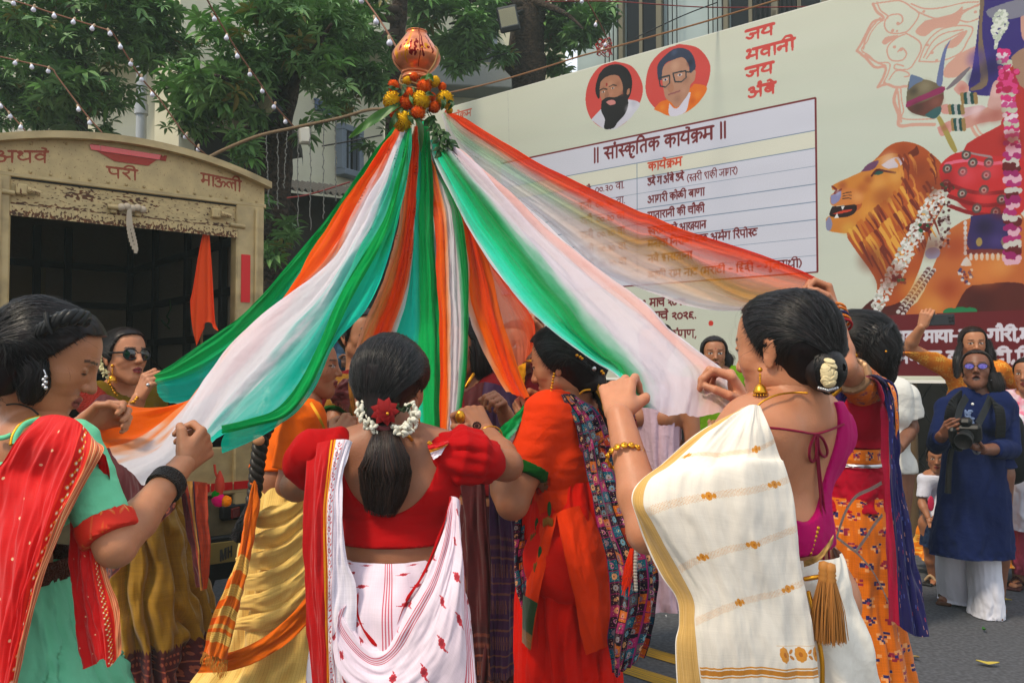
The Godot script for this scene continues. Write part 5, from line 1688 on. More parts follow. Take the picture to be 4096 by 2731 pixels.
func person(label:String,o:Dictionary)->Dictionary:
	var at_:Vector3=o.at
	var h:float=o.get("h",1.56)
	var w:float=o.get("w",1.0)
	var f:=dir_of(o.yaw)
	var r:=f.cross(Vector3.UP).normalized()
	var U:=Vector3.UP
	var lean:Vector3=o.get("lean",Vector3.ZERO)
	var skin:Color=o.get("skin",Color(.64,.45,.34))
	var root:=thing("person",label,"person",at_)
	var P:={"root":root,"f":f,"r":r,"h":h,"skin":skin}
	P.hip=o.get("hip",at_+U*h*.535+lean*.25)
	P.waist=o.get("waist",at_+U*h*.63+lean*.5)
	P.chest=o.get("chest",at_+U*h*.725+lean*.75)
	P.neck=o.get("neck",at_+U*h*.835+lean)
	P.sl=o.get("sl",(P.neck as Vector3)-r*.098*h*w-U*.026*h)
	P.sr=o.get("sr",(P.neck as Vector3)+r*.098*h*w-U*.026*h)
	var hd:Dictionary=o.get("head",{})
	P.hc=hd.get("at",(P.neck as Vector3)+U*.098*h+f*.015)
	P.hb=Basis.from_euler(Vector3(deg_to_rad(hd.get("pitch",.0)),deg_to_rad(hd.get("yaw",o.yaw)),deg_to_rad(hd.get("roll",.0))))
	P.s=hd.get("s",h/1.56)
	var k:=.022
	var ww:=h*w
	var T:=[
		bone(P.hip-r*.046*ww,P.hip+r*.046*ww,.060*ww,.060*ww,k,f,.86),
		bone(P.hip-f*.024*ww-r*.036*ww-U*.02*h,P.hip-f*.024*ww+r*.036*ww-U*.02*h,.052*ww,.052*ww,k),
		bone(P.waist-r*.028*ww,P.waist+r*.028*ww,.052*ww,.052*ww,k,f,.86),
		bone(P.hip,P.waist,.068*ww,.058*ww,k,f,.86),
		bone(P.waist,P.chest,.056*ww,.060*ww,k,f,.86),
		bone(P.chest-r*.038*ww,P.chest+r*.038*ww,.056*ww,.056*ww,k,f,.86),
		bone((P.chest as Vector3).lerp(P.neck,.5)-r*.046*ww,(P.chest as Vector3).lerp(P.neck,.5)+r*.046*ww,.050*ww,.050*ww,k,f,.84),
		bone(P.sl,P.sr,.030*ww,.030*ww,k,f,.9),
		bone((P.neck as Vector3)+U*.012*h,(P.sl as Vector3)+r*.02*h,.023*h,.027*h,k),
		bone((P.neck as Vector3)+U*.012*h,(P.sr as Vector3)-r*.02*h,.023*h,.027*h,k)]
	if not o.get("man",false):
		for e: float in [-1.0,1.0]:
			T.append(bone(P.chest+f*.040*ww+r*e*.042*ww,P.chest+f*.046*ww+r*e*.042*ww-U*.008*h,.036*ww,.036*ww,k))
	P.torso=T
	var head_base:Vector3=P.hc+(P.hb as Basis)*Vector3(0,-.065,-.022)*(P.s as float)
	P.neck_bones=[bone((P.neck as Vector3)-U*.01*h,head_base,.032*h*w,.030*h*w,.025)]
	var all:=T.duplicate()
	all.append_array(P.neck_bones)
	var cell:float=o.get("cell",.014)
	var hands:=[]
	for side in ["l","r"]:
		var sh:Vector3=P["s"+side]
		var out:=r*(1.0 if side=="r" else -1.0)
		var a:Dictionary=o.get(side,{})
		var e:Vector3=a.get("e",sh-U*.185*h+out*.03)
		var wr:Vector3=a.get("w",e-U*.15*h+f*.04)
		var aw:float=w*o.get("arm",1.0)
		var mid:=e.lerp(wr,.3)
		var ab:=[bone(sh,e,.0305*h*aw,.0235*h*aw,.02),bone(e,mid,.0235*h*aw,.0245*h*aw,.015),bone(mid,wr,.0245*h*aw,.0165*h*aw,.015)]
		P["arm_"+side]=ab
		P["e_"+side]=e
		P["w_"+side]=wr
		if not a.get("hidden",false):
			all.append_array(ab)
			var fd:Vector3=a.get("f",(wr-e).normalized())
			hands.append(hand_bones(wr,fd,a.get("n",f),a.get("t",f+U*.3),a.get("curl",LOOSE),(h/1.60)*a.get("s",1.0)))
			P["hand_"+side]=hands[hands.size()-1]
	if o.get("legs",false):
		for e: float in [-1.0,1.0]:
			var hip:Vector3=P.hip+r*e*.052*ww-U*.02*h
			var side_key:="foot_r" if e>0 else "foot_l"
			var foot:Vector3=o.get(side_key,at_+r*e*.06*h)
			var knee:=hip.lerp(foot+U*.05*h,.5)+f*.02*h
			var ankle:=foot+U*.045*h
			all.append_array([bone(hip,knee,.056*ww,.036*ww,k),bone(knee,knee.lerp(ankle,.35),.036*ww,.036*ww,.02),bone(knee.lerp(ankle,.35),ankle,.036*ww,.022*ww,.02)])
			var ff:Vector3=o.get("foot_dir",f)
			all.append_array([bone(ankle-ff*.015*h-U*.022*h,foot+ff*.09*h+U*.016*h,.021*h,.014*h,.02),bone(foot+ff*.05*h+U*.016*h-r*.012*h,foot+ff*.08*h+U*.016*h+r*.012*h,.015*h,.013*h,.01)])
			P[side_key]=foot
	var S:Soup
	var sk:=lin(skin)
	var tone:=func(p:Vector3,_g:Vector3)->Color:
		var v:=1.0+.13*fn.get_noise_3dv(p*9.0)+.07*fn.get_noise_3dv(p*40.0)
		var u:=1.0+.06*fn.get_noise_3dv(p*16.0+Vector3.ONE*7.0)
		return Color(sk.r*v*u,sk.g*v,sk.b*v/u,1)
	S=field_mesh(all,cell,{"colour": tone})
	var hb:=head_bones(P.hc,P.hb,P.s,o.get("face",{}))
	hb.append(bone(head_base,(P.neck as Vector3).lerp(head_base,.5),.030*h*w,.031*h*w,.02))
	P.head_bones=hb
	S.add(field_mesh(hb,o.get("head_cell",.005),{"colour":face_colour(P.hc,P.hb,P.s,skin,o.get("face",{}))}))
	for hbn: Array in hands: S.add(field_mesh(hbn,o.get("hand_cell",.005),{"colour":tone}))
	P.body=obj("body",S.mesh(),M.skin,root)
	P.all=all+hb
	return P
func bones_distance(bones:Array,p:Vector3)->float:
	var best:=1e9
	for b: Array in bones:
		if b[7]<.0: continue
		var A:Vector3=b[0]
		var P:=p-A
		var AB:Vector3=(b[1] as Vector3)-A
		var sc:=1.0
		if b[5]!=null:
			var fs:float=1.0/(b[6] as float)-1.0
			var fd:Vector3=b[5]
			P+=fd*(fd.dot(P)*fs)
			AB+=fd*(fd.dot(AB)*fs)
			sc=minf(1.0,b[6])
		var t:=clampf(P.dot(AB)/maxf(AB.length_squared(),1e-12),.0,1.0)
		best=minf(best,((P-AB*t).length()-lerpf(b[2],b[3],t))*sc)
	return best
func hug(P:Dictionary,k:int,x:float,y:float,d:float,lift:=.022,always:=false)->Vector3:
	var eye:=Vector3(0,EYE,0)
	var far:=q(k,x,y,d+.35)
	var dir:=(far-eye).normalized()
	var t:=(q(k,x,y,maxf(.3,d-.35))-eye).length()
	var stop:=(far-eye).length()
	while t<stop:
		var dist:=bones_distance(P.all,eye+dir*t)
		if dist<lift+.001:
			var p:=eye+dir*t
			return p if always or -p.z<d else q(k,x,y,d)
		t+=maxf(.003,(dist-lift)*.9)
	return q(k,x,y,d)
func hugger(P:Dictionary,lift:=.022,always:=false)->Callable:
	return func(k,x,y,d):return hug(P,k,x,y,d,lift,always)
func upto(P:Dictionary,low:float,scoop:=.085)->Callable:
	var c:Vector3=(P.neck as Vector3)+Vector3.UP*.03
	return func(p:Vector3)->float:return maxf(maxf(low-p.y,p.y-c.y-.02),scoop-p.distance_to(c))
func wear(P:Dictionary,called:String,bones:Array,m:Material,off:float,region:Callable,cell:=.012,ripple:=.004,freq:=Vector3(16,9,16),uvs=null,extra:={})->MeshInstance3D:
	var d:={"off":off,"region":region,"ripple":ripple,"freq":freq,"uvs":uvs}
	d.merge(extra)
	return obj(called,field_mesh(bones,cell,d).mesh(),m,P.root)
func wrap_uv(c:Vector3,f:Vector3,sx:float,sy:float)->Callable:
	var r:=f.cross(Vector3.UP)
	return func(p:Vector3)->Vector2:
		var l:=p-c
		return Vector2(atan2(l.dot(r),l.dot(f))*.16*sx,-p.y*sy)
func hair(P:Dictionary,o:Dictionary)->MeshInstance3D:
	var c:Vector3=P.hc
	var b:Basis=P.hb
	var s:float=P.s
	var inv:=b.inverse()
	var H:=func(x:float,y:float,z:float)->Vector3:return c+b*Vector3(x,y,z)*s
	var thick:float=o.get("thick",.010)
	var low:float=o.get("low",-.065)
	var ears:float=o.get("over_ears",.0)
	var bones:=[bone(H.call(0,.030,-.030),H.call(0,.036,.022),(.079+thick)*s,(.073+thick)*s,.03*s,b.x,.96),bone(H.call(0,-.015,-.045),H.call(0,-.045,-.04),(.058+thick)*s,(.040+thick)*s,.03*s)]
	for e: Array in o.get("lobes",[]):bones.append(bone(H.call(e[0],e[1],e[2]),H.call(e[3],e[4],e[5]),e[6]*s,e[7]*s,.02*s))
	var front:float=o.get("front",.0)
	var cut:bool=o.get("cut",true)
	var region:=func(p:Vector3)->float:
		var l:=inv*(p-c)/s
		if not cut and l.y<-.02: return -1.0
		var ay:=clampf((l.y+.03)/.11,.0,1.0)
		var zf:=lerpf(-.004+ears,.060+front,pow(ay,.8))+maxf(.0,l.y-.078)*3.0
		return maxf(l.z-zf,(low+maxf(.0,l.z+.03)*.9)-l.y)*s
	var S:=field_mesh(bones,o.get("cell",.006),{"region":region,"ripple":.0015,"freq":b*Vector3(30,30,12),"colour":func(_p,_g):return Color(.008,.007,.007)})
	var R:=RandomNumberGenerator.new()
	R.seed=int(c.x*1000.0)+7
	var top:=PackedFloat32Array()
	top.resize(18*36)
	top.fill(.0)
	var e0:=Vector3(0,.031,-.006)
	for v: Vector3 in S.v:
		var l:=inv*(v-c)/s-e0
		var rad:=l.length()
		var la:=clampi(int((asin(clampf(l.y/rad,-1,1))/PI+.5)*18.0),0,17)
		var lo:=clampi(int((atan2(l.z,l.x)/TAU+.5)*36.0),0,35)
		top[la*36+lo]=maxf(top[la*36+lo],rad)
	var n:=int(o.get("strands",0)*1.7)
	var knot:Vector3=o.get("knot",Vector3(0,-.03,-.105))
	var ec:=Vector3(0,.031,-.006)
	var er:=Vector3(.076+thick,.079+thick,.104+thick*.9)
	var w:float=o.get("strand",.0011)*s*.62
	var kd:=((knot-ec)/er).normalized()
	for i in n:
		var start:Vector3
		if R.randf()<.72:
			var ay:=R.randf()
			var y:=-.03+.115*ay
			var z:=lerpf(-.004+ears,.060+front,pow(ay,.8))-R.randf()*R.randf()*.05
			var x:=sqrt(maxf(.02,1.0-pow((y-ec.y)/er.y,2)-pow((z-ec.z)/er.z,2)))*(1.0 if R.randf()<.5 else -1.0)
			if R.randf()<.35: x*=R.randf()
			start=Vector3(x,(y-ec.y)/er.y,(z-ec.z)/er.z)
			if absf(x)<.55: start.y=maxf(start.y,.62)
		else:
			start=Vector3(R.randfn(),absf(R.randfn()),R.randfn()-.4)
		start=start.normalized()
		var pts:=[]
		var off:=R.randf_range(-.004,.016)+(.05*R.randf() if R.randf()<.03 else .0)
		var wob:=R.randf_range(-.02,.02)
		var part:float=o.get("end",1.0)*R.randf_range(.86,1.0)
		var k:=9
		var mid:=Vector3(start.x*1.1+.02*signf(start.x),.55+.3*start.y,-.25-.25*R.randf()).normalized()
		var lo_z:float=-.004+ears
		for j in k+1:
			var t:float=j/float(k)*part
			var dd:=start.slerp(mid,t).slerp(mid.slerp(kd,t),t)
			var el:=dd*er
			var ed:=el.normalized()
			var la:=clampi(int((asin(clampf(ed.y,-1,1))/PI+.5)*18.0),0,17)
			var lo:=clampi(int((atan2(ed.z,ed.x)/TAU+.5)*36.0),0,35)
			var q3:=ec+ed*maxf(el.length(),minf(top[la*36+lo]-.003,el.length()*1.35))*(1.0+off*.7+.008*sin(t*PI)+wob*.5*sin(t*TAU))
			var by:=clampf((q3.y+.03)/.11,.0,1.0)
			if q3.z>lerpf(lo_z,.060+front,pow(by,.8))+.014+maxf(.0,q3.y-.078)*3.0: continue
			pts.append(H.call(q3.x,q3.y,q3.z))
		if pts.size()<4: continue
		ribbon(S,pts,w,R,c)
	for i in int(o.get("fly",0)):
		var dd:=Vector3(R.randfn(),R.randfn()+.5,R.randfn()-.3).normalized()
		var side:=dd.cross(Vector3(R.randfn(),R.randfn(),R.randfn())).normalized()
		var pts:=[]
		for j in 7:
			var t:=j/6.0
			var q3:=ec+(dd+side*t*.55).normalized()*er*(1.01+.10*sin(t*2.6)*R.randf_range(.7,1.0))
			pts.append(H.call(q3.x,q3.y,q3.z))
		ribbon(S,pts,w*.32,R,c)
	for e: Dictionary in o.get("falls",[]):fall(S,e,R,w)
	return obj("hair",S.mesh(),M.hair,P.root)
func ribbon(S:Soup,pts:Array,w:float,R:RandomNumberGenerator,c:Vector3,brown:=.0)->void:
	var shade:=R.randf()
	S.tint=Color(.005,.0045,.005).lerp(Color(.036,.030,.029),shade*shade*shade).lerp(Color(.060,.030,.020)*(.3+shade),brown)
	var first:=S.v.size()
	var k:=pts.size()
	for j in k:
		var t:Vector3=((pts[mini(j+1,k-1)] as Vector3)-(pts[maxi(j-1,0)] as Vector3)).normalized()
		var out:=((pts[j] as Vector3)-c)
		out=(out-t*out.dot(t)).normalized()
		var side:=t.cross(out)
		var ww:=w*(.4+.6*sin(PI*clampf(j/float(k-1)*.8+.15,0,1)))
		S.vert((pts[j] as Vector3)-side*ww,(out-side*.7).normalized())
		S.vert((pts[j] as Vector3)+out*ww*.6,out)
		S.vert((pts[j] as Vector3)+side*ww,(out+side*.7).normalized())
	for j in k-1:
		for h in 2:
			var a:=first+j*3+h
			S.tri(a,a+1,a+3); S.tri(a+1,a+4,a+3)
	S.tint=Color.WHITE
func fall(S:Soup,e:Dictionary,R:RandomNumberGenerator,w:float)->void:
	var k:=22
	var path:=spline(e.path,k)
	var rad:Array=e.radii
	var flat:float=e.get("flat",.6)
	var core:=[]
	var rr:=func(t:float)->float:
		var f:=t*(rad.size()-1)
		var i:=mini(int(f),rad.size()-2)
		return lerpf(rad[i],rad[i+1],f-i)
	S.tint=Color(.012,.010,.010)
	var first:=S.v.size()
	var view:Vector3=e.get("view",Vector3(0,0,1))
	for i in k+1:
		var t:Vector3=((path[mini(i+1,k)] as Vector3)-(path[maxi(i-1,0)] as Vector3)).normalized()
		var side:=t.cross(view).normalized()
		var out:=side.cross(t)
		var r:float=(rr.call(i/float(k)) as float)*.86
		if i==k: r*=.3
		for j in 14:
			var a:=TAU*j/14
			var d:=side*cos(a)+out*sin(a)*flat
			S.vert((path[i] as Vector3)+d*r,d.normalized())
	for i in k:
		for j in 14:
			var a:=first+i*14+j
			var b:=first+i*14+(j+1)%14
			S.tri(a,b,a+14); S.tri(b,b+14,a+14)
	for n in int(e.count):
		var a:=R.randf()*TAU
		var q_:=R.randf_range(.86,1.06)
		var drift:=R.randf_range(-.8,.8)
		var stop:float=R.randf_range(e.get("ragged",.8),1.04)
		var pts:=[]
		var from:=.0 if R.randf()<.7 else R.randf()*.4
		for i in k+1:
			var u:=i/float(k)
			if u<from or u>stop: continue
			var t:Vector3=((path[mini(i+1,k)] as Vector3)-(path[maxi(i-1,0)] as Vector3)).normalized()
			var side:=t.cross(view).normalized()
			var out:=side.cross(t)
			var aa:float=a+drift*u+e.get("wave",.0)*sin(u*16.0+a*3.0)
			var r:float=(rr.call(u) as float)*q_*(1.0+e.get("wave",.0)*.5*sin(u*13.0+n))
			pts.append((path[i] as Vector3)+(side*cos(aa)+out*sin(aa)*flat)*r)
		if pts.size()>3: ribbon(S,pts,w*e.get("thin",1.0),R,(path[k/2] as Vector3)-view*.02,e.get("brown",.0)*R.randf())
func ring_tube(c:Vector3,axis:Vector3,r:float,t:float,squash:=1.0,n:=28)->ArrayMesh:
	var S:=Soup.new()
	var a:=axis.normalized()
	var s:=a.cross(Vector3(.3,.2,.9)).normalized()
	var o:=a.cross(s)
	var p:=[]
	for i in n+1: p.append(c+(s*cos(TAU*i/n)+o*sin(TAU*i/n))*r)
	S.tube(p,t,t,7,false)
	return S.mesh()
func beads(p:Array,r:float,every:=1)->ArrayMesh:
	var S:=Soup.new()
	for i in p.size():
		if i%every==0: S.ball(p[i],Vector3.ONE*r,Basis(),5,7)
	return S.mesh()
func jhumka(P:Dictionary,ear:Vector3,s:=1.0)->void:
	var S:=Soup.new()
	S.ball(ear,Vector3(.006,.006,.006)*s,Basis(),6,8)
	for i in 6: S.ball(ear-Vector3.UP*(.010+i*.0035)*s,Vector3.ONE*.0028*s,Basis(),4,6)
	S.lathe([Vector2(.015,-.052)*s,Vector2(.0165,-.049)*s,Vector2(.0145,-.045)*s,Vector2(.012,-.038)*s,Vector2(.006,-.032)*s,Vector2(.001,-.030)*s],Transform3D(Basis(),ear),18)
	for i in 14: S.ball(ear+Vector3(cos(TAU*i/14)*.0145,-.056,sin(TAU*i/14)*.0145)*s,Vector3.ONE*.0026*s,Basis(),4,5)
	obj("earring",S.mesh(),M.gold,P.root)
func jasmine(P:Dictionary,path:Array,rad:float,count:int,m:Material,seed_:int)->void:
	var S:=Soup.new()
	var R:=RandomNumberGenerator.new()
	R.seed=seed_
	var p:=spline(path,count)
	for i in count:
		for j in 3:
			var o:=Vector3(R.randfn(),R.randfn(),R.randfn()).normalized()
			var e:=Vector3(.55,1.0,.55)*rad*R.randf_range(.5,.75)
			S.ball((p[i] as Vector3)+o*rad*.75,e,Basis.from_euler(Vector3(R.randf()*TAU,R.randf()*TAU,0)),4,6)
	obj("flower_string",S.mesh(),m,P.root)
func fabric(c:Color,o:={})->StandardMaterial3D:
	var d:={"rim":.35,"spec":.25,"bump":M.crease,"bumps":.28,"tri":2.5,"world":false}
	if o.has("tex"):
		d.erase("tri")
		d.erase("bump")
	d.merge(o,true)
	return mat(c,o.get("rough",.85),d)
func weave(pic:Pic,amount:=.06,seed_:=1)->Pic:
	var r:=RandomNumberGenerator.new()
	r.seed=seed_
	var a:=PackedFloat32Array()
	var b:=PackedFloat32Array()
	for x in pic.w: a.append(1.0+r.randf_range(-amount,amount))
	for y in pic.h: b.append(1.0+r.randf_range(-amount,amount))
	for y in pic.h:
		for x in pic.w:
			var c:=pic.im.get_pixel(x,y)
			var v:=a[x]*b[y]
			pic.im.set_pixel(x,y,Color(c.r*v,c.g*v,c.b*v,c.a))
	return pic
func paisley(pic:Pic,p:Vector2,s:float,c:Color,rot:=.0)->void:
	for i in 7:
		var a:=TAU*i/7.0
		pic.disc(p+Vector2(cos(a)*.60,sin(a)*.46).rotated(rot)*s,s*.28,c)
	pic.disc(p,s*.42,c.darkened(.15))
	for i in 3:
		pic.disc(p+Vector2(1.0+i*.28,-.15*i).rotated(rot)*s,s*(.2-i*.04),c)
		pic.disc(p+Vector2(-1.0-i*.22,.12*i).rotated(rot)*s,s*(.18-i*.04),c)
func patterns()->void:
	var r:=RandomNumberGenerator.new()
	r.seed=31
	var gold:=Color(.84,.55,.18)
	var pic:=Pic.new(768,1024,Color(.92,.88,.82))
	pic.rect(0,0,12,1024,Color(.93,.90,.86))
	pic.rect(12,0,140,1024,Color(.80,.62,.34))
	for i in 40: pic.rect(12+r.randi()%140,0,1,1024,Color(.88,.72,.44))
	var band:=func(y0:float,y1:float,flowers:Array,tall:float)->void:
		for i in 300:
			var t:=i/299.0
			var x:=lerpf(160,768,t)
			var y:=lerpf(y0,y1,t)
			for k in 5:
				if (i+k)%3!=0: pic.im.fill_rect(Rect2i(int(x),int(y+k*tall/5.0+(i%5)),2,2),Color(.86,.66,.46))
		for t: float in flowers:
			var p:=Vector2(lerpf(160,768,t),lerpf(y0,y1,t)+tall*.5)
			pic.flower(p,13,gold,Color(.72,.42,.12),8)
			pic.flower(p+Vector2(20,-4),8,gold,gold,6)
			pic.flower(p+Vector2(-20,4),8,gold,gold,6)
	band.call(250,130,[.08,.75],16)
	band.call(470,285,[.45,.86],22)
	band.call(650,445,[.30,.66],22)
	band.call(800,630,[.45,.85],22)
	for x in range(560,768,4): pic.rect(x,860,2,2,gold)
	for k in 3:
		pic.flower(Vector2(590+k*85,890),26,gold,Color(.70,.40,.10),8)
		for e: float in [-1.0,1.0]: pic.disc(Vector2(632+k*85,890+e*10),13,Color(.80,.50,.18),6,e*.5)
	pic.rect(160,935,608,5,gold)
	pic.rect(160,944,608,16,Color(.78,.50,.16))
	pic.rect(160,964,608,5,gold)
	M.cream_saree=mat(Color.WHITE,.75,{"tex":weave(pic,.016,2).tex(),"rim":.4,"back":Color(.45,.45,.42),"spec":.25})
	pic=Pic.new(512,512,Color(.92,.84,.89))
	for x: int in [96,352]:
		for k in 4: pic.rect(x+k*9,0,4,512,Color(.80,.38,.44))
	for i in 5:
		for j in 5:
			var p:=Vector2(48+j*105+(i%2)*50,50+i*102)
			if absf(fposmod(p.x,512)-112)>50 and absf(fposmod(p.x,512)-368)>50: paisley(pic,Vector2(fposmod(p.x,512),p.y),19,Color(.76,.22,.27),.4)
	M.white_saree=mat(Color.WHITE,.8,{"tex":weave(pic,.018,3).tex(),"rim":.35,"back":Color(.25,.24,.25),"spec":.25})
	pic=Pic.new(256,1024,Color(.72,.04,.06))
	pic.rect(98,0,10,1024,Color(.90,.62,.10))
	pic.rect(116,0,14,1024,Color(.90,.60,.08))
	pic.rect(130,0,126,1024,Color(.90,.86,.89))
	for i in 24:
		var y:=20.0+i*43
		var p:=[]
		for k in 14: p.append(Vector2(158+cos(k*.55)*(14.0-k),y+sin(k*.55)*(14.0-k)))
		pic.stroke(p,4,Color(.75,.12,.18))
		pic.disc(Vector2(142,y+20),7,Color(.78,.18,.22),4,.6)
		pic.disc(Vector2(172,y+22),7,Color(.78,.18,.22),4,-.6)
	pic.rect(184,0,2,1024,Color(.75,.12,.18))
	pic.rect(190,0,66,1024,Color(.90,.86,.90))
	M.red_border=mat(Color.WHITE,.8,{"tex":weave(pic,.03,4).tex(),"rim":.4,"spec":.25})
	pic=Pic.new(512,512,Color(.10,.07,.13))
	var cs:=[Color(.62,.14,.36),Color(.72,.36,.08),Color(.07,.33,.40),Color(.20,.06,.15),Color(.62,.20,.07),Color(.34,.28,.30),Color(.06,.22,.30),Color(.10,.06,.12)]
	for i in 8:
		for j in 6:
			var c:Color=cs[r.randi()%cs.size()]
			var x:=j*85.3
			var y:=i*64.0+(j%2)*22
			var tilt:=r.randf_range(-10,10)
			pic.poly([Vector2(x+3,y+tilt),Vector2(x+83,y),Vector2(x+82,y+60),Vector2(x+4,y+60+tilt)],c)
			var m:=Vector2(x+42,y+30)
			var c2:Color=cs[r.randi()%cs.size()].lightened(.35)
			if r.randf()<.55:
				pic.flower(m,19,c2,Color(.85,.70,.45),8)
				pic.disc(m,5,Color(.25,.05,.1))
			else:
				pic.disc(m,20,c2,12,r.randf()*TAU)
				pic.disc(m,13,c.darkened(.4),7,.7)
				pic.disc(m,5,Color(.85,.72,.5))
			for k in 8: pic.disc(m+Vector2.from_angle(TAU*k/8.0)*27,2,Color(.80,.68,.5))
		pic.rect(0,i*64-3,512,4,Color(.55,.10,.34))
	for j in 6: pic.rect(j*85-3,0,7,512,[Color(.50,.10,.34),Color(.08,.06,.10)][j%2])
	M.scarf=mat(Color.WHITE,.85,{"tex":weave(pic,.05,5).tex(),"rim":.3,"spec":.2})
	pic=Pic.new(512,512,Color(.80,.40,.05))
	for i in 7:
		for j in 5:
			var m:=Vector2(50+j*104+(i%2)*50,38+i*73)
			var c:Color=[Color(.55,.13,.22),Color(.16,.13,.33)][(i+j)%2]
			for k in 9:
				var a:=Vector2(r.randf_range(-28,28),r.randf_range(-18,18)).snapped(Vector2(8,8))
				pic.rect(m.x+a.x-9,m.y+a.y-6,18,12,Color(.85,.58,.36))
			for k in 9:
				var a:=Vector2(r.randf_range(-26,26),r.randf_range(-16,16)).snapped(Vector2(8,8))
				pic.rect(m.x+a.x-8,m.y+a.y-5,15,10,c)
			pic.rect(m.x-6,m.y-5,13,11,Color(.15,.15,.40) if (i+j)%2==0 else Color(.62,.16,.22))
	M.orange_ikat=mat(Color.WHITE,.8,{"tex":weave(pic,.05,6).tex(),"rim":.35,"spec":.25})
	pic=Pic.new(256,512,Color(.10,.09,.30))
	for i in 90:
		var p:=Vector2(60+r.randi()%196,r.randi()%512)
		pic.rect(p.x,p.y,3,16,[Color(.62,.45,.42),Color(.55,.16,.25),Color(.25,.30,.55)][i%3])
	pic.rect(0,0,64,512,Color(.62,.04,.20))
	M.navy_ikat=mat(Color.WHITE,.8,{"tex":weave(pic,.05,7).tex(),"rim":.3,"spec":.25})
	pic=Pic.new(512,1024,Color(.80,.025,.035))
	for i in 14: pic.flower(Vector2(r.randf_range(30,330),60+i*68),6,Color(.88,.72,.55),Color(.9,.75,.6),6)
	pic.rect(356,0,156,1024,Color(.86,.14,.03))
	pic.rect(366,0,60,1024,Color(.78,.05,.04))
	for i in 44:
		var y:=i*23.5+6
		pic.disc(Vector2(384+(i%2)*18,y),9,Color(.80,.52,.20))
		pic.disc(Vector2(384+(i%2)*18,y),5,Color(.88,.85,.80))
		pic.disc(Vector2(412-(i%2)*18,y+9),6,Color(.84,.56,.16))
	for k in 9: pic.rect(444+k*7.5,0,5,1024,[Color(.78,.56,.36),Color(.62,.42,.26),Color(.86,.70,.50)][k%3])
	M.red_gauze=mat(Color.WHITE,.6,{"tex":weave(pic,.02,8).tex(),"rim":.35,"spec":.3,"back":Color(.15,.0,.0)})
	M.mustard=border_cloth(Color(.56,.40,.03),Color(.30,.05,.07),Color(.58,.28,.18),.72,9)
	M.maroon=border_cloth(Color(.30,.04,.07),Color(.24,.03,.06),Color(.50,.24,.16),.82,10)
	M.purple=border_cloth(Color(.20,.06,.22),Color(.24,.08,.24),Color(.42,.24,.20),.5,11)
	pic=Pic.new(512,512,Color(.90,.76,.42))
	for x in range(0,512,10): pic.rect(x,0,1,512,Color(.80,.60,.30))
	for y in range(0,512,10): pic.rect(0,y,512,1,Color(.84,.66,.34))
	M.yellow_check=mat(Color.WHITE,.8,{"tex":weave(pic,.03,12).tex(),"rim":.4,"spec":.25,"back":Color(.2,.18,.1)})
	pic=Pic.new(256,1024,Color(.90,.42,.05))
	for y: Array in [[420,90],[590,70],[720,60],[830,26],[880,60]]:
		pic.rect(0,y[0],256,y[1],Color(.90,.72,.36))
		for k in 5: pic.rect(0,y[0]+k*y[1]/5.0,256,2,Color(.75,.50,.2))
	M.orange_stripe=mat(Color.WHITE,.8,{"tex":weave(pic,.04,13).tex(),"rim":.35,"spec":.25})
	pic=Pic.new(256,256,Color(.82,.45,.04))
	for i in 26:
		var p:=Vector2(r.randf()*256,r.randf()*256)
		for k in 5: pic.disc(p+Vector2.from_angle(TAU*k/5.0)*11,9,Color(.88,.66,.26),4.5,TAU*k/5.0)
		pic.disc(p,4,Color(.70,.30,.03))
	M.leaf_print=mat(Color.WHITE,.85,{"tex":weave(pic,.04,14).tex(),"rim":.3,"spec":.2})
func border_cloth(base:Color,edge:Color,gold:Color,from:float,seed_:int)->StandardMaterial3D:
	var pic:=Pic.new(512,512,base)
	var y0:=int(from*512)
	pic.rect(0,y0,512,512-y0,edge)
	for x in range(0,512,12): pic.poly([Vector2(x,y0),Vector2(x+6,y0-12),Vector2(x+12,y0)],edge)
	for x in range(0,512,16):
		pic.rect(x,y0+10,9,6,gold)
		pic.disc(Vector2(x+8,y0+30),5,gold)
	var y:=y0+46
	while y<500:
		pic.rect(0,y,512,4,gold)
		for x in range(0,512,40): pic.flower(Vector2(x+20,y+24),13,gold,edge,6)
		pic.rect(0,y+44,512,3,gold)
		y+=62
	return mat(Color.WHITE,.65,{"tex":weave(pic,.06,seed_).tex(),"rim":.4,"spec":.35})
func skirt(P:Dictionary,called:String,rings:Array,m:Material,folds:int,amp:float,seed_:float,uv:=Vector2(1,1),sway:=.0)->MeshInstance3D:
	var shape:=func(u,a):
		var w:float=a+.25*fn.get_noise_2d(u*2.5+seed_,a*1.5)+sway*u
		var s:=sin(w*folds+seed_)
		return amp*(.35+u)*(s*.7+.4*sin(w*folds*1.9+seed_*3.0)+.7*fn.get_noise_3d(cos(a)*3.0+seed_,sin(a)*3.0,u*4.0))
	var mesh:=loft(rings,70,150,shape)
	if uv!=Vector2.ONE:
		var ar:=mesh.surface_get_arrays(0)
		var t:PackedVector2Array=ar[Mesh.ARRAY_TEX_UV]
		for i in t.size(): t[i]*=uv
		ar[Mesh.ARRAY_TEX_UV]=t
		mesh=ArrayMesh.new()
		mesh.add_surface_from_arrays(Mesh.PRIMITIVE_TRIANGLES,ar)
	return obj(called,mesh,m,P.root)
func drape(P:Dictionary,called:String,rails:Array,nu:int,nv:int,m:Material,amp:=.006,freq:=5.0,seed_:=1.0,uvs=null)->MeshInstance3D:
	return obj(called,sheet(rails,nu,nv,null,pleats(amp,freq,seed_,1.0),uvs),m,P.root)
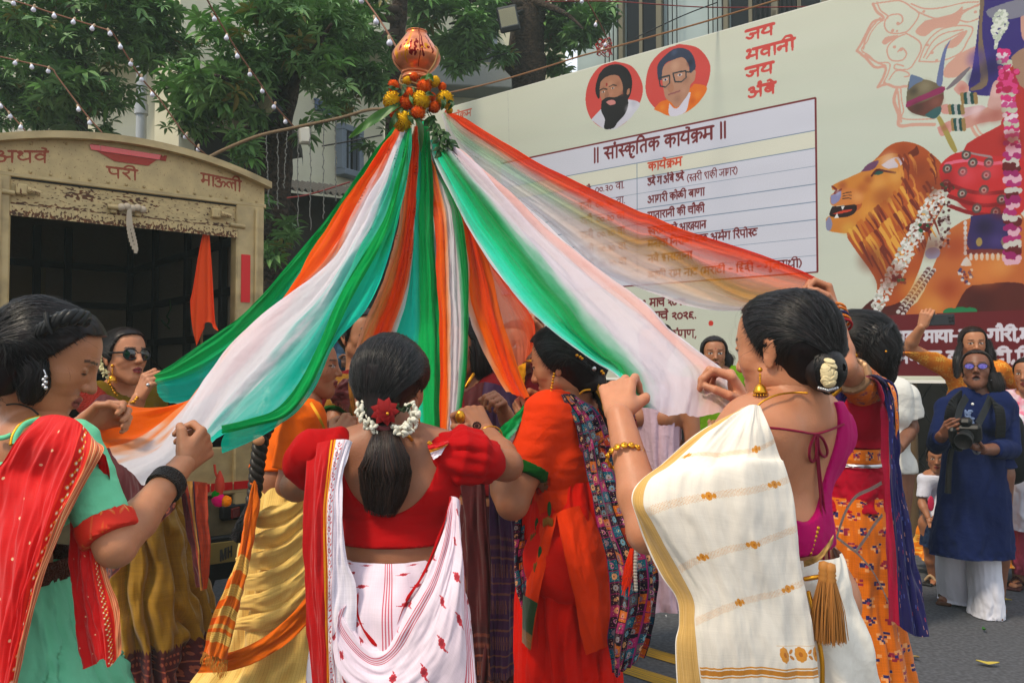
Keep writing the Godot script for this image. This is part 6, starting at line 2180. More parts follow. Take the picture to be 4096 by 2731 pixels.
func arm_cut(P:Dictionary,side:String,from:float,to:float)->Callable:
	var a:Vector3=P["s"+side]
	var b:Vector3=P["e_"+side]
	var d:=(b-a).normalized()
	var L:=a.distance_to(b)
	return func(p:Vector3)->float:
		var t:=(p-a).dot(d)
		return maxf(t-to*L,from*L-t)
func band(y0:float,y1:float)->Callable:
	return func(p:Vector3)->float:return maxf(p.y-y1,y0-p.y)
func fold_line(k:int,a:Array,d0:float,d1:float)->Array:return line_of(k,a,d0,d1)
func woman_in_red()->void:
	var neck:=q(4,185,1150,1.84)
	var hc:=q(4,292,830,1.80)
	var at_:=Vector3(neck.x-.03,0,neck.z+.02)
	var P:=person("woman in a red and mint saree at the left edge, looking down",{"at":at_,"yaw":128.0,"h":neck.y/.835,"neck":neck,"skin":Color(.66,.44,.31),"cell":.010,"head_cell":.0032,"hand_cell":.0038,
		"sr":q(4,440,1395,1.73),"sl":q(4,-160,1300,1.98),"head":{"at":hc,"yaw":108.0,"pitch":24.0,"roll":.0,"s":1.0},"face":{"lips":Color(.50,.27,.23),"closed":true},
		"r":{"e":q(7,725,715,1.68),"w":q(7,1150,190,1.93),"f":q(4,1320,1320,2.02)-q(7,1150,190,1.93),"n":Vector3(-.55,.25,-.6),"t":Vector3(-.2,1,-.2),"curl":[[58,72,40],[62,76,40],[66,80,45],[70,82,45],45.0],"s":1.06},
		"l":{"e":q(4,330,1560,2.06),"w":q(4,505,1255,2.18),"f":Vector3(.6,.25,-.35),"n":Vector3(.3,-.4,.8),"t":Vector3(0,1,.2),"curl":PINCH}})
	var h24:=hugger(P,.024,false)
	hair(P,{"cell":.0045,"strands":1700,"fly":60,"thick":.013,"low":-.10,"over_ears":-.01,"knot":Vector3(-.01,-.075,-.092),"lobes":[[0,.0,-.06,0,-.08,-.065,.066,.055],[-.045,-.02,-.05,-.04,-.09,-.05,.045,.04],[-.07,.035,.03,-.075,.03,-.03,.020,.024],[-.05,.075,.045,-.065,.05,.02,.022,.022]],
		"falls":[{"path":[q(4,60,640,1.86),q(4,30,860,1.80),q(4,70,1020,1.79),q(4,120,1120,1.80)],"radii":[.05,.075,.068,.03],"count":240,"flat":.8,"wave":.18,"ragged":.86},{"path":[q(4,150,700,1.74),q(4,190,900,1.735),q(4,190,1020,1.74),q(4,170,1105,1.76)],"radii":[.03,.035,.035,.018],"count":130,"flat":.8,"wave":.2,"ragged":.86}]})
	var tw:=Soup.new()
	for k in 3:
		var pth:=[]
		var base:=spline([q(4,545,590,1.73),q(4,470,575,1.70),q(4,380,590,1.69),q(4,290,640,1.695),q(4,200,690,1.73)],30)
		for i in 31: pth.append((base[i] as Vector3)+Vector3(.2*sin(i*.7+k*2.1),cos(i*.7+k*2.1),.6*sin(i*.7+k*2.1))*.009)
		tw.tube(pth,.010,.007,8)
	for i in tw.col.size(): tw.col[i]=Color(.014,.012,.012)
	obj("hair_twist",tw.mesh(),M.hair,P.root)
	obj("hair_clip",tube_mesh(spline([q(4,290,550,1.68),q(4,300,620,1.672),q(4,325,680,1.675)],8),.006,.003,6),M.black,P.root)
	var lf:=Soup.new()
	for i in 7:
		var p0:=q(4,-6,640+i*22,1.76)
		lf.tube([p0,q(4,22-absf(i-3)*3,606+i*24,1.75)],.003,.001,5)
	obj("leaf_sprig",lf.mesh(),mat(Color(.10,.42,.22),.6),P.root)
	var er:=Soup.new()
	er.tube(spline([q(4,275,905,1.70),q(4,285,930,1.698),q(4,292,960,1.70)],8),.0015,.0015,5)
	for i in 5: er.ball(q(4,288-(i%2)*14,950+i*17,1.70),Vector3.ONE*.0045,Basis(),4,6)
	obj("earring",er.mesh(),M.silver,P.root)
	var mint:=fabric(Color(.42,.76,.58),{"bumps":.3,"tri":3.0})
	wear(P,"sleeve",P.arm_r.slice(0,1),mint,.012,arm_cut(P,"r",-.2,.74),.006,.005,Vector3(14,24,8))
	var cuff:=Pic.new(256,64,Color(.80,.14,.04))
	for i in 32:
		cuff.disc(Vector2(i*16+4,22+(i%3)*10),6,Color(.82,.55,.15))
		cuff.disc(Vector2(i*16+4,22+(i%3)*10),3,Color(.88,.74,.5))
	wear(P,"cuff",P.arm_r.slice(0,1),mat(Color.WHITE,.7,{"tex":cuff.tex(),"tri":9.0,"world":false}),.018,arm_cut(P,"r",.72,.90),.008,.002)
	var low:=q(4,100,1390,1.9).y
	wear(P,"blouse",P.torso,mint,.006,band(low-.20,low-.01),.012,.004)
	var hb1:=hugger(P,.012,true)
	obj("neck_border",beads(spline([hb1.call(4,245,1200,1.75),hb1.call(4,180,1218,1.76),hb1.call(4,120,1258,1.77),hb1.call(4,82,1315,1.77),hb1.call(4,68,1370,1.77)],40),.0042),M.gold,P.root)
	obj("neck_edge",tube_mesh(spline([hb1.call(4,250,1215,1.75),hb1.call(4,160,1245,1.76),hb1.call(4,108,1310,1.77),hb1.call(4,95,1370,1.77)],20),.006,.006,6),mint,P.root)
	obj("blouse_tie",tube_mesh(spline([hb1.call(4,-20,1335,1.80),hb1.call(4,30,1328,1.79),hb1.call(4,70,1312,1.77)],10),.005,.005,6),mint,P.root)
	obj("necklace_cord",tube_mesh(spline([hb1.call(4,40,1125,1.8),hb1.call(4,110,1120,1.78),hb1.call(4,190,1145,1.77),hb1.call(4,240,1185,1.77)],16),.002,.002,5),M.brown_dark,P.root)
	skirt(P,"skirt",[ring(572,-35,66,1.84,.13),ring(610,-48,82,1.83,.17),ring(650,-58,98,1.83,.20),ring(700,-70,116,1.83,.23),ring(800,-90,140,1.83,.27),ring(1000,-110,165,1.83,.3)],fabric(Color(.42,.74,.58),{"bumps":.25,"tri":2.5}),24,.016,1.0)
	var belt:=fabric(Color(.30,.14,.07),{"bump":M.fine,"bumps":2.0,"tri":9.0,"rough":.55})
	skirt(P,"belt",[ring(556,-36,69,1.84,.135),ring(562,-37,70,1.84,.14),ring(573,-37,70,1.84,.14),ring(577,-36,69,1.84,.135)],belt,9,.002,2.0)
	drape(P,"saree_end",[
		[h24.call(4,245,1200,1.69),h24.call(4,110,1330,1.72),h24.call(4,20,1470,1.76),h24.call(7,-60,300,1.72),h24.call(7,-110,700,1.69),h24.call(7,-160,1700,1.68)],
		[h24.call(4,330,1185,1.67),h24.call(4,210,1340,1.655),h24.call(4,110,1520,1.69),h24.call(7,80,400,1.66),h24.call(7,10,850,1.64),h24.call(7,-60,1700,1.64)],
		[h24.call(4,410,1195,1.655),h24.call(4,320,1370,1.635),h24.call(4,235,1570,1.65),h24.call(7,190,480,1.62),h24.call(7,90,930,1.61),h24.call(7,-20,1700,1.61)],
		[h24.call(4,480,1220,1.645),h24.call(4,430,1410,1.62),h24.call(4,350,1620,1.625),h24.call(7,270,560,1.605),h24.call(7,150,1010,1.60),h24.call(7,20,1700,1.60)],
		[h24.call(4,540,1275,1.645),h24.call(4,520,1430,1.615),h24.call(4,430,1660,1.615),h24.call(7,310,640,1.60),h24.call(7,180,1070,1.595),h24.call(7,45,1700,1.595)],
		[h24.call(4,600,1355,1.65),h24.call(4,650,1410,1.62),h24.call(4,520,1640,1.62),h24.call(7,390,590,1.60),h24.call(7,235,1010,1.595),h24.call(7,70,1700,1.595)]],90,14,M.red_gauze,.006,5.0,1.0)
	drape(P,"saree_fold",[[q(4,590,1375,1.675),q(4,590,1500,1.69),q(4,600,1560,1.70)],[q(4,640,1420,1.668),q(4,650,1530,1.685),q(7,640,320,1.70)],[q(4,665,1445,1.675),q(4,690,1560,1.69),q(7,692,400,1.70)]],20,8,fabric(Color(.74,.03,.04)),.004,4.0,2.0)
	drape(P,"saree_corner",[
		[q(7,440,540,1.72),q(7,448,900,1.70),q(7,475,1200,1.69),q(7,520,1478,1.69)],
		[q(7,490,580,1.70),q(7,500,900,1.68),q(7,540,1200,1.67),q(7,590,1450,1.67)],
		[q(7,545,700,1.685),q(7,550,900,1.66),q(7,590,1190,1.65),q(7,645,1412,1.65)],
		[q(7,590,715,1.68),q(7,610,900,1.655),q(7,665,1180,1.645),q(7,690,1460,1.645)],
		[q(7,640,740,1.69),q(7,685,920,1.66),q(7,752,1110,1.65),q(7,762,1375,1.65)]],50,14,M.red_gauze,.005,5.0,3.0)
	var wr:Vector3=q(7,725,715,1.68).lerp(q(7,1150,190,1.93),.72)
	var ax:=(q(7,1150,190,1.93)-q(7,725,715,1.68)).normalized()
	var bg:=Soup.new()
	bg.lathe([Vector2(.034,-.017),Vector2(.0395,-.016),Vector2(.0405,-.010),Vector2(.039,-.005),Vector2(.0405,.0),Vector2(.039,.005),Vector2(.0405,.010),Vector2(.0395,.016),Vector2(.034,.017)],Transform3D(Basis(Quaternion(Vector3.UP,ax)),wr),36)
	obj("bangle",bg.mesh(),mat(Color(.23,.21,.20),.4,{"metal":.8,"bump":M.fine,"bumps":1.5,"tri":14.0}),P.root)
	var ta:=Soup.new()
	ta.tube(spline([q(7,1345,195,2.0),q(7,1352,250,2.0),q(7,1375,290,2.0)],8),.003,.003,6)
	ta.lathe([Vector2(.002,.03),Vector2(.010,.01),Vector2(.012,-.01),Vector2(.004,-.03)],Transform3D(Basis(),q(7,1378,315,2.0)),12)
	obj("tassel",ta.mesh(),mat(Color(.70,.22,.14),.8),P.root)
	for b: Array in [[1372,418,Color(.80,.05,.36),.016],[1417,425,Color(.85,.45,.03),.013],[1360,385,Color(.05,.45,.08),.012]]:
		obj("tassel_ball",field_mesh([bone(q(7,b[0],b[1],2.0),q(7,b[0]+1,b[1],2.0),b[3],b[3])],.003,{"ripple":.003,"freq":Vector3.ONE*180.0,"region":func(_p):return -1.0}).mesh(),fabric(b[2]),P.root)
func woman_in_cream()->void:
	var neck:=q(6,935,1135,1.57)
	var P:=person("woman in a cream and gold saree and open backed magenta blouse, hair in a bun",{"at":Vector3(neck.x+.06,0,neck.z+.02),"yaw":-138.0,"h":neck.y/.835,"neck":neck,"skin":Color(.72,.48,.35),"cell":.009,"head_cell":.0032,"hand_cell":.0036,
		"lean":Vector3(-.06,0,-.02),"waist":q(9,800,600,1.60),"chest":q(6,830,1420,1.62),"hip":q(9,830,950,1.62),"w":.97,
		"sl":q(6,610,1260,1.54),"sr":q(6,1100,1300,1.69),"head":{"at":q(6,850,778,1.58),"yaw":-141.0,"pitch":5.0,"roll":.0,"s":.94},
		"l":{"e":q(9,-10,620,1.53),"w":q(5,1845,1190,1.66),"f":q(5,1835,1000,1.72)-q(5,1845,1190,1.66),"n":Vector3(.25,.1,-.9),"t":Vector3(1,.3,0),"curl":[[34,52,24],[36,56,26],[50,66,32],[56,70,36],35.0],"s":.98},
		"r":{"e":q(6,820,1500,1.90),"w":q(6,610,1130,1.86),"f":Vector3(-.45,.75,.05),"n":Vector3(-.8,-.3,-.2),"t":Vector3(-.3,.6,.8),"curl":[[40,60,30],[48,64,30],[56,70,34],[60,74,36],30.0],"s":.95}})
	var h24:=hugger(P,.024,false)
	hair(P,{"cell":.0045,"strands":2600,"fly":150,"thick":.007,"low":-.075,"front":-.004,"knot":Vector3(.0,-.04,-.105),"lobes":[[0,.02,-.035,0,-.03,-.05,.070,.052]]})
	var bun:=q(6,1090,905,1.505)
	var bs:=Soup.new()
	var R:=RandomNumberGenerator.new()
	R.seed=3
	bs.tint=Color(.012,.010,.010)
	bs.ball(bun,Vector3(.0375,.040,.036),P.hb,16,22)
	for i in 520:
		var a0:=R.randf()*TAU
		var t0:=R.randf_range(.25,1.0)
		var pts:=[]
		for j in 9:
			var a:=a0+j*.22
			var rr:=t0+.10*sin(j*.5+i)
			var v:Vector3=(P.hb as Basis)*Vector3(cos(a)*rr,sin(a)*rr*1.08,-sqrt(maxf(.0,1.02-minf(1.0,rr*rr))))*.0385
			pts.append(bun+v)
		ribbon(bs,pts,.0011,R,bun)
	obj("hair_bun",bs.mesh(),M.hair,P.root)
	var fl:=Soup.new()
	var fc:=q(6,1112,925,1.462)
	for i in 34:
		var a:=R.randf()*TAU
		var o:=Vector3(cos(a)*.6,sin(a),.5+R.randf()*.6).normalized()
		var rr_:=sqrt(R.randf())
		var c:=fc+Vector3(o.x*.015*rr_,o.y*.026*rr_,o.z*.012)
		fl.ball(c,Vector3(.008,.010,.003),Basis.looking_at(o,Vector3(.1,1,.1)).rotated(o,a),5,8)
	obj("hair_flower",fl.mesh(),mat(Color(.84,.76,.58),.7,{"back":Color(.3,.3,.2)}),P.root)
	var sp:=Soup.new()
	for i in 9: sp.ball(q(6,1060+i*14,1035-absf(i-4)*4,1.475),Vector3.ONE*.0035,Basis(),4,5)
	obj("hair_pin",sp.mesh(),M.silver,P.root)
	jhumka(P,q(6,690,905,1.515),.80)
	var ho:=hugger(P,.011,true)
	var chain:=spline([ho.call(6,675,1130,1.52),ho.call(6,720,1095,1.5),ho.call(6,800,1062,1.5),ho.call(6,900,1048,1.5),ho.call(6,985,1050,1.53)],90)
	obj("necklace",beads(chain,.0019),M.gold,P.root)
	var mg:=fabric(Color(.66,.01,.34),{"bumps":.2,"tri":3.0})
	var ylow:=q(9,1050,575,1.48).y
	var ybot:=q(9,990,790,1.5).y
	var yt:=q(6,1200,1140,1.6).y
	var f:Vector3=P.f
	var r:Vector3=P.r
	var c0:=q(9,1050,560,1.50)
	var n0:=q(6,960,1120,1.50)
	var region:=func(p:Vector3)->float:
		var d:=maxf(p.y-yt-.01,ybot-p.y)
		var t:=clampf((p.y-ylow)/(yt-ylow),-.3,1.2)
		var mid:=c0.lerp(n0,t)
		var half:=.118*sqrt(maxf(.0,t))+.012*t
		if t<.0: half=t*.3
		var u:=absf((p-mid).dot(r))
		if (p-(P.chest as Vector3)).dot(f)<.05: d=maxf(d,half-u)
		return d
	var bl:=(P.torso as Array).duplicate()
	bl.append_array(P.arm_r.slice(0,1))
	var rr2:=arm_cut(P,"r",-1.5,.45)
	wear(P,"blouse",bl,mg,.007,func(p): return maxf(region.call(p),rr2.call(p) if (p as Vector3).distance_to(P.sr)<.3 and ((p as Vector3)-(P.sr as Vector3)).dot(r)>.02 else -1.0),.007,.003,Vector3(20,12,20))
	for i in 7:
		obj("button",ball(hug(P,9,1052-i*8,595+i*26,1.5,.012,true),Vector3(.0042,.0042,.003)),M.gold,P.root)
	var cord:=mat(Color(.72,.05,.28),.7,{"bump":M.fine,"bumps":1.0,"tri":40.0})
	var hug_on:=hugger(P,.010,true)
	var cs:=Soup.new()
	cs.tube(spline([hug_on.call(6,740,1268,1.462),hug_on.call(6,830,1276,1.452),hug_on.call(6,940,1292,1.45),hug_on.call(6,1035,1306,1.46),hug_on.call(6,1120,1285,1.475),hug_on.call(6,1215,1246,1.51)],30),.0022,.0022,6)
	cs.tube(spline([hug_on.call(6,1040,1305,1.452),hug_on.call(6,1006,1380,1.448),hug_on.call(6,1000,1450,1.452),hug_on.call(6,1022,1482,1.452),hug_on.call(6,1042,1440,1.45),hug_on.call(6,1045,1310,1.452)],30),.0026,.0026,6)
	cs.tube(spline([hug_on.call(6,1045,1305,1.45),hug_on.call(6,1085,1340,1.448),hug_on.call(6,1112,1410,1.45),hug_on.call(6,1100,1450,1.45),hug_on.call(6,1065,1420,1.45),hug_on.call(6,1050,1312,1.45)],30),.0026,.0026,6)
	cs.tube(spline([hug_on.call(6,1045,1305,1.448),hug_on.call(9,1050,180,1.45),hug_on.call(9,1068,400,1.455),hug_on.call(9,1080,600,1.45),hug_on.call(9,1090,820,1.43)],30),.0022,.0022,6)
	cs.tube(spline([hug_on.call(6,1050,1308,1.448),hug_on.call(9,1060,180,1.45),hug_on.call(9,1085,400,1.455),hug_on.call(9,1108,620,1.45),hug_on.call(9,1130,830,1.43)],30),.0022,.0022,6)
	obj("back_cord",cs.mesh(),cord,P.root)
	for t: Array in [[1090,820,1.428],[1132,832,1.424]]:
		var tp:=q(9,t[0],t[1],t[2])
		var ts:=Soup.new()
		ts.lathe([Vector2(.0,.006),Vector2(.008,.003),Vector2(.009,-.008),Vector2(.0075,-.012),Vector2(.0095,-.015),Vector2(.0075,-.018),Vector2(.0095,-.022),Vector2(.008,-.028)],Transform3D(Basis(),tp),14)
		for i in 260:
			var a:=R.randf()*TAU
			var e:=sqrt(R.randf())
			var p0:=tp+Vector3(cos(a)*.008*e,-.024,sin(a)*.008*e)
			var p1:=tp+Vector3(cos(a)*.026*e+R.randf_range(-.003,.003),-.118-R.randf()*.010,sin(a)*.020*e)
			ts.tube([p0,p0.lerp(p1,.5)+Vector3(cos(a)*.004*e,0,sin(a)*.004*e),p1],.0007,.0006,3,false)
		obj("tassel",ts.mesh(),mat(Color(.66,.43,.18),.6,{"rim":.5}),P.root)
	skirt(P,"saree_skirt",[ring(548,742,836,1.60,.10,.2),ring(566,735,842,1.60,.125),ring(592,722,848,1.60,.14),ring(625,715,862,1.60,.155),ring(655,714,868,1.60,.16),ring(700,712,871,1.60,.16),ring(800,715,870,1.60,.16),ring(1050,720,866,1.60,.16)],mat(Color(.84,.81,.76),.8,{"rim":.35,"bump":M.crease,"bumps":.3,"tri":3.0,"world":false}),9,.007,3.0)
	drape(P,"waist_edge",[[q(9,962,800,1.475),q(9,1040,770,1.455),q(9,1100,710,1.45),q(9,1148,635,1.455)],[q(9,966,838,1.47),q(9,1045,805,1.45),q(9,1110,745,1.445),q(9,1150,690,1.452)]],24,6,mat(Color(.62,.48,.26),.5,{"metal":.3}),.002,4.0,1.0)
	var gc:=spline([q(9,975,912,1.44),q(9,1015,905,1.435),q(9,1058,898,1.435)],14)
	gc.append_array(spline([q(9,995,1000,1.44),q(9,1025,1120,1.432),q(9,1055,1280,1.428),q(9,1080,1440,1.428),q(9,1080,1640,1.43)],70))
	obj("waist_chain",beads(gc,.0042),M.gold,P.root)
	drape(P,"saree_end",[
		[h24.call(6,590,1140,1.48),h24.call(6,330,1270,1.45),h24.call(6,80,1485,1.43),h24.call(9,-70,290,1.41),h24.call(9,-125,400,1.40),h24.call(9,-95,530,1.40),h24.call(9,-35,700,1.41),h24.call(9,60,900,1.41),h24.call(9,155,1040,1.41),h24.call(9,170,1190,1.41),h24.call(9,150,1330,1.41),h24.call(9,170,1640,1.42)],
		[h24.call(6,605,1134,1.46),h24.call(6,380,1280,1.43),h24.call(6,150,1490,1.42),h24.call(9,0,290,1.385),h24.call(9,-40,440,1.37),h24.call(9,20,560,1.37),h24.call(9,90,690,1.375),h24.call(9,190,860,1.38),h24.call(9,272,1040,1.38),h24.call(9,278,1180,1.38),h24.call(9,292,1330,1.38),h24.call(9,330,1640,1.40)],
		[h24.call(6,620,1128,1.45),h24.call(6,450,1285,1.42),h24.call(6,290,1490,1.395),h24.call(9,170,260,1.365),h24.call(9,160,450,1.35),h24.call(9,215,600,1.35),h24.call(9,270,750,1.355),h24.call(9,350,900,1.36),h24.call(9,425,1070,1.36),h24.call(9,450,1230,1.36),h24.call(9,475,1400,1.365),h24.call(9,505,1640,1.38)],
		[h24.call(6,640,1124,1.445),h24.call(6,555,1285,1.41),h24.call(6,475,1475,1.39),h24.call(9,420,210,1.36),h24.call(9,425,420,1.345),h24.call(9,465,600,1.345),h24.call(9,510,780,1.35),h24.call(9,560,950,1.355),h24.call(9,610,1100,1.36),h24.call(9,650,1260,1.36),h24.call(9,680,1420,1.365),h24.call(9,700,1640,1.375)],
		[h24.call(6,660,1124,1.445),h24.call(6,650,1285,1.415),h24.call(6,655,1465,1.40),h24.call(9,640,185,1.375),h24.call(9,680,400,1.37),h24.call(9,710,600,1.37),h24.call(9,730,790,1.375),h24.call(9,757,960,1.38),h24.call(9,792,1120,1.385),h24.call(9,830,1280,1.39),h24.call(9,870,1430,1.39),h24.call(9,890,1640,1.395)],
		[h24.call(6,690,1130,1.455),h24.call(6,755,1270,1.43),h24.call(6,822,1450,1.435),h24.call(9,845,180,1.42),h24.call(9,900,390,1.415),h24.call(9,930,600,1.41),h24.call(9,955,790,1.41),h24.call(9,985,980,1.41),h24.call(9,1015,1150,1.41),h24.call(9,1045,1310,1.41),h24.call(9,1065,1440,1.41),h24.call(9,1078,1640,1.41)]],130,16,M.cream_saree,.0045,2.6,7.0)
	var ax:=(q(5,1845,1190,1.66)-q(9,-20,640,1.44)).normalized()
	var bc:=q(8,1882,150,1.605)
	var bsS:=Soup.new()
	var b:=Basis(Quaternion(Vector3.UP,ax))
	for i in 15:
		var a:=TAU*i/15
		var o:=b*Vector3(cos(a),.0,sin(a))
		bsS.ball(bc+o*.0335,Vector3(.0075,.0075,.0035),Basis.looking_at(o,ax),5,10)
		bsS.ball(bc+o*.036,Vector3(.003,.003,.003),Basis(),4,6)
	obj("bracelet",bsS.mesh(),M.gold,P.root)
func woman_in_white()->void:
	var neck:=q(5,425,1290,2.10)
	var P:=person("woman in a red blouse and white saree seen from behind, red flower in her ponytail",{"at":Vector3(neck.x,0,neck.z+.02),"yaw":176.0,"h":1.60,"w":1.05,"neck":neck,"skin":Color(.60,.39,.28),"cell":.010,"head_cell":.0045,"hand_cell":.004,
		"chest":q(8,425,330,2.10),"waist":q(8,420,720,2.09),"hip":q(8,430,960,2.09),"sl":q(8,95,130,2.09),"sr":q(8,745,130,2.09),
		"head":{"at":q(5,424,1000,2.13),"yaw":166.0,"pitch":16.0,"s":1.0},
		"r":{"e":q(8,1140,200,2.16),"w":q(5,1010,1300,2.34),"f":q(5,920,1170,2.38)-q(5,1010,1300,2.34),"n":Vector3(-.5,-.5,-.7),"t":Vector3(-.7,.6,0),"curl":[[60,76,45],[64,80,45],[68,82,45],[70,84,45],50.0],"s":1.05},
		"l":{"e":q(8,-180,330,2.25),"w":q(8,60,60,2.45),"curl":GRIP,"f":Vector3(.5,.6,-.4)}})
	var tie:=q(5,378,1268,2.02)
	var h20:=hugger(P,.02,false)
	hair(P,{"cell":.0055,"strands":2000,"fly":90,"thick":.013,"low":-.12,"knot":Vector3(.012,-.105,-.095),"lobes":[[0,.0,-.06,0,-.09,-.07,.068,.04],[.0,.03,-.03,.0,.02,-.05,.08,.076]],
		"falls":[{"path":[tie,q(8,375,60,1.99),q(8,380,180,1.975),q(8,370,330,1.985),q(8,345,505,2.0)],"radii":[.020,.040,.058,.052,.034],"count":1500,"flat":.5,"wave":.07,"ragged":.80,"brown":.9},{"path":[q(8,420,80,1.985),q(8,470,150,1.98),q(8,480,250,1.98),q(8,450,360,1.985)],"radii":[.014,.022,.016,.004],"count":90,"flat":.6,"wave":.1}]})
	obj("hair_tie",ring_tube(tie,Vector3(.05,1,.1),.020,.007),fabric(Color(.36,.17,.18)),P.root)
	var jm:=mat(Color(.85,.83,.76),.7,{"back": Color(.3,.3,.25)})
	jasmine(P,[q(5,232,1100,2.035),q(5,225,1160,2.02),q(5,250,1220,2.01),q(5,300,1270,2.0),q(5,345,1285,1.995)],.013,18,jm,5)
	jasmine(P,[q(5,425,1285,1.995),q(5,480,1290,1.99),q(5,535,1260,2.0),q(5,568,1205,2.01),q(5,545,1150,2.02),q(5,520,1130,2.03)],.014,22,jm,6)
	var grn:=Soup.new()
	var R:=RandomNumberGenerator.new()
	R.seed=12
	for i in 50:
		var p:=q(5,260+R.randf()*270,1125+R.randf()*45,2.015)
		grn.ball(p,Vector3(.005,.009,.003),Basis.from_euler(Vector3(R.randf()*3,R.randf()*3,R.randf()*3)),4,5)
	obj("hair_garland",grn.mesh(),mat(Color(.13,.19,.09),.8),P.root)
	var rf:=Soup.new()
	for lay in 3:
		for i in 9:
			var a:=TAU*i/9+lay*.35+R.randf_range(-.15,.15)
			var o:=Vector3(cos(a),sin(a),.25+lay*.4).normalized()
			var side:=o.cross(Vector3(0,0,1)).normalized()
			var l:=.036-lay*.009
			var c:=q(5,378,1165,1.995)
			var j:=rf.vert(c,Vector3(0,0,1))
			rf.vert(c+o*l*.55+side*.012,(Vector3(0,0,1)+side*.5).normalized()); rf.vert(c+o*l,(Vector3(0,0,1)+o*.4).normalized()); rf.vert(c+o*l*.55-side*.012,(Vector3(0,0,1)-side*.5).normalized())
			rf.tri(j,j+1,j+2); rf.tri(j,j+2,j+3)
	obj("red_flower",rf.mesh(),mat(Color(.55,.02,.03),.7),P.root)
	obj("flower_heart",ball(q(5,392,1180,1.975),Vector3.ONE*.004),M.gold,P.root)
	obj("hair_pin",tube_mesh([q(5,340,1030,2.045),q(5,410,990,2.03)],.0014,.0014,5),M.black,P.root)
	obj("earring",beads(spline([q(5,578,1180,2.06),q(5,582,1210,2.055),q(5,580,1235,2.06)],5),.006),M.gold,P.root)
	obj("necklace",beads(spline([q(5,470,1310,2.015),q(5,520,1320,2.02),q(5,545,1345,2.04),q(5,600,1375,2.08)],24),.0045),M.gold,P.root)
	var red:=fabric(Color(.66,.012,.03),{"bumps":.2,"tri":2.5})
	var ytop:=q(8,420,70,2.06).y
	var ybot:=q(8,420,728,2.0).y
	var cx:=q(8,390,300,2.0)
	var region:=func(p:Vector3)->float:
		var d:=maxf(p.y-ytop-.03,ybot-p.y)
		if p.z>neck.z-.02:
			var u:=Vector2((p.x-cx.x)/.118,(p.y-(cx.y+.075))/.155)
			d=maxf(d,(1.0-u.length())*.10)
		return d
	var bones:=(P.torso as Array).duplicate()
	var ac:=arm_cut(P,"r",-2.0,.3)
	bones.append_array(P.arm_r.slice(0,1))
	bones.append_array(P.arm_l.slice(0,1))
	wear(P,"blouse",bones,red,.008,func(p):return maxf(region.call(p),absf(p.x-cx.x)-.172),.007,.0035,Vector3(5,24,5))
	var A0:=q(8,735,135,2.07)
	var B0:=q(8,1010,180,2.10)
	var pb:=[bone(A0,B0,.050,.050,.02)]
	var px_:=(B0-A0).normalized()
	var py_:=px_.cross(Vector3(0,0,1)).normalized()
	var pz_:=px_.cross(py_)
	var PR:=RandomNumberGenerator.new()
	PR.seed=15
	for i in 21:
		var a:=TAU*i/21.0+PR.randf_range(-.12,.12)
		var o:=py_*cos(a)+pz_*sin(a)
		var rise:=(.068 if o.y>.2 else .058)*PR.randf_range(.86,1.1)
		var m1:=A0.lerp(B0,.38)+o*rise
		var m2:=A0.lerp(B0,.80)+o*rise*PR.randf_range(.78,.95)
		pb.append(bone(A0+o*.040,m1,.008,.0125,.008))
		pb.append(bone(m1,m2,.0125,.012,.008))
		pb.append(bone(m2,B0+o*.042,.012,.007,.008))
	obj("puffed_sleeve",field_mesh(pb,.006,{"region":func(_p):return -1.0,"ripple":.004,"freq":Vector3(8,16,16)}).mesh(),red,P.root)
	wear(P,"sleeve_band",P.arm_r.slice(0,1),red,.012,arm_cut(P,"r",.55,.78),.007,.002)
	var pin:=Soup.new()
	pin.box(at(q(8,680,85,2.02),.2,.0,-.75),Vector3(.036,.010,.006),.002)
	obj("brooch",pin.mesh(),M.gold,P.root)
	drape(P,"shoulder_fold",[[h20.call(8,770,45,2.03),h20.call(8,700,60,2.02),h20.call(8,640,70,2.03)],[h20.call(8,775,62,2.018),h20.call(8,715,85,2.012),h20.call(8,650,100,2.02)],[h20.call(8,750,95,2.018),h20.call(8,710,120,2.012),h20.call(8,668,140,2.015)],[h20.call(8,730,130,2.03),h20.call(8,705,150,2.02),h20.call(8,680,165,2.02)]],14,8,M.red_border,.003,3.0,2.0)
	var lp:=field_mesh([bone(q(7,1960,110,2.04),q(7,2090,90,2.06),.05,.05,.03),bone(q(7,1900,200,2.06),q(7,1950,260,2.06),.045,.04,.04)],.008,{"region":func(_p):return -1.0,"ripple":.012,"freq":Vector3(14,5,14)})
	obj("sleeve",lp.mesh(),red,P.root)
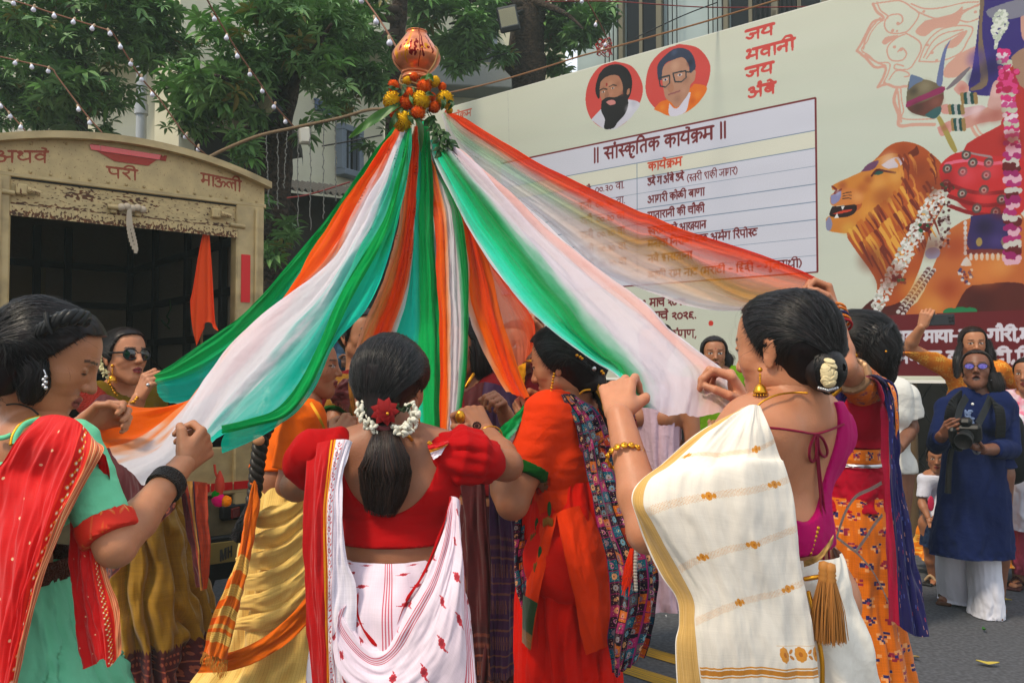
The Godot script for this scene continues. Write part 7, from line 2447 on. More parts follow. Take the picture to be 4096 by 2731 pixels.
	drape(P,"saree_end",[
		[h20.call(7,1945,75,2.02),h20.call(7,1925,250,1.99),h20.call(7,1912,520,1.97),h20.call(7,1918,900,1.96),h20.call(7,1935,1200,1.96),h20.call(7,1975,1640,1.96)],
		[h20.call(7,2010,55,2.0),h20.call(7,1985,250,1.97),h20.call(7,1968,520,1.95),h20.call(7,1972,900,1.94),h20.call(7,1985,1200,1.94),h20.call(7,2015,1640,1.94)],
		[h20.call(7,2080,42,1.995),h20.call(7,2050,260,1.965),h20.call(7,2030,540,1.945),h20.call(7,2038,900,1.935),h20.call(7,2043,1200,1.935),h20.call(7,2055,1640,1.935)],
		[h20.call(7,2130,38,1.995),h20.call(7,2085,260,1.965),h20.call(7,2062,540,1.945),h20.call(7,2066,900,1.935),h20.call(7,2066,1200,1.935),h20.call(7,2084,1640,1.935)],
		[h20.call(8,145,40,2.0),h20.call(8,85,260,1.965),h20.call(8,68,540,1.945),h20.call(8,66,900,1.935),h20.call(8,64,1200,1.93),h20.call(8,90,1640,1.93)],
		[h20.call(8,172,55,2.01),h20.call(8,105,260,1.975),h20.call(8,110,540,1.95),h20.call(8,140,800,1.94),h20.call(8,200,1010,1.94),h20.call(8,170,1640,1.93)]],80,12,M.red_border,.006,4.0,5.0)
	skirt(P,"saree_skirt",[ring(552,340,444,2.10,.118),ring(566,332,453,2.10,.14),ring(595,318,466,2.10,.165),ring(640,312,474,2.10,.175),ring(700,308,478,2.10,.18),ring(800,310,478,2.10,.18),ring(1000,315,472,2.10,.18)],M.white_saree,7,.007,5.0,Vector2(3.0,2.4))
	drape(P,"saree_loop",[
		[q(8,788,395,2.0),q(8,745,600,1.97),q(8,640,870,1.945),q(8,520,1060,1.94),q(8,400,1290,1.94),q(8,300,1330,1.94),q(8,200,1250,1.94),q(8,110,1080,1.945),q(8,170,1000,1.955)],
		[q(8,800,395,1.99),q(8,775,650,1.955),q(8,690,930,1.925),q(8,580,1150,1.915),q(8,450,1360,1.915),q(8,330,1440,1.915),q(8,210,1380,1.92),q(8,90,1220,1.925),q(8,100,1100,1.93)],
		[q(8,815,398,1.985),q(8,815,720,1.945),q(8,750,1020,1.91),q(8,660,1280,1.90),q(8,520,1480,1.90),q(8,380,1560,1.90),q(8,230,1520,1.905),q(8,90,1380,1.91),q(8,70,1200,1.92)],
		[q(8,830,405,1.985),q(8,855,760,1.95),q(8,840,1080,1.915),q(8,800,1360,1.90),q(8,690,1560,1.90),q(8,520,1680,1.90),q(8,300,1680,1.90),q(8,120,1540,1.91),q(8,70,1320,1.92)],
		[q(8,845,420,2.0),q(8,885,850,1.97),q(8,915,1180,1.935),q(8,945,1500,1.915),q(8,930,1750,1.91),q(8,700,1850,1.91),q(8,400,1850,1.91),q(8,160,1750,1.915),q(8,80,1500,1.92)]],100,16,M.white_saree,.007,3.0,3.0,func(u,v):return Vector2(v*.72+.05,u*1.9))
	drape(P,"red_edge",[[q(8,782,395,2.0),q(8,730,590,1.975),q(8,610,870,1.955),q(8,480,1060,1.95),q(8,390,1170,1.95),q(8,340,1190,1.95),q(8,300,1170,1.952),q(8,240,1040,1.955),q(8,215,980,1.965)],[q(8,794,398,1.99),q(8,738,620,1.962),q(8,628,890,1.938),q(8,505,1085,1.932),q(8,410,1310,1.932),q(8,320,1335,1.934),q(8,250,1260,1.938),q(8,190,1120,1.942),q(8,190,1030,1.95)]],60,8,fabric(Color(.66,.02,.05)),.003,3.0,2.0)
	obj("finger_ring",ball(q(5,848,1200,2.315),Vector3(.014,.018,.008)),M.gold,P.root)
	var hn:=Soup.new()
	for i in 12:
		var a:=TAU*i/12
		hn.ball(q(5,952+cos(a)*22,1255+sin(a)*20,2.298),Vector3(.0035,.0035,.0012),Basis(),3,5)
	hn.ball(q(5,952,1255,2.298),Vector3(.006,.006,.0015),Basis(),4,8)
	obj("henna",hn.mesh(),mat(Color(.20,.05,.03),.7),P.root)
	obj("bangle",ring_tube(q(5,1035,1330,2.32),q(5,1010,1300,2.34)-q(8,1140,200,2.16),.034,.002),M.gold,P.root)
func woman_in_orange()->void:
	var neck:=q(5,1570,1075,2.64)
	var P:=person("woman in an orange tunic with green cuffs and a many coloured printed scarf",{"at":Vector3(neck.x-.02,0,neck.z),"yaw":-128.0,"h":neck.y/.835,"w":1.1,"neck":neck,"skin":Color(.64,.42,.30),"cell":.011,"head_cell":.004,"hand_cell":.005,
		"sl":q(5,1395,1190,2.52),"sr":q(5,1740,1190,2.78),"waist":q(8,1560,420,2.62),"chest":q(8,1540,170,2.62),"hip":q(8,1570,760,2.63),"head":{"at":q(5,1500,870,2.62),"yaw":-118.0,"pitch":12.0,"s":1.02},
		"l":{"e":q(8,1175,440,2.46),"w":q(8,1075,170,2.56),"curl":PINCH,"f":Vector3(-.1,.9,-.3)},
		"r":{"e":q(5,1560,1330,2.95),"w":q(5,1395,1110,2.68),"curl":PINCH,"f":Vector3(-.8,.2,.35),"n":Vector3(0,-.7,.5),"t":Vector3(0,1,0)},"arm":1.12})
	var h24:=hugger(P,.024,false)
	hair(P,{"cell":.005,"strands":1900,"fly":50,"thick":.015,"low":-.10,"front":.0,"over_ears":.006,"knot":Vector3(.0,-.085,-.10),"lobes":[[0,.0,-.06,0,-.075,-.075,.07,.045]],
		"falls":[{"path":[q(5,1690,1000,2.66),q(5,1755,1080,2.58),q(5,1790,1200,2.55),q(5,1800,1320,2.56)],"radii":[.03,.032,.026,.018],"count":160,"flat":.8,"wave":.2}]})
	var rb:=fabric(Color(.72,.50,.12),{"rough": .5})
	drape(P,"hair_ribbon",[[q(5,1690,935,2.56),q(5,1685,1010,2.545),q(5,1722,1090,2.54),q(5,1738,1165,2.535)],[q(5,1715,930,2.55),q(5,1712,1010,2.535),q(5,1738,1080,2.53),q(5,1740,1140,2.53)],[q(5,1735,960,2.555),q(5,1732,1015,2.54),q(5,1738,1060,2.535),q(5,1738,1110,2.535)]],16,6,rb,.003,3.0,1.0)
	for i in 6: obj("hair_gem",ball(q(5,[1580,1600,1612,1688,1735,1745][i],[815,825,835,898,915,928][i],2.50),Vector3.ONE*(.007 if i==3 else .005)),M.silver if i==3 else M.gold,P.root)
	var es:=Soup.new()
	for i in 7: es.ball(q(5,1436-i*3,930+i*18,2.505),Vector3.ONE*(.004+.0012*(i%2)),Basis(),4,6)
	es.lathe([Vector2(.020,-.026),Vector2(.019,-.016),Vector2(.011,-.004),Vector2(.003,.002)],Transform3D(Basis(),q(5,1410,1065,2.505)),16)
	for i in 12: es.ball(q(5,1410,1082,2.505)+Vector3(cos(i*.52)*.018,-.01,sin(i*.52)*.018),Vector3.ONE*.0042,Basis(),4,5)
	for i in 12: es.tube([q(5,1400+i*.5,1085,2.505)+Vector3(cos(i*.52)*.012,0,sin(i*.52)*.012),q(5,1395,1105,2.505)+Vector3(cos(i*.52)*.014,0,sin(i*.52)*.014)],.002,.002,4)
	obj("earring",es.mesh(),M.gold,P.root)
	obj("necklace",beads(spline([q(5,1600,1055,2.52),q(5,1625,1035,2.515),q(5,1660,1030,2.53)],14),.004),M.gold,P.root)
	var og:=fabric(Color(.84,.20,.012),{"bumps":.3,"tri":2.5})
	var bones:=(P.torso as Array).duplicate()
	bones.append_array(P.arm_l.slice(0,1))
	bones.append_array(P.arm_r.slice(0,1))
	var cl:=arm_cut(P,"l",-3.0,.62)
	var yb:=q(8,1560,560,2.6).y
	var yt:=q(5,1600,1068,2.55).y
	var sl:Vector3=P.sl
	var nk:=upto(P,yb,.095)
	wear(P,"tunic",bones,og,.012,func(p):
		var d:float=nk.call(p)
		var ad:Vector3=((P.e_l as Vector3)-sl).normalized()
		var o:Vector3=p-sl
		if o.dot(ad)>.0 and (o-ad*o.dot(ad)).length()<.075 and o.dot(P.r)<.02: d=maxf(d,cl.call(p))
		return d,.008,.0045,Vector3(6,20,6))
	wear(P,"cuff",P.arm_l.slice(0,1),fabric(Color(.03,.27,.06)),.017,arm_cut(P,"l",.56,.68),.008,.001)
	drape(P,"tunic_back",[
		[q(8,1452,500,2.47),q(8,1500,750,2.44),q(8,1560,1000,2.44),q(8,1605,1250,2.44),q(8,1640,1382,2.45)],
		[q(8,1520,470,2.46),q(8,1580,750,2.42),q(8,1640,1000,2.42),q(8,1690,1230,2.42),q(8,1715,1362,2.43)],
		[q(8,1620,450,2.49),q(8,1690,750,2.46),q(8,1740,1000,2.46),q(8,1765,1200,2.46),q(8,1775,1330,2.47)],
		[q(8,1700,450,2.56),q(8,1770,750,2.54),q(8,1800,1000,2.54),q(8,1806,1150,2.54),q(8,1805,1300,2.55)]],40,12,og,.005,3.0,4.0)
	drape(P,"tunic_front",[
		[q(8,1455,500,2.475),q(8,1420,650,2.46),q(8,1375,850,2.45),q(8,1330,1080,2.45),q(8,1290,1355,2.45)],
		[q(8,1400,500,2.50),q(8,1360,680,2.48),q(8,1310,870,2.47),q(8,1280,1080,2.47),q(8,1262,1330,2.47)],
		[q(8,1310,520,2.56),q(8,1300,700,2.54),q(8,1262,880,2.53),q(8,1242,1080,2.53),q(8,1235,1300,2.53)]],40,12,og,.004,3.0,5.0)
	drape(P,"tunic_border",[[q(8,1335,1065,2.445),q(8,1312,1180,2.443),q(8,1290,1358,2.443)],[q(8,1285,1035,2.46),q(8,1265,1170,2.458),q(8,1258,1335,2.458)],[q(8,1242,1010,2.522),q(8,1238,1150,2.52),q(8,1236,1305,2.52)]],24,10,border_cloth(Color(.10,.22,.05),Color(.50,.32,.14),Color(.62,.42,.18),.7,21),.001,3.0,1.0)
	for m: Array in [[1398,520,2.475],[1340,800,2.465],[1320,620,2.52],[1405,265,2.50],[1318,380,2.56]]:
		var ms:=Soup.new()
		var c:=q(8,m[0],m[1],m[2])
		for i in 5: ms.ball(c+Vector3((i-2)*.006,-.012-absf(i-2)*.003,.002),Vector3(.004,.014,.002),Basis(),4,6)
		obj("gold_motif",ms.mesh(),mat(Color(.50,.33,.10),.5,{"metal":.4}),P.root)
		if m[1]>400: obj("green_motif",ball(c+Vector3(.004,.022,.002),Vector3(.006,.022,.002)),mat(Color(.04,.25,.05),.7),P.root)
	wear(P,"trouser_top",P.torso,fabric(Color(.80,.075,.015)),.016,band(yb-.35,yb+.02),.011,.003)
	skirt(P,"trousers",[ring(476,530,604,2.64,.15),ring(515,520,610,2.65,.175),ring(560,520,612,2.66,.16),ring(620,518,616,2.66,.18),ring(700,517,620,2.66,.19),ring(760,522,610,2.66,.16),ring(810,535,595,2.66,.10)],fabric(Color(.80,.075,.015),{"bumps":.3,"tri":2.5}),16,.014,2.0)
	drape(P,"scarf",[
		[h24.call(5,1478,1062,2.52),h24.call(5,1560,1210,2.50),h24.call(5,1600,1400,2.47),h24.call(8,1600,60,2.46),h24.call(8,1640,300,2.44),h24.call(8,1700,560,2.43),h24.call(8,1770,820,2.42),h24.call(8,1800,1080,2.42),h24.call(8,1782,1300,2.43),h24.call(8,1800,1500,2.44)],
		[h24.call(5,1510,1055,2.52),h24.call(5,1610,1200,2.49),h24.call(5,1660,1400,2.455),h24.call(8,1660,60,2.44),h24.call(8,1700,300,2.42),h24.call(8,1770,560,2.405),h24.call(8,1850,820,2.395),h24.call(8,1880,1060,2.395),h24.call(8,1840,1300,2.40),h24.call(8,1825,1515,2.42)],
		[h24.call(5,1540,1055,2.53),h24.call(5,1660,1195,2.50),h24.call(5,1725,1390,2.465),h24.call(8,1715,60,2.445),h24.call(8,1765,300,2.42),h24.call(8,1850,560,2.40),h24.call(8,1940,800,2.39),h24.call(8,1965,1040,2.39),h24.call(8,1910,1290,2.40),h24.call(8,1860,1500,2.42)],
		[h24.call(5,1565,1062,2.55),h24.call(5,1700,1200,2.53),h24.call(5,1770,1350,2.50),h24.call(8,1765,60,2.47),h24.call(8,1830,280,2.45),h24.call(8,1920,530,2.43),h24.call(8,2015,760,2.41),h24.call(8,2040,1010,2.41),h24.call(8,1985,1270,2.42),h24.call(8,1930,1440,2.43)],
		[h24.call(5,1580,1075,2.57),h24.call(5,1720,1230,2.56),h24.call(5,1800,1380,2.54),h24.call(8,1800,80,2.50),h24.call(8,1880,290,2.48),h24.call(8,1970,540,2.46),h24.call(8,2068,760,2.44),h24.call(8,2075,980,2.44),h24.call(8,2040,1230,2.45),h24.call(8,1985,1400,2.46)]],90,12,M.scarf,.012,4.0,6.0,func(u,v):return Vector2(v*1.0,u*3.4))
	drape(P,"scarf_end",[[q(8,1210,420,2.60),q(8,1190,620,2.59),q(8,1185,860,2.58),q(8,1235,1100,2.57)],[q(8,1255,430,2.585),q(8,1240,620,2.575),q(8,1225,850,2.565),q(8,1250,1060,2.56)],[q(8,1300,440,2.60),q(8,1285,640,2.58),q(8,1262,860,2.57),q(8,1262,1030,2.565)]],40,12,M.scarf,.008,4.0,3.0,func(u,v):return Vector2(v*.45,u*1.7))
	drape(P,"scarf_edge",[[q(5,1905,1150,2.75),q(5,1960,1350,2.74),q(5,2000,1568,2.73),q(8,2080,300,2.72)],[q(5,1940,1150,2.74),q(5,1990,1350,2.73),q(5,2040,1568,2.72),q(8,2110,300,2.71)]],30,8,M.scarf,.006,3.0,2.0,func(u,v):return Vector2(v*.3,u*1.2))
	var ts:=Soup.new()
	var R:=RandomNumberGenerator.new()
	R.seed=9
	for i in 60:
		var p0:=q(8,1925+R.randf_range(-12,12),720,2.37)
		var p1:=q(8,1880+R.randf_range(-20,30),930+R.randf_range(-30,90),2.36)
		ts.tube([p0,p0.lerp(p1,.5)+Vector3(R.randf_range(-.006,.006),0,0),p1],.0018,.0014,3,false)
	obj("scarf_tassel",ts.mesh(),fabric(Color(.80,.17,.03)),P.root)
	obj("tassel_beads",beads(spline([q(8,1950,740,2.36),q(8,1945,850,2.355),q(8,1950,980,2.355)],12),.006),mat(Color(.62,.58,.54),.3),P.root)
func woman_in_sunglasses()->void:
	var neck:=q(4,765,1010,3.84)
	var hc:=q(4,778,822,3.80)
	var P:=person("woman in sunglasses and a maroon and mustard saree beside the truck",{"at":Vector3(neck.x,0,neck.z),"yaw":62.0,"h":neck.y/.835,"neck":neck,"skin":Color(.70,.47,.34),"w":1.08,"cell":.013,"head_cell":.0045,"hand_cell":.0055,
		"head":{"at":hc,"yaw":58.0,"pitch":-4.0,"s":1.08},"face":{"lips":Color(.50,.17,.17)},
		"r":{"e":q(4,770,1330,3.62),"w":q(4,875,1075,3.58),"f":q(4,935,965,3.56)-q(4,875,1075,3.58),"n":Vector3(.6,.2,-.7),"t":Vector3(.3,.9,0),"curl":[[54,70,40],[58,74,40],[62,78,45],[66,80,45],40.0],"s":1.1}})
	hair(P,{"cell":.006,"strands":700,"fly":12,"strand":.0016,"knot":Vector3(0,-.04,-.108),"lobes":[[0,.0,-.07,0,-.03,-.085,.06,.045]]})
	jasmine(P,[q(4,612,815,3.72),q(4,625,860,3.69),q(4,648,905,3.68),q(4,672,950,3.70)],.014,16,mat(Color(.82,.78,.58),.7),3)
	var hb:Basis=P.hb
	var G:=Soup.new()
	var H:=func(x:float,y:float,z:float)->Vector3:return hc+hb*Vector3(x,y,z)*1.08
	for e: float in [-1.0,1.0]:
		var rows:=[]
		for i in 7:
			var row:=[]
			for j in 9:
				var a:=TAU*j/8.0
				var rad:=i/6.0
				row.append(H.call(e*.033+cos(a)*.027*rad,.004+sin(a)*(.020 if sin(a)>0 else .024)*rad,.102-.004*rad-absf(e*.033+cos(a)*.027*rad)*.18))
			rows.append(row)
		obj("lens",grid_mesh(rows,func(u,v):return Vector2(v,u)),mat(Color(.015,.016,.02),.06,{"spec":.8}),P.root)
		var rim:=[]
		for j in 17:
			var a:=TAU*j/16.0
			rim.append(H.call(e*.033+cos(a)*.028,.004+sin(a)*(.021 if sin(a)>0 else .025),.0985-absf(e*.033+cos(a)*.028)*.18))
		G.tube(rim,.0035,.0035,6)
		G.tube([H.call(e*.060,.010,.086),H.call(e*.078,.012,.03),H.call(e*.082,.012,-.015)],.0045,.004,6)
	G.tube([H.call(-.008,.008,.100),H.call(.008,.008,.100)],.004,.004,6)
	obj("sunglasses",G.mesh(),mat(Color(.02,.02,.022),.3),P.root)
	jhumka(P,q(4,705,880,3.72),1.3)
	var ho:=hugger(P,.012,true)
	obj("necklace",beads(spline([ho.call(4,685,985,3.75),ho.call(4,720,1050,3.72),ho.call(4,770,1100,3.7),ho.call(4,830,1110,3.7),ho.call(4,860,1080,3.7)],30),.007),M.gold,P.root)
	obj("finger_ring",ball(q(4,928,1000,3.53),Vector3.ONE*.008),M.silver,P.root)
	var yt:=q(4,640,1035,3.8).y
	wear(P,"blouse",(P.torso as Array)+P.arm_l.slice(0,1)+P.arm_r.slice(0,1),fabric(Color(.42,.33,.04)),.010,upto(P,yt-.36,.10),.012,.003)
	wear(P,"sleeve",P.arm_r.slice(0,1),fabric(Color(.50,.11,.06),{"bump":M.fine,"bumps":.8,"tri":9.0}),.016,arm_cut(P,"r",-.1,.85),.010,.003)
	skirt(P,"skirt",[ring(490,98,172,3.88,.15),ring(530,92,186,3.88,.22),ring(590,92,198,3.88,.28),ring(640,95,206,3.88,.30),ring(680,98,210,3.88,.31)],M.mustard,15,.042,3.0,Vector2(3,1))
	drape(P,"saree_end",[
		[q(4,560,1130,3.60),q(4,560,1350,3.55),q(7,590,250,3.50),q(7,630,560,3.48),q(7,650,950,3.48)],
		[q(4,640,1060,3.58),q(4,680,1330,3.52),q(7,720,240,3.47),q(7,740,520,3.45),q(7,745,860,3.45)],
		[q(4,720,1080,3.58),q(4,790,1330,3.50),q(7,840,230,3.45),q(7,850,480,3.43),q(7,850,740,3.43)],
		[q(4,800,1130,3.57),q(4,890,1350,3.50),q(7,960,230,3.45),q(7,965,440,3.43),q(7,960,610,3.43)],
		[q(4,870,1140,3.58),q(4,980,1370,3.53),q(7,1070,240,3.48),q(7,1100,350,3.46),q(7,1095,470,3.46)]],50,12,M.maroon,.012,4.0,2.0)
	drape(P,"saree_tail",[
		[q(7,1130,300,3.55),q(7,1170,560,3.53),q(7,1210,760,3.52),q(7,1245,960,3.52)],
		[q(7,1165,300,3.53),q(7,1205,560,3.51),q(7,1235,760,3.50),q(7,1262,975,3.50)],
		[q(7,1215,300,3.53),q(7,1230,560,3.51),q(7,1255,760,3.50),q(7,1270,985,3.50)],
		[q(7,1300,310,3.56),q(7,1305,560,3.54),q(7,1322,720,3.53),q(7,1285,975,3.53)]],40,12,striped(),.008,4.0,4.0)
func striped()->StandardMaterial3D:
	var pic:=Pic.new(256,64,Color(.62,.20,.09))
	pic.rect(0,0,60,64,Color(.30,.04,.07))
	pic.rect(60,0,26,64,Color(.58,.18,.08))
	pic.rect(86,0,10,64,Color(.16,.05,.22))
	pic.rect(96,0,66,64,Color(.60,.40,.14))
	pic.rect(162,0,12,64,Color(.16,.05,.22))
	return mat(Color.WHITE,.75,{"tex":weave(pic,.06,22).tex(),"rim":.3})
func woman_in_yellow()->void:
	var neck:=q(4,1930,1085,3.28)
	var P:=person("woman in an orange blouse and yellow checked saree half hidden by the white cloth",{"at":Vector3(neck.x-.05,0,neck.z),"yaw":112.0,"h":neck.y/.835,"neck":neck,"skin":Color(.64,.42,.30),"w":1.1,"cell":.012,"head_cell":.005,"hand_cell":.006,
		"sr":q(4,1885,1235,3.14),"head":{"at":q(4,1955,890,3.28),"yaw":92.0,"s":1.0},"waist":q(7,1720,270,3.30),"hip":q(7,1740,520,3.32),
		"r":{"e":q(7,1800,330,3.12),"w":q(7,2010,270,3.0),"curl":GRIP}})
	hair(P,{"cell":.006,"strands":500,"fly":8,"strand":.0016,"knot":Vector3(0,-.05,-.10)})
	var br:=Soup.new()
	var R:=RandomNumberGenerator.new()
	R.seed=4
	var mid:=spline([q(4,1790,980,3.06),q(4,1680,1250,3.04),q(7,1640,40,3.03),q(7,1612,220,3.02),q(7,1600,350,3.02),q(7,1580,450,3.02)],60)
	for k in 3:
		var p:=[]
		for i in 61: p.append((mid[i] as Vector3)+Vector3(sin(i*.6+k*TAU/3),0,cos(i*.6+k*TAU/3)*.6)*.016)
		br.tube(p,.017,.012,8)
	for i in br.col.size(): br.col[i]=Color(.022,.016,.012)
	fall(br,{"path":[q(7,1585,440,3.02),q(7,1560,520,3.02),q(7,1520,600,3.02),q(7,1480,680,3.02)],"radii":[.016,.024,.026,.03],"count":150,"flat":.7,"wave":.3,"ragged":.6},R,.0014)
	obj("plait",br.mesh(),M.hair,P.root)
	jasmine(P,[q(4,1685,1040,3.0),q(4,1665,1100,3.0),q(4,1640,1170,3.0),q(4,1630,1210,3.0)],.016,14,mat(Color(.82,.80,.72),.7),8)
	obj("plait_tie",ring_tube(q(7,1604,315,3.02),Vector3(.1,1,0),.016,.006),fabric(Color(.75,.35,.08)),P.root)
	obj("plait_flower",ball(q(4,1622,1345,3.0),Vector3(.022,.020,.015)),mat(Color(.78,.55,.38),.8),P.root)
	var ob:=fabric(Color(.90,.38,.015),{"bumps": .3})
	var yt:=q(4,1900,1105,3.2).y
	wear(P,"blouse",(P.torso as Array)+P.arm_l.slice(0,1),ob,.012,upto(P,q(7,1700,235,3.2).y,.10),.011,.003,Vector3(8,14,8))
	wear(P,"sleeve",P.arm_r.slice(0,1),ob,.022,arm_cut(P,"r",-.3,.76),.010,.005,Vector3(6,12,6))
	obj("shoulder_border",sheet([[q(4,1940,1115,3.08),q(4,1990,1200,3.06),q(4,2045,1310,3.07)],[q(4,1955,1105,3.08),q(4,2010,1200,3.06),q(4,2055,1310,3.07)]],16,4),M.gold,P.root)
	skirt(P,"saree_skirt",[ring(481,255,345,3.32,.15),ring(510,249,350,3.32,.20),ring(545,243,355,3.32,.23),ring(590,240,358,3.32,.25),ring(635,228,360,3.32,.27),ring(668,205,362,3.32,.29),ring(700,180,365,3.32,.31)],M.yellow_check,9,.020,4.0,Vector2(3,3))
	for i in 6:
		var y0:=380.0+i*120
		var sag:=130.0+i*12
		var x0:=1600.0-(40.0 if i<2 else 90.0+14.0*i)
		drape(P,"hip_fold",[
			[q(7,1960,y0-90,3.075),q(7,1800,y0+sag*.35,3.055),q(7,1650,y0+sag*.75,3.05),q(7,x0,y0+sag,3.085)],
			[q(7,1960,y0-40,3.06),q(7,1800,y0+sag*.35+40,3.035),q(7,1650,y0+sag*.75+34,3.03),q(7,x0-4,y0+sag+18,3.075)],
			[q(7,1960,y0+50,3.075),q(7,1800,y0+sag*.35+140,3.06),q(7,1650,y0+sag*.75+120,3.05),q(7,x0,y0+sag+60,3.085)]],30,8,M.yellow_check,.005,4.0,float(i),func(u,v):return Vector2(u*1.2,v*.3))
	drape(P,"orange_edge",[
		[q(7,1960,960,3.05),q(7,1840,1120,3.01),q(7,1660,1270,3.0),q(7,1480,1360,3.0),q(7,1290,1400,3.02)],
		[q(7,1960,1050,3.04),q(7,1840,1190,3.0),q(7,1670,1330,2.99),q(7,1480,1415,2.99),q(7,1270,1440,3.01)],
		[q(7,1960,1150,3.05),q(7,1850,1265,3.01),q(7,1680,1390,3.0),q(7,1480,1475,3.0),q(7,1240,1500,3.02)]],40,8,fabric(Color(.84,.38,.05)),.006,4.0,3.0)
	drape(P,"saree_end",[
		[q(7,1560,440,3.0),q(7,1480,760,2.97),q(7,1400,980,2.96),q(7,1330,1180,2.96),q(7,1275,1370,2.97)],
		[q(7,1590,300,2.99),q(7,1510,760,2.95),q(7,1440,1000,2.94),q(7,1370,1200,2.94),q(7,1325,1390,2.95)],
		[q(7,1615,330,3.0),q(7,1545,780,2.95),q(7,1490,1020,2.94),q(7,1430,1220,2.94),q(7,1390,1410,2.95)],
		[q(7,1625,420,3.03),q(7,1570,780,2.98),q(7,1515,1020,2.97),q(7,1465,1220,2.97),q(7,1430,1420,2.98)]],60,10,M.orange_stripe,.010,5.0,6.0)
	var fr:=Soup.new()
	for i in 46:
		var t:=i/45.0
		var p0:=q(7,lerpf(1275,1430,t),lerpf(1370,1420,t),2.96)
		var p1:=q(7,lerpf(1262,1400,t)+R.randf_range(-18,22),lerpf(1430,1545,t)+R.randf_range(-30,15),2.95)
		fr.tube([p0,p0.lerp(p1,.5)+Vector3(R.randf_range(-.008,.008),0,.004),p1],.0016,.0012,3,false)
	obj("fringe",fr.mesh(),fabric(Color(.72,.48,.20)),P.root)
func women_behind()->void:
	var neck:=q(5,925,960,3.52)
	var P:=person("long haired woman in a maroon and purple saree glimpsed between the hanging cloths",{"at":Vector3(neck.x,0,neck.z),"yaw":-42.0,"h":neck.y/.835,"neck":neck,"skin":Color(.62,.41,.29),"w":1.05,"cell":.014,"head_cell":.006,"hand_cell":.007,
		"head":{"at":q(5,905,770,3.48),"yaw":-55.0,"s":1.05},"l":{"e":q(5,1190,1330,3.35),"w":q(5,1120,1160,3.2),"curl":GRIP}})
	hair(P,{"cell":.007,"strands":300,"strand":.002,"falls":[{"path":[q(5,960,640,3.45),q(5,985,780,3.42),q(5,985,900,3.42),q(5,1000,960,3.45)],"radii":[.05,.06,.05,.03],"count":160,"flat":.7}]})
	obj("necklace",beads(spline([q(5,930,935,3.40),q(5,905,975,3.38),q(5,885,1010,3.38)],14),.008),M.gold,P.root)
	var yt:=q(5,900,985,3.4).y
	wear(P,"blouse",(P.torso as Array)+P.arm_l.slice(0,1)+P.arm_r.slice(0,1),fabric(Color(.40,.03,.06)),.012,upto(P,yt-.45,.11),.013,.003)
	drape(P,"saree_end",[
		[q(5,870,1050,3.32),q(5,880,1250,3.30),q(8,850,200,3.28),q(8,880,700,3.28),q(8,900,1560,3.28)],
		[q(5,980,985,3.30),q(5,975,1250,3.27),q(8,930,200,3.25),q(8,950,700,3.25),q(8,985,1560,3.25)],
		[q(5,1080,1000,3.29),q(5,1060,1250,3.26),q(8,1000,200,3.24),q(8,1030,700,3.24),q(8,1060,1560,3.24)]],50,10,M.maroon,.012,5.0,3.0)
	drape(P,"purple_border",[
		[q(5,1000,980,3.285),q(5,985,1150,3.26),q(8,1030,300,3.22),q(8,1040,700,3.22),q(8,1045,1540,3.22)],
		[q(5,1090,1000,3.275),q(5,1090,1200,3.25),q(8,1090,300,3.21),q(8,1110,700,3.21),q(8,1120,1545,3.21)],
		[q(5,1200,1070,3.29),q(5,1190,1250,3.27),q(8,1180,330,3.23),q(8,1200,700,3.23),q(8,1215,1490,3.23)]],50,10,M.purple,.014,5.0,4.0)
	skirt(P,"saree_skirt",[ring(500,455,515,3.5,.15),ring(580,452,520,3.5,.22),ring(690,448,526,3.5,.26)],M.maroon,10,.02,5.0,Vector2(3,1))
	neck=q(5,215,930,3.78)
	P=person("woman in a gold sleeved blouse and maroon saree behind the peach and orange cloth",{"at":Vector3(neck.x,0,neck.z),"yaw":40.0,"h":neck.y/.835,"neck":neck,"skin":Color(.62,.41,.29),"w":1.1,"cell":.014,"head_cell":.007,"hand_cell":.007,
		"sr":q(5,150,1005,3.66),"r":{"e":q(5,45,1270,3.55),"w":q(5,200,1285,3.40),"curl":GRIP,"n":Vector3(0,0,-1)}})
	hair(P,{"cell":.008,"strands":120,"strand":.003})
	wear(P,"blouse",P.torso,fabric(Color(.40,.03,.06)),.012,upto(P,neck.y-.55,.09),.014,.003)
	wear(P,"sleeve",P.arm_r.slice(0,1),fabric(Color(.58,.40,.10),{"rough":.5,"bump":M.fine,"bumps":1.0,"tri":12.0}),.016,arm_cut(P,"r",-.1,.66),.011,.002)
	wear(P,"sleeve_edge",P.arm_r.slice(0,1),fabric(Color(.08,.30,.08)),.018,arm_cut(P,"r",.64,.72),.011,.001)
	drape(P,"saree_end",[[q(5,165,950,3.55),q(5,90,980,3.52),q(5,40,1050,3.52),q(5,45,1110,3.53)],[q(5,175,975,3.53),q(5,120,1010,3.50),q(5,70,1060,3.50),q(5,60,1120,3.51)],[q(5,190,1000,3.52),q(5,175,1060,3.49),q(5,160,1110,3.49),q(5,150,1180,3.5)]],24,8,M.maroon,.008,4.0,2.0)
	drape(P,"gold_edge",[[q(5,200,955,3.5),q(5,170,980,3.49),q(5,180,1100,3.48),q(5,200,1220,3.48)],[q(5,170,955,3.5),q(5,145,985,3.49),q(5,155,1100,3.48),q(5,180,1220,3.48)]],24,5,fabric(Color(.55,.36,.12)),.004,4.0,1.0)
	obj("bangle",ring_tube(q(5,80,1285,3.51),Vector3(1,.1,.4),.038,.004),M.gold,P.root)
	skirt(P,"saree_skirt",[ring(470,325,385,3.75,.15),ring(560,318,392,3.75,.22),ring(660,312,398,3.75,.26)],M.maroon,10,.02,6.0,Vector2(3,1))
	neck=q(5,1260,890,3.98)
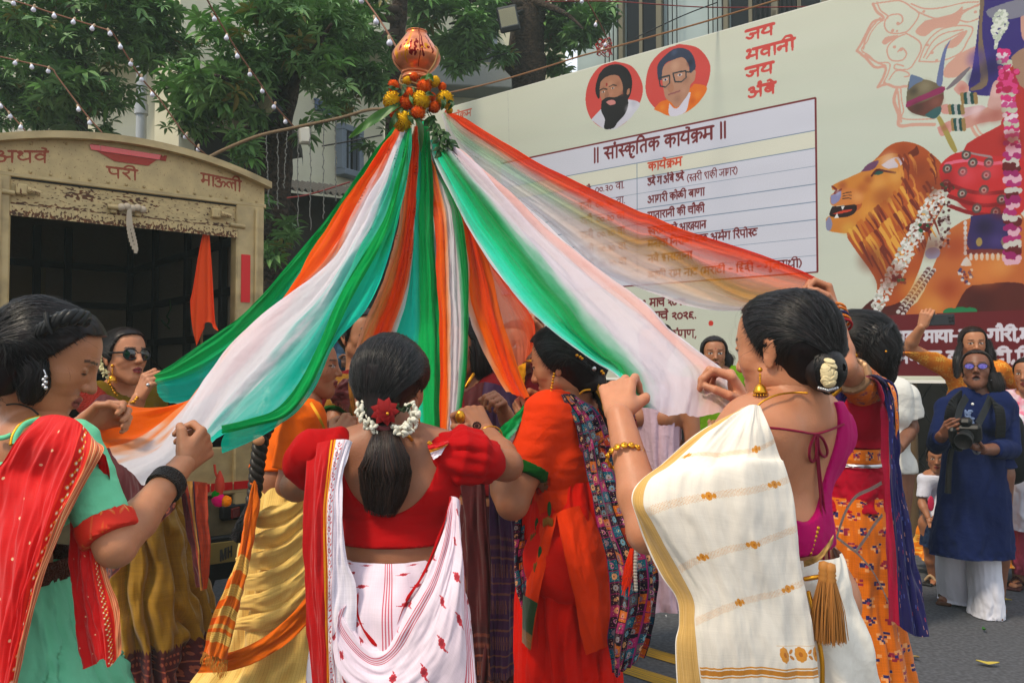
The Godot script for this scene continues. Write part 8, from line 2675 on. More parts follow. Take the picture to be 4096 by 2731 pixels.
	P=person("woman in maroon who lifts the salmon cloth, mostly hidden by it",{"at":Vector3(neck.x,0,neck.z),"yaw":-20.0,"h":neck.y/.835,"neck":neck,"skin":Color(.63,.42,.30),"cell":.015,"head_cell":.007,"hand_cell":.006,
		"head":{"at":q(5,1215,770,3.95),"yaw":-25.0},
		"l":{"e":q(5,1370,900,3.85),"w":q(5,1345,715,3.74),"f":Vector3(-.12,.9,.1),"n":Vector3(-.7,0,.5),"t":Vector3(-.5,.2,.8),"curl":GRIP}})
	hair(P,{"cell":.008,"strands":120,"strand":.003})
	wear(P,"blouse",(P.torso as Array)+P.arm_l+P.arm_r,fabric(Color(.36,.03,.08)),.012,upto(P,neck.y-.6,.09),.014,.004)
	drape(P,"shawl",[[q(5,1195,880,3.82),q(5,1205,930,3.81),q(5,1215,1000,3.82)],[q(5,1262,860,3.80),q(5,1258,930,3.79),q(5,1250,1010,3.80)]],14,6,fabric(Color(.80,.52,.04)),.006,4.0,2.0)
	obj("bangle",ring_tube(q(5,1312,850,3.7),Vector3(0,1,.1),.034,.005),M.gold,P.root)
	skirt(P,"saree_skirt",[ring(468,505,560,3.98,.15),ring(560,500,565,3.98,.2),ring(650,496,570,3.98,.24)],M.maroon,9,.02,7.0,Vector2(3,1))
	neck=q(5,2080,960,4.3)
	P=person("person in a long pale lavender tunic behind the green and white cloth",{"at":Vector3(neck.x,0,neck.z),"yaw":-30.0,"h":neck.y/.835,"neck":neck,"skin":Color(.63,.42,.30),"cell":.016,"head_cell":.008,"hand_cell":.008})
	hair(P,{"cell":.009,"strands":80,"strand":.004})
	skirt(P,"tunic",[ring(384,640,672,4.3,.09),ring(396,634,682,4.3,.12),ring(430,636,680,4.3,.15),ring(480,638,679,4.3,.17),ring(560,634,684,4.3,.2),ring(600,632,686,4.3,.22)],fabric(Color(.74,.63,.68),{"bumps":.3}),9,.012,2.0)
func woman_in_pink()->void:
	var neck:=q(6,1370,960,2.96)
	var P:=person("woman in a magenta blouse and orange patterned saree with one arm raised",{"at":Vector3(neck.x-.02,0,neck.z),"yaw":-108.0,"h":neck.y/.835,"neck":neck,"skin":Color(.66,.43,.31),"w":.90,"cell":.012,"head_cell":.0045,"hand_cell":.005,
		"head":{"at":q(6,1300,760,2.96),"yaw":-108.0,"pitch":-6.0,"s":1.05},"waist":q(6,1340,1440,2.98),"chest":q(6,1345,1190,2.97),"hip":q(9,1340,420,2.99),
		"sl":q(6,1350,1025,2.86),"arm":1.1,
		"l":{"e":q(6,1215,890,2.66),"w":q(6,1155,560,2.78),"f":q(6,1085,395,2.80)-q(6,1155,560,2.78),"n":Vector3(-.8,-.3,.1),"t":Vector3(-.3,.2,.9),"curl":[[50,66,35],[54,70,38],[58,74,40],[62,76,40],40.0],"s":1.08},
		"r":{"e":q(6,1150,1100,3.05),"w":q(6,1000,750,2.95),"curl":GRIP,"f":Vector3(-.5,.8,0)}})
	hair(P,{"cell":.006,"strands":900,"fly":40,"strand":.0014,"thick":.014,"low":-.11,"over_ears":-.004,"lobes":[[0,.0,-.06,0,-.08,-.075,.072,.055]],
		"falls":[{"path":[q(6,1400,610,2.92),q(6,1440,760,2.87),q(6,1460,880,2.86),q(6,1480,980,2.88)],"radii":[.055,.075,.06,.03],"count":380,"flat":.8,"wave":.25,"ragged":.7}]})
	jhumka(P,q(6,1292,815,2.85),1.1)
	var mg:=fabric(Color(.62,.01,.13),{"bumps": .3})
	var yt:=q(6,1400,930,2.9).y
	wear(P,"blouse",(P.torso as Array)+P.arm_r.slice(0,1),mg,.012,upto(P,q(6,1400,1400,2.9).y,.09),.011,.004,Vector3(7,12,7))
	wear(P,"sleeve",P.arm_l.slice(0,1),mat(Color.WHITE,.8,{"tex":(M.orange_ikat as StandardMaterial3D).albedo_texture,"tri":4.0,"world":false}),.016,arm_cut(P,"l",.05,.62),.009,.003)
	wear(P,"sleeve_edge",P.arm_l.slice(0,1),mat(Color(.55,.42,.30),.4,{"metal":.4}),.019,arm_cut(P,"l",.60,.68),.009,.001)
	wear(P,"sleeve_band",P.arm_l.slice(0,1),mat(Color(.55,.42,.30),.4,{"metal":.4}),.018,arm_cut(P,"l",.02,.09),.009,.001)
	skirt(P,"belt",[ring(446,824,879,2.98,.125),ring(450,823,880,2.98,.13),ring(458,823,880,2.98,.13),ring(462,824,879,2.98,.125)],M.orange_ikat,5,.002,1.0,Vector2(3,.2))
	skirt(P,"belt_edge",[ring(460,822,881,2.98,.134),ring(461.5,822,881,2.98,.136),ring(463,822,881,2.98,.134)],M.silver,5,.001,1.0)
	skirt(P,"waist_wrap",[ring(462,820,882,2.99,.13),ring(478,816,884,2.99,.15),ring(505,812,888,2.99,.17)],mg,7,.006,2.0)
	skirt(P,"saree_skirt",[ring(492,813,885,2.99,.16),ring(530,808,890,2.99,.19),ring(580,806,892,2.99,.21),ring(630,806,898,2.99,.22),ring(690,804,910,2.99,.24),ring(760,800,920,2.99,.26)],M.orange_ikat,10,.012,3.0,Vector2(2.6,2.2))
	var sv:=mat(Color(.62,.56,.55),.4,{"metal":.5,"bump":M.fine,"bumps":2.0,"tri":20.0})
	for l: Array in [[1165,645,1225,480,1290,385,1380,340,1450,300],[1150,625,1230,690,1300,745,1390,850,1450,960,1495,1060],[1285,735,1340,660,1400,570,1455,500]]:
		var a:=[]
		var b:=[]
		for i in 5 if l.size()==10 else l.size()/2:
			a.append(q(9,l[2*i],l[2*i+1],2.745))
			b.append(q(9,l[2*i]+6,l[2*i+1]+20,2.74))
		drape(P,"silver_edge",[a,b],30,4,sv,.002,3.0,1.0)
	var hk:=hugger(P,.022)
	drape(P,"scarf",[
		[hk.call(6,1345,945,2.82),hk.call(6,1420,1000,2.78),hk.call(6,1465,1200,2.75),hk.call(6,1470,1450,2.74),hk.call(9,1475,250,2.73),hk.call(9,1490,700,2.72),hk.call(9,1500,1170,2.72)],
		[hk.call(6,1385,935,2.81),hk.call(6,1455,1000,2.76),hk.call(6,1495,1200,2.73),hk.call(6,1500,1450,2.72),hk.call(9,1510,250,2.71),hk.call(9,1550,700,2.70),hk.call(9,1590,1230,2.70)],
		[hk.call(6,1420,935,2.82),hk.call(6,1490,1010,2.77),hk.call(6,1525,1200,2.74),hk.call(6,1525,1450,2.73),hk.call(9,1545,250,2.72),hk.call(9,1605,700,2.71),hk.call(9,1680,1275,2.71)],
		[hk.call(6,1450,945,2.84),hk.call(6,1520,1030,2.80),hk.call(6,1552,1200,2.77),hk.call(6,1552,1450,2.76),hk.call(9,1565,250,2.75),hk.call(9,1635,700,2.74),hk.call(9,1755,1255,2.74)]],70,12,M.navy_ikat,.012,4.5,5.0,func(u,v):return Vector2(v,u*2.2))
	drape(P,"scarf_border",[[q(6,1440,940,2.80),q(6,1505,1000,2.76),q(6,1535,1120,2.74),q(6,1552,1400,2.74)],[q(6,1475,955,2.81),q(6,1535,1040,2.77),q(6,1558,1180,2.75),q(6,1560,1420,2.75)]],30,6,M.orange_ikat,.003,3.0,1.0,func(u,v):return Vector2(v*.3,u))
	drape(P,"front_end",[[q(6,1100,1130,2.83),q(6,1190,1010,2.80),q(6,1240,960,2.84)],[q(6,1190,1150,2.80),q(6,1235,1080,2.78),q(6,1270,1010,2.82)]],20,8,M.navy_ikat,.004,3.0,2.0,func(u,v):return Vector2(v,u))
	obj("necklace",beads(spline([q(6,1190,1020,2.74),q(6,1140,1060,2.73),q(6,1080,1100,2.73)],12),.012),M.gold,P.root)
	var ax:=(q(6,1155,560,2.78)-q(6,1215,890,2.66)).normalized()
	for i in 5:
		var c:=q(6,1152+i*10,532+i*24,2.775)
		obj("bangle",ring_tube(c,ax,.036,.0045),mat([Color(.80,.42,.04),Color(.78,.40,.04),Color(.08,.08,.30),Color(.80,.42,.04),Color(.60,.03,.12)][i],.5),P.root)
	obj("hair_sparkle",ball(q(6,1480,790,2.80),Vector3.ONE*.004),M.gold,P.root)
func footwear(P:Dictionary,key:String,c:Color,ff:Vector3)->void:
	var f0:Vector3=P[key]
	var side:=ff.cross(Vector3.UP)
	var S:=Soup.new()
	var b:=Basis(side,Vector3.UP,-ff)
	S.box(Transform3D(b,f0+ff*.055+Vector3.UP*.010),Vector3(.088,.020,.245),.008)
	for k: float in [-1.0,1.0]: S.tube(spline([f0+ff*.135+Vector3.UP*.035,f0+ff*.09+side*k*.032+Vector3.UP*.045,f0+ff*.045+side*k*.042+Vector3.UP*.022],8),.007,.007,6)
	S.tube(spline([f0+ff*.05-side*.042+Vector3.UP*.025,f0+ff*.06+Vector3.UP*.068,f0+ff*.05+side*.042+Vector3.UP*.025],8),.008,.008,6)
	obj("sandal",S.mesh(),mat(c,.7),P.root)
func photographer()->void:
	var d:=4.95
	var base:=Vector3(q(6,2050,900,d).x,0,-d)
	var hc:=q(6,2048,912,d)
	var f:=dir_of(-28.0)
	var P:=person("woman photographer in a navy tunic and white trousers holding a black camera",{"at":base,"yaw":-24.0,"h":1.56,"neck":Vector3(base.x+.02,1.285,-d),"skin":Color(.46,.29,.21),"w":1.08,"cell":.012,"head_cell":.004,"hand_cell":.005,
		"head":{"at":hc,"yaw":-30.0,"pitch":-14.0,"s":1.02},"face":{"mouth":1.0,"lips":Color(.36,.16,.15)},"legs":true,"foot_r":gnd(944,5.28),"foot_l":gnd(993,4.98),"foot_dir":dir_of(-35.0),
		"sr":q(6,1870,1150,d),"sl":q(6,2225,1150,d+.02),
		"r":{"e":q(6,1800,1370,d-.12),"w":q(6,1835,1310,4.66),"f":q(6,1900,1275,4.56)-q(6,1835,1310,4.66),"n":Vector3(.7,.1,-.6),"t":Vector3(.1,1,0),"curl":[[30,50,30],[34,54,30],[40,58,34],[44,60,34],20.0]},
		"l":{"e":q(6,2260,1400,d-.10),"w":q(6,2085,1405,4.62),"f":Vector3(-.9,.25,.2),"n":Vector3(0,1,.2),"t":Vector3(-.3,.2,.9),"curl":[[36,50,30],[36,50,30],[40,54,34],[44,60,34],20.0]}})
	hair(P,{"cell":.006,"strands":600,"fly":10,"strand":.0016,"thick":.010,"knot":Vector3(0,-.07,-.09),"low":-.09,"lobes":[[.03,-.01,-.06,.03,-.09,-.05,.06,.04]],
		"falls":[{"path":[q(6,2150,930,4.90),q(6,2175,1010,4.88),q(6,2185,1080,4.92)],"radii":[.05,.05,.03],"count":120,"flat":.7}]})
	var navy:=fabric(Color(.045,.10,.27),{"bumps": .35})
	var yt:=q(6,2010,1095,d).y
	wear(P,"tunic",(P.torso as Array)+P.arm_l.slice(0,1)+P.arm_r.slice(0,1),navy,.018,upto(P,.85,.08),.011,.004,Vector3(7,12,7))
	for s in ["l","r"]:
		var a:Vector3=P["e_"+s]
		var w:Vector3=P["w_"+s]
		wear(P,"sleeve",(P["arm_"+s] as Array),navy,.014,func(p): return maxf((p-a.lerp(w,.72 if s=="r" else .62)).dot((w-a).normalized()),-1.0),.010,.003,Vector3(8,12,8))
	skirt(P,"tunic_skirt",[ring(446,945,1004,d,.15),ring(475,942,1006,d,.165),ring(505,938,1008,d,.18),ring(535,933,1010,d,.19),ring(553,931,1011,d,.195)],navy,6,.010,2.0)
	var wt:=mat(Color(.80,.80,.84),.85,{"rim":.3,"bump":M.crease,"bumps":.15,"tri":2.0,"world":false})
	skirt(P,"trouser_leg",[ring(540,937,970,5.08,.10),ring(570,938,971,5.14,.11),ring(594,941,973,5.2,.12),ring(600,941,974,5.2,.12)],wt,5,.005,1.0)
	skirt(P,"trouser_leg",[ring(545,968,998,4.94,.10),ring(575,970,999,4.94,.11),ring(600,972,1001,4.94,.12),ring(614,971,1001,4.94,.125)],wt,5,.005,2.0)
	for k in ["foot_r","foot_l"]:footwear(P,k,Color(.32,.19,.11),dir_of(-35.0))
	var hb:Basis=P.hb
	var H:=func(x:float,y:float,z:float)->Vector3:return hc+hb*Vector3(x,y,z)*1.02
	var G:=Soup.new()
	for e: float in [-1.0,1.0]:
		var rim:=[]
		for j in 17:
			var a:=TAU*j/16.0
			rim.append(H.call(e*.033+cos(a)*.025,.002+sin(a)*.017,.103))
		G.tube(rim,.002,.002,6)
		G.tube([H.call(e*.058,.006,.10),H.call(e*.078,.008,.0)],.002,.002,5)
		var L:=Soup.new()
		L.ball(H.call(e*.033,.002,.1025),Vector3(.024,.016,.001),hb,6,14)
		obj("lens",L.mesh(),mat(Color(.30,.22,.75,.45),.1,{"spec":.9,"alpha":true}),P.root)
	G.tube([H.call(-.008,.005,.104),H.call(.008,.005,.104)],.002,.002,5)
	obj("glasses",G.mesh(),mat(Color(.07,.09,.14),.4),P.root)
	obj("collar_button",ball(q(6,2023,1120,d-.16),Vector3.ONE*.008),M.white,P.root)
	obj("earring",ball(q(6,2142,970,d-.08),Vector3.ONE*.006),M.silver,P.root)
	obj("watch",ring_tube(q(6,2050,1395,4.62),Vector3(1,-.1,-.1),.030,.007),M.silver,P.root)
	var pr:=Soup.new()
	var rr:=RandomNumberGenerator.new()
	rr.seed=8
	for i in 26:
		var c:=q(6,2002+rr.randf_range(-28,28),1200+rr.randf_range(-38,42),d-.185)
		pr.ball(c,Vector3(.007,.012,.002),Basis.from_euler(Vector3(0,0,rr.randf()*3)),4,6)
	obj("chest_print",pr.mesh(),mat(Color(.45,.52,.66),.9),P.root)
	var bp_:=thing("backpack","black backpack worn by the photographer in navy","backpack",q(6,2265,1350,5.12))
	obj("pack",field_mesh([bone(q(6,2130,1150,5.16),q(6,2240,1480,5.16),.12,.14,.05),bone(q(6,2280,1250,5.1),q(6,2300,1480,5.1),.05,.07,.05)],.012,{"region":func(_p):return -1.0,"ripple":.006,"freq":Vector3.ONE*8.0}).mesh(),mat(Color(.035,.035,.04),.8),bp_)
	for s: Array in [[1955,1060,1905,1110,1880,1180,1870,1260],[2120,1080,2180,1130,2200,1220,2195,1330]]:
		var p:=spline([q(6,s[0],s[1],d-.02),q(6,s[2],s[3],d-.19),q(6,s[4],s[5],d-.215),q(6,s[6],s[7],d-.19)],16)
		var st:=Soup.new()
		for i in 16: st.box(Transform3D(Basis.looking_at((p[i+1] as Vector3)-(p[i] as Vector3),Vector3(0,0,1)),((p[i] as Vector3)+p[i+1])*.5),Vector3(.055,.014,(p[i] as Vector3).distance_to(p[i+1])*1.15),.004)
		obj("shoulder_strap",st.mesh(),mat(Color(.04,.04,.045),.8),bp_)
	obj("hanging_strap",tube_mesh(spline([q(6,1895,1400,4.75),q(9,1880,160,4.74),q(9,1872,280,4.74),q(9,1868,375,4.74)],12),.016,.02,4),M.black,bp_)
	var cam:=thing("photo_camera","black camera with a large lens in the photographer's hands","camera",q(6,1960,1320,4.55))
	var ct:=Transform3D(Basis.looking_at(-dir_of(-38.0)+Vector3(0,.25,0),Vector3.UP),q(6,1985,1300,4.56))
	var bm:=mat(Color(.03,.03,.032),.5)
	put("case",box_mesh(Transform3D(),Vector3(.145,.095,.06),.014),bm,cam,ct)
	put("prism",box_mesh(Transform3D(),Vector3(.06,.04,.06),.014),bm,cam,ct*at(Vector3(0,.062,0)))
	put("grip",box_mesh(Transform3D(),Vector3(.04,.09,.05),.014),bm,cam,ct*at(Vector3(-.06,-.004,.035)))
	var ln:=lathe([Vector2(.0,.0),Vector2(.034,.0),Vector2(.036,.02),Vector2(.039,.022),Vector2(.039,.05),Vector2(.036,.052),Vector2(.043,.075),Vector2(.044,.10),Vector2(.040,.105),Vector2(.038,.095),Vector2(.0,.09)],28)
	var lens:=put("lens",ln,bm,cam,ct*Transform3D(Basis(Vector3(1,0,0),PI/2),Vector3(.005,-.006,.028)))
	put("glass",ball(Vector3.ZERO,Vector3(.036,.036,.006)),M.glass,lens,ct*at(Vector3(.005,-.006,.122)))
	var cst:=Soup.new()
	for s: Array in [[1925,1240,1945,1150,1985,1075],[2055,1250,2105,1150,2135,1080]]:
		var p:=spline([q(6,s[0],s[1],4.62),q(6,s[2],s[3],d-.21),q(6,s[4],s[5],d-.12)],12)
		for i in 12: cst.box(Transform3D(Basis.looking_at((p[i+1] as Vector3)-(p[i] as Vector3),Vector3(0,0,1)),((p[i] as Vector3)+p[i+1])*.5),Vector3(.042,.004,(p[i] as Vector3).distance_to(p[i+1])*1.12))
	obj("neck_strap",cst.mesh(),mat(Color(.10,.11,.12),.8),cam)
func onlookers()->void:
	var d:=5.85
	var neck:=q(6,2030,840,d)
	var P:=person("woman in an orange leaf print tunic holding a phone up over her head",{"at":Vector3(neck.x,0,neck.z),"yaw":-14.0,"h":1.68,"neck":neck,"skin":Color(.68,.46,.33),"cell":.014,"head_cell":.005,"hand_cell":.006,
		"head":{"at":q(6,2025,742,d),"yaw":-16.0,"pitch":3.0,"s":1.02},"face":{"gaze":.003},"legs":true,"sr":q(6,1880,905,d),"sl":q(6,2180,905,d),
		"r":{"e":q(6,1620,765,d-.12),"w":q(6,1705,635,d-.25),"f":Vector3(.25,.9,.15),"n":Vector3(.5,0,-.8),"t":Vector3(.8,.2,.2),"curl":[[40,60,30],[44,64,30],[50,66,34],[54,70,34],20.0]},
		"l":{"e":q(6,2330,1010,d+.05),"w":q(6,2400,860,d-.1)}})
	hair(P,{"cell":.006,"strands":500,"fly":6,"strand":.0018,"thick":.009,"falls":[{"path":[q(6,1950,740,d-.02),q(6,1930,850,d-.10),q(6,1925,960,d-.12)],"radii":[.02,.035,.02],"count":60,"flat":.7,"wave":.2},{"path":[q(6,2110,720,d+.02),q(6,2135,820,d-.02),q(6,2150,900,d)],"radii":[.03,.045,.03],"count":60,"flat":.7,"wave":.2}]})
	var pm:=mat(Color.WHITE,.85,{"tex":(M.leaf_print as StandardMaterial3D).albedo_texture,"tri":3.5,"world":false})
	wear(P,"tunic",(P.torso as Array)+P.arm_l.slice(0,1)+P.arm_r.slice(0,1),pm,.016,upto(P,.9,.085),.012,.004,Vector3(7,12,7))
	skirt(P,"tunic_skirt",[ring(450,944,1002,d,.16),ring(490,935,1006,d,.22),ring(530,926,1012,d,.28),ring(556,918,1018,d,.32)],M.leaf_print,9,.03,2.0,Vector2(4,3))
	var ph:=thing("phone","dark phone in a textured case held up by the woman in orange","phone",q(6,1825,592,d-.28))
	put("case",box_mesh(Transform3D(),Vector3(.166,.074,.011),.005),mat(Color(.16,.165,.18),.5),ph,at(q(6,1827,592,d-.28),-.12,.0,.03))
	for k in 4: put("lens",lathe([Vector2(.0,.0),Vector2(.007,.0),Vector2(.007,.004),Vector2(.0,.004)],12),M.black,ph,at(q(6,1827,592,d-.28),-.12,.0,.03)*Transform3D(Basis(Vector3(1,0,0),PI/2),Vector3(.050+.018*(k%2),.012-.022*(k/2),.006)))
	d=5.62
	var base:=gnd(938,5.66)
	P=person("small child in a white T shirt and denim shorts beside the navy tunic",{"at":base,"yaw":-22.0,"h":.92,"w":1.12,"neck":q(6,1795,1550,d),"skin":Color(.63,.42,.30),"cell":.011,"head_cell":.0045,"hand_cell":.005,"man":true,
		"head":{"at":q(6,1800,1455,d),"yaw":-28.0,"pitch":6.0,"s":.80},"legs":true,"sr":q(9,1730,290,d),"sl":q(9,1850,290,d),"hip":q(9,1800,560,d),
		"r":{"e":q(9,1705,440,d-.03),"w":q(9,1745,530,d-.10),"s":.95},"l":{"e":q(9,1880,430,d),"w":q(9,1800,530,d-.1),"s":.95}})
	hair(P,{"cell":.006,"strands":200,"fly":8,"strand":.0018,"thick":.010,"low":-.05})
	var tee:=fabric(Color(.80,.80,.85))
	wear(P,"shirt",(P.torso as Array)+P.arm_l.slice(0,1)+P.arm_r.slice(0,1),tee,.016,func(p): return maxf(band(q(9,1800,540,d).y,q(6,1795,1562,d).y).call(p),-((p as Vector3).y-q(9,1700,395,d).y) if absf((p as Vector3).x-q(9,1790,0,d).x)>.085 else -1.0),.010,.003)
	obj("shirt_print",ball(q(9,1762,440,d-.13),Vector3(.022,.05,.006)),mat(Color(.80,.16,.32),.8),P.root)
	skirt(P,"shorts",[ring(515,926,952,d,.09),ring(530,923,953,d,.10),ring(545,922,954,d,.10)],fabric(Color(.10,.16,.27)),5,.006,2.0)
	for k in ["foot_r","foot_l"]:
		var sS:=Soup.new()
		var f0:Vector3=P[k]
		var ff:=dir_of(-45.0)
		sS.box(Transform3D(Basis(ff.cross(Vector3.UP),Vector3.UP,-ff),f0+ff*.03+Vector3.UP*.009),Vector3(.07,.018,.17),.007)
		obj("sandal",sS.mesh(),M.black,P.root)
		var s2:=Soup.new()
		s2.tube(spline([f0+ff*.03-ff.cross(Vector3.UP)*.034+Vector3.UP*.02,f0+ff*.035+Vector3.UP*.055,f0+ff*.03+ff.cross(Vector3.UP)*.034+Vector3.UP*.02],8),.010,.010,6)
		obj("strap",s2.mesh(),mat(Color(.66,.55,.42),.8),P.root)
	d=5.55
	neck=q(6,2385,1060,d)
	P=person("woman in a white and pink tunic and pink trousers cut by the right edge",{"at":Vector3(neck.x,0,neck.z),"yaw":-40.0,"h":1.50,"neck":neck,"skin":Color(.63,.42,.30),"cell":.015,"head_cell":.006,"hand_cell":.007,"head":{"at":q(6,2365,935,d),"yaw":-45.0},"legs":true})
	hair(P,{"cell":.007,"strands":250,"strand":.002})
	wear(P,"tunic",(P.torso as Array)+P.arm_l.slice(0,1)+P.arm_r.slice(0,1),mat(Color.WHITE,.85,{"tex":splashes(Color(.78,.76,.78),Color(.80,.22,.38)),"tri":2.0,"world":false}),.018,upto(P,.8,.085),.014,.004)
	skirt(P,"tunic_skirt",[ring(450,1010,1058,d,.16),ring(490,1008,1062,d,.2),ring(527,1006,1066,d,.23)],fabric(Color(.72,.70,.73)),7,.014,2.0)
	skirt(P,"trousers",[ring(515,1012,1060,d,.16),ring(550,1014,1056,d,.14),ring(574,1018,1050,d,.12)],fabric(Color(.60,.22,.32)),7,.012,3.0)
	for k in ["foot_r","foot_l"]:footwear(P,k,Color(.25,.09,.08),dir_of(-40.0))
	d=5.4
	neck=q(6,410,905,d)
	P=person("woman in a bright green saree standing in front of the board",{"at":Vector3(neck.x,0,neck.z),"yaw":-2.0,"h":1.55,"neck":neck,"skin":Color(.63,.42,.30),"cell":.014,"head_cell":.005,"hand_cell":.006,"head":{"at":q(6,402,808,d),"yaw":-8.0,"s":.98},"face":{"bindi":true},
		"r":{"e":q(6,290,1130,d-.1),"w":q(6,370,1240,d-.2)},"l":{"e":q(6,520,1130,d-.1),"w":q(6,440,1240,d-.2)}})
	hair(P,{"cell":.006,"strands":400,"fly":6,"strand":.0018,"thick":.011,"falls":[{"path":[q(6,460,790,d+.02),q(6,485,850,d),q(6,480,900,d)],"radii":[.03,.05,.03],"count":60,"flat":.8,"wave":.3}]})
	obj("earring",ball(q(6,452,838,d-.07),Vector3.ONE*.007),M.gold,P.root)
	var gs:=fabric(Color(.36,.52,.02),{"bumps": .4})
	wear(P,"blouse",(P.torso as Array)+P.arm_l.slice(0,1)+P.arm_r.slice(0,1),gs,.014,upto(P,.9,.09),.012,.004)
	drape(P,"saree_end",[[q(6,300,960,5.25),q(6,250,1150,5.22),q(6,240,1350,5.2),q(9,240,60,5.2)],[q(6,400,950,5.22),q(6,330,1150,5.18),q(6,310,1350,5.16),q(9,300,60,5.16)],[q(6,520,950,5.25),q(6,450,1150,5.2),q(6,400,1350,5.18),q(9,380,60,5.18)]],30,8,gs,.014,4.0,3.0)
	skirt(P,"saree_skirt",[ring(455,690,735,d,.16),ring(520,684,740,d,.22),ring(588,680,744,d,.26)],gs,8,.02,3.0)
	d=4.75
	neck=q(6,1455,960,d)
	P=person("man in a white T shirt hidden behind the woman in magenta, one sleeve showing",{"at":Vector3(neck.x,0,neck.z),"yaw":-60.0,"h":neck.y/.835,"neck":neck,"man":true,"skin":Color(.46,.30,.22),"cell":.015,"head_cell":.007,"hand_cell":.008,"sl":q(6,1590,1080,d-.05),"l":{"e":q(6,1640,1270,d-.05),"w":q(6,1560,1400,d-.25)},"legs":true})
	hair(P,{"cell":.008,"strands":60,"strand":.003,"low":-.05})
	var wt:=fabric(Color(.80,.79,.76))
	wear(P,"shirt",P.torso,wt,.02,upto(P,.85,.06),.014,.005)
	wear(P,"sleeve",P.arm_l.slice(0,1),wt,.038,arm_cut(P,"l",-.4,.72),.012,.006,Vector3(7,10,7))
	skirt(P,"trousers",[ring(470,862,905,d,.16),ring(520,864,903,d,.15),ring(610,866,900,d,.13)],fabric(Color(.25,.28,.31)),5,.012,3.0)
	d=7.7
	neck=q(5,190,800,d)
	var hc:=q(5,188,735,d)
	P=person("man in a yellow cap and maroon shirt standing by the blue gate",{"at":Vector3(neck.x,0,neck.z),"yaw":12.0,"h":neck.y/.835,"neck":neck,"man":true,"skin":Color(.46,.31,.23),"cell":.018,"head_cell":.006,"hand_cell":.009,"head":{"at":hc,"yaw":18.0,"s":1.05},"face":{"moustache":true},"legs":true})
	hair(P,{"cell":.008,"strands":0,"low":-.06,"thick":.006})
	var hb:Basis=P.hb
	var CP:=Soup.new()
	CP.lathe([Vector2(.094,.0),Vector2(.094,.02),Vector2(.086,.05),Vector2(.06,.08),Vector2(.02,.094),Vector2(.0,.095)],Transform3D(hb,hc+hb*Vector3(0,.06,0)),24)
	CP.ball(hc+hb*Vector3(0,.063,.10),Vector3(.075,.008,.075),hb,6,16)
	obj("cap",CP.mesh(),fabric(Color(.82,.74,.02)),P.root)
	var G:=Soup.new()
	for e: float in [-1.0,1.0]: G.tube([hc+hb*Vector3(e*.012,.004,.108),hc+hb*Vector3(e*.055,.006,.10),hc+hb*Vector3(e*.082,.008,.0)],.004,.004,5)
	obj("glasses",G.mesh(),M.black,P.root)
	wear(P,"shirt",(P.torso as Array)+P.arm_l.slice(0,1)+P.arm_r.slice(0,1),fabric(Color(.34,.05,.08)),.022,upto(P,.85,.06),.018,.006)
	skirt(P,"trousers",[ring(440,344,368,d,.14),ring(470,345,367,d,.13),ring(520,346,366,d,.11)],fabric(Color(.16,.15,.16)),5,.012,3.0)
	d=7.2
	neck=q(5,45,745,d)
	P=person("man in a blue checked shirt and jeans with folded arms beside the yellow cap",{"at":Vector3(neck.x,0,neck.z),"yaw":20.0,"h":neck.y/.835,"neck":neck,"man":true,"w":1.12,"skin":Color(.46,.31,.23),"cell":.018,"head_cell":.008,"hand_cell":.009,"legs":true,
		"r":{"e":q(5,-30,870,d-.05),"w":q(5,70,860,d-.22),"f":Vector3(.9,0,.1)},"l":{"e":q(5,115,880,d-.05),"w":q(5,20,850,d-.25),"f":Vector3(-.9,.1,.1)}})
	hair(P,{"cell":.009,"strands":0,"low":-.05})
	var ck:=Pic.new(128,128,Color(.22,.34,.42))
	for i in 4:
		ck.rect(i*32,0,14,128,Color(.13,.22,.30))
		ck.rect(0,i*32,128,14,Color(.15,.25,.33))
	wear(P,"shirt",(P.torso as Array)+P.arm_l+P.arm_r,mat(Color.WHITE,.85,{"tex":ck.tex(),"tri":3.0,"world":false}),.022,upto(P,.85,.06),.018,.006)
	skirt(P,"jeans",[ring(412,318,346,d,.15),ring(440,319,346,d,.14),ring(520,321,344,d,.12)],fabric(Color(.14,.24,.42)),5,.014,3.0)
func splashes(a:Color,b:Color)->ImageTexture:
	var pic:=Pic.new(128,128,a)
	var n:=FastNoiseLite.new()
	n.frequency=.03
	for y in 128:
		for x in 128:
			var v:=n.get_noise_2d(x,y)
			if v>.1: pic.im.set_pixel(x,y,a.lerp(b,clampf((v-.1)*5.0,0,1)))
	return pic.tex()
func people()->void:
	M.skin=mat(Color.WHITE,.46,{"vc":true,"sss":.10,"spec":.4,"bump":M.fine,"bumps":.035,"tri":12.0,"world":false})
	M.hair=mat(Color.WHITE,.38,{"vc":true,"spec":.32})
	patterns()
	woman_in_red()
	woman_in_cream()
	woman_in_white()
	woman_in_orange()
	woman_in_sunglasses()
	woman_in_yellow()
	women_behind()
	woman_in_pink()
	photographer()
	onlookers()
func rail(a:Array,d0:float,d1:float)->Array:
	var out:=[]
	var n:=a.size()/3
	for i in n:
		var t:=float(i)/(n-1)
		out.append(q(a[3*i],a[3*i+1],a[3*i+2],lerpf(d0,d1,t)))
	return out
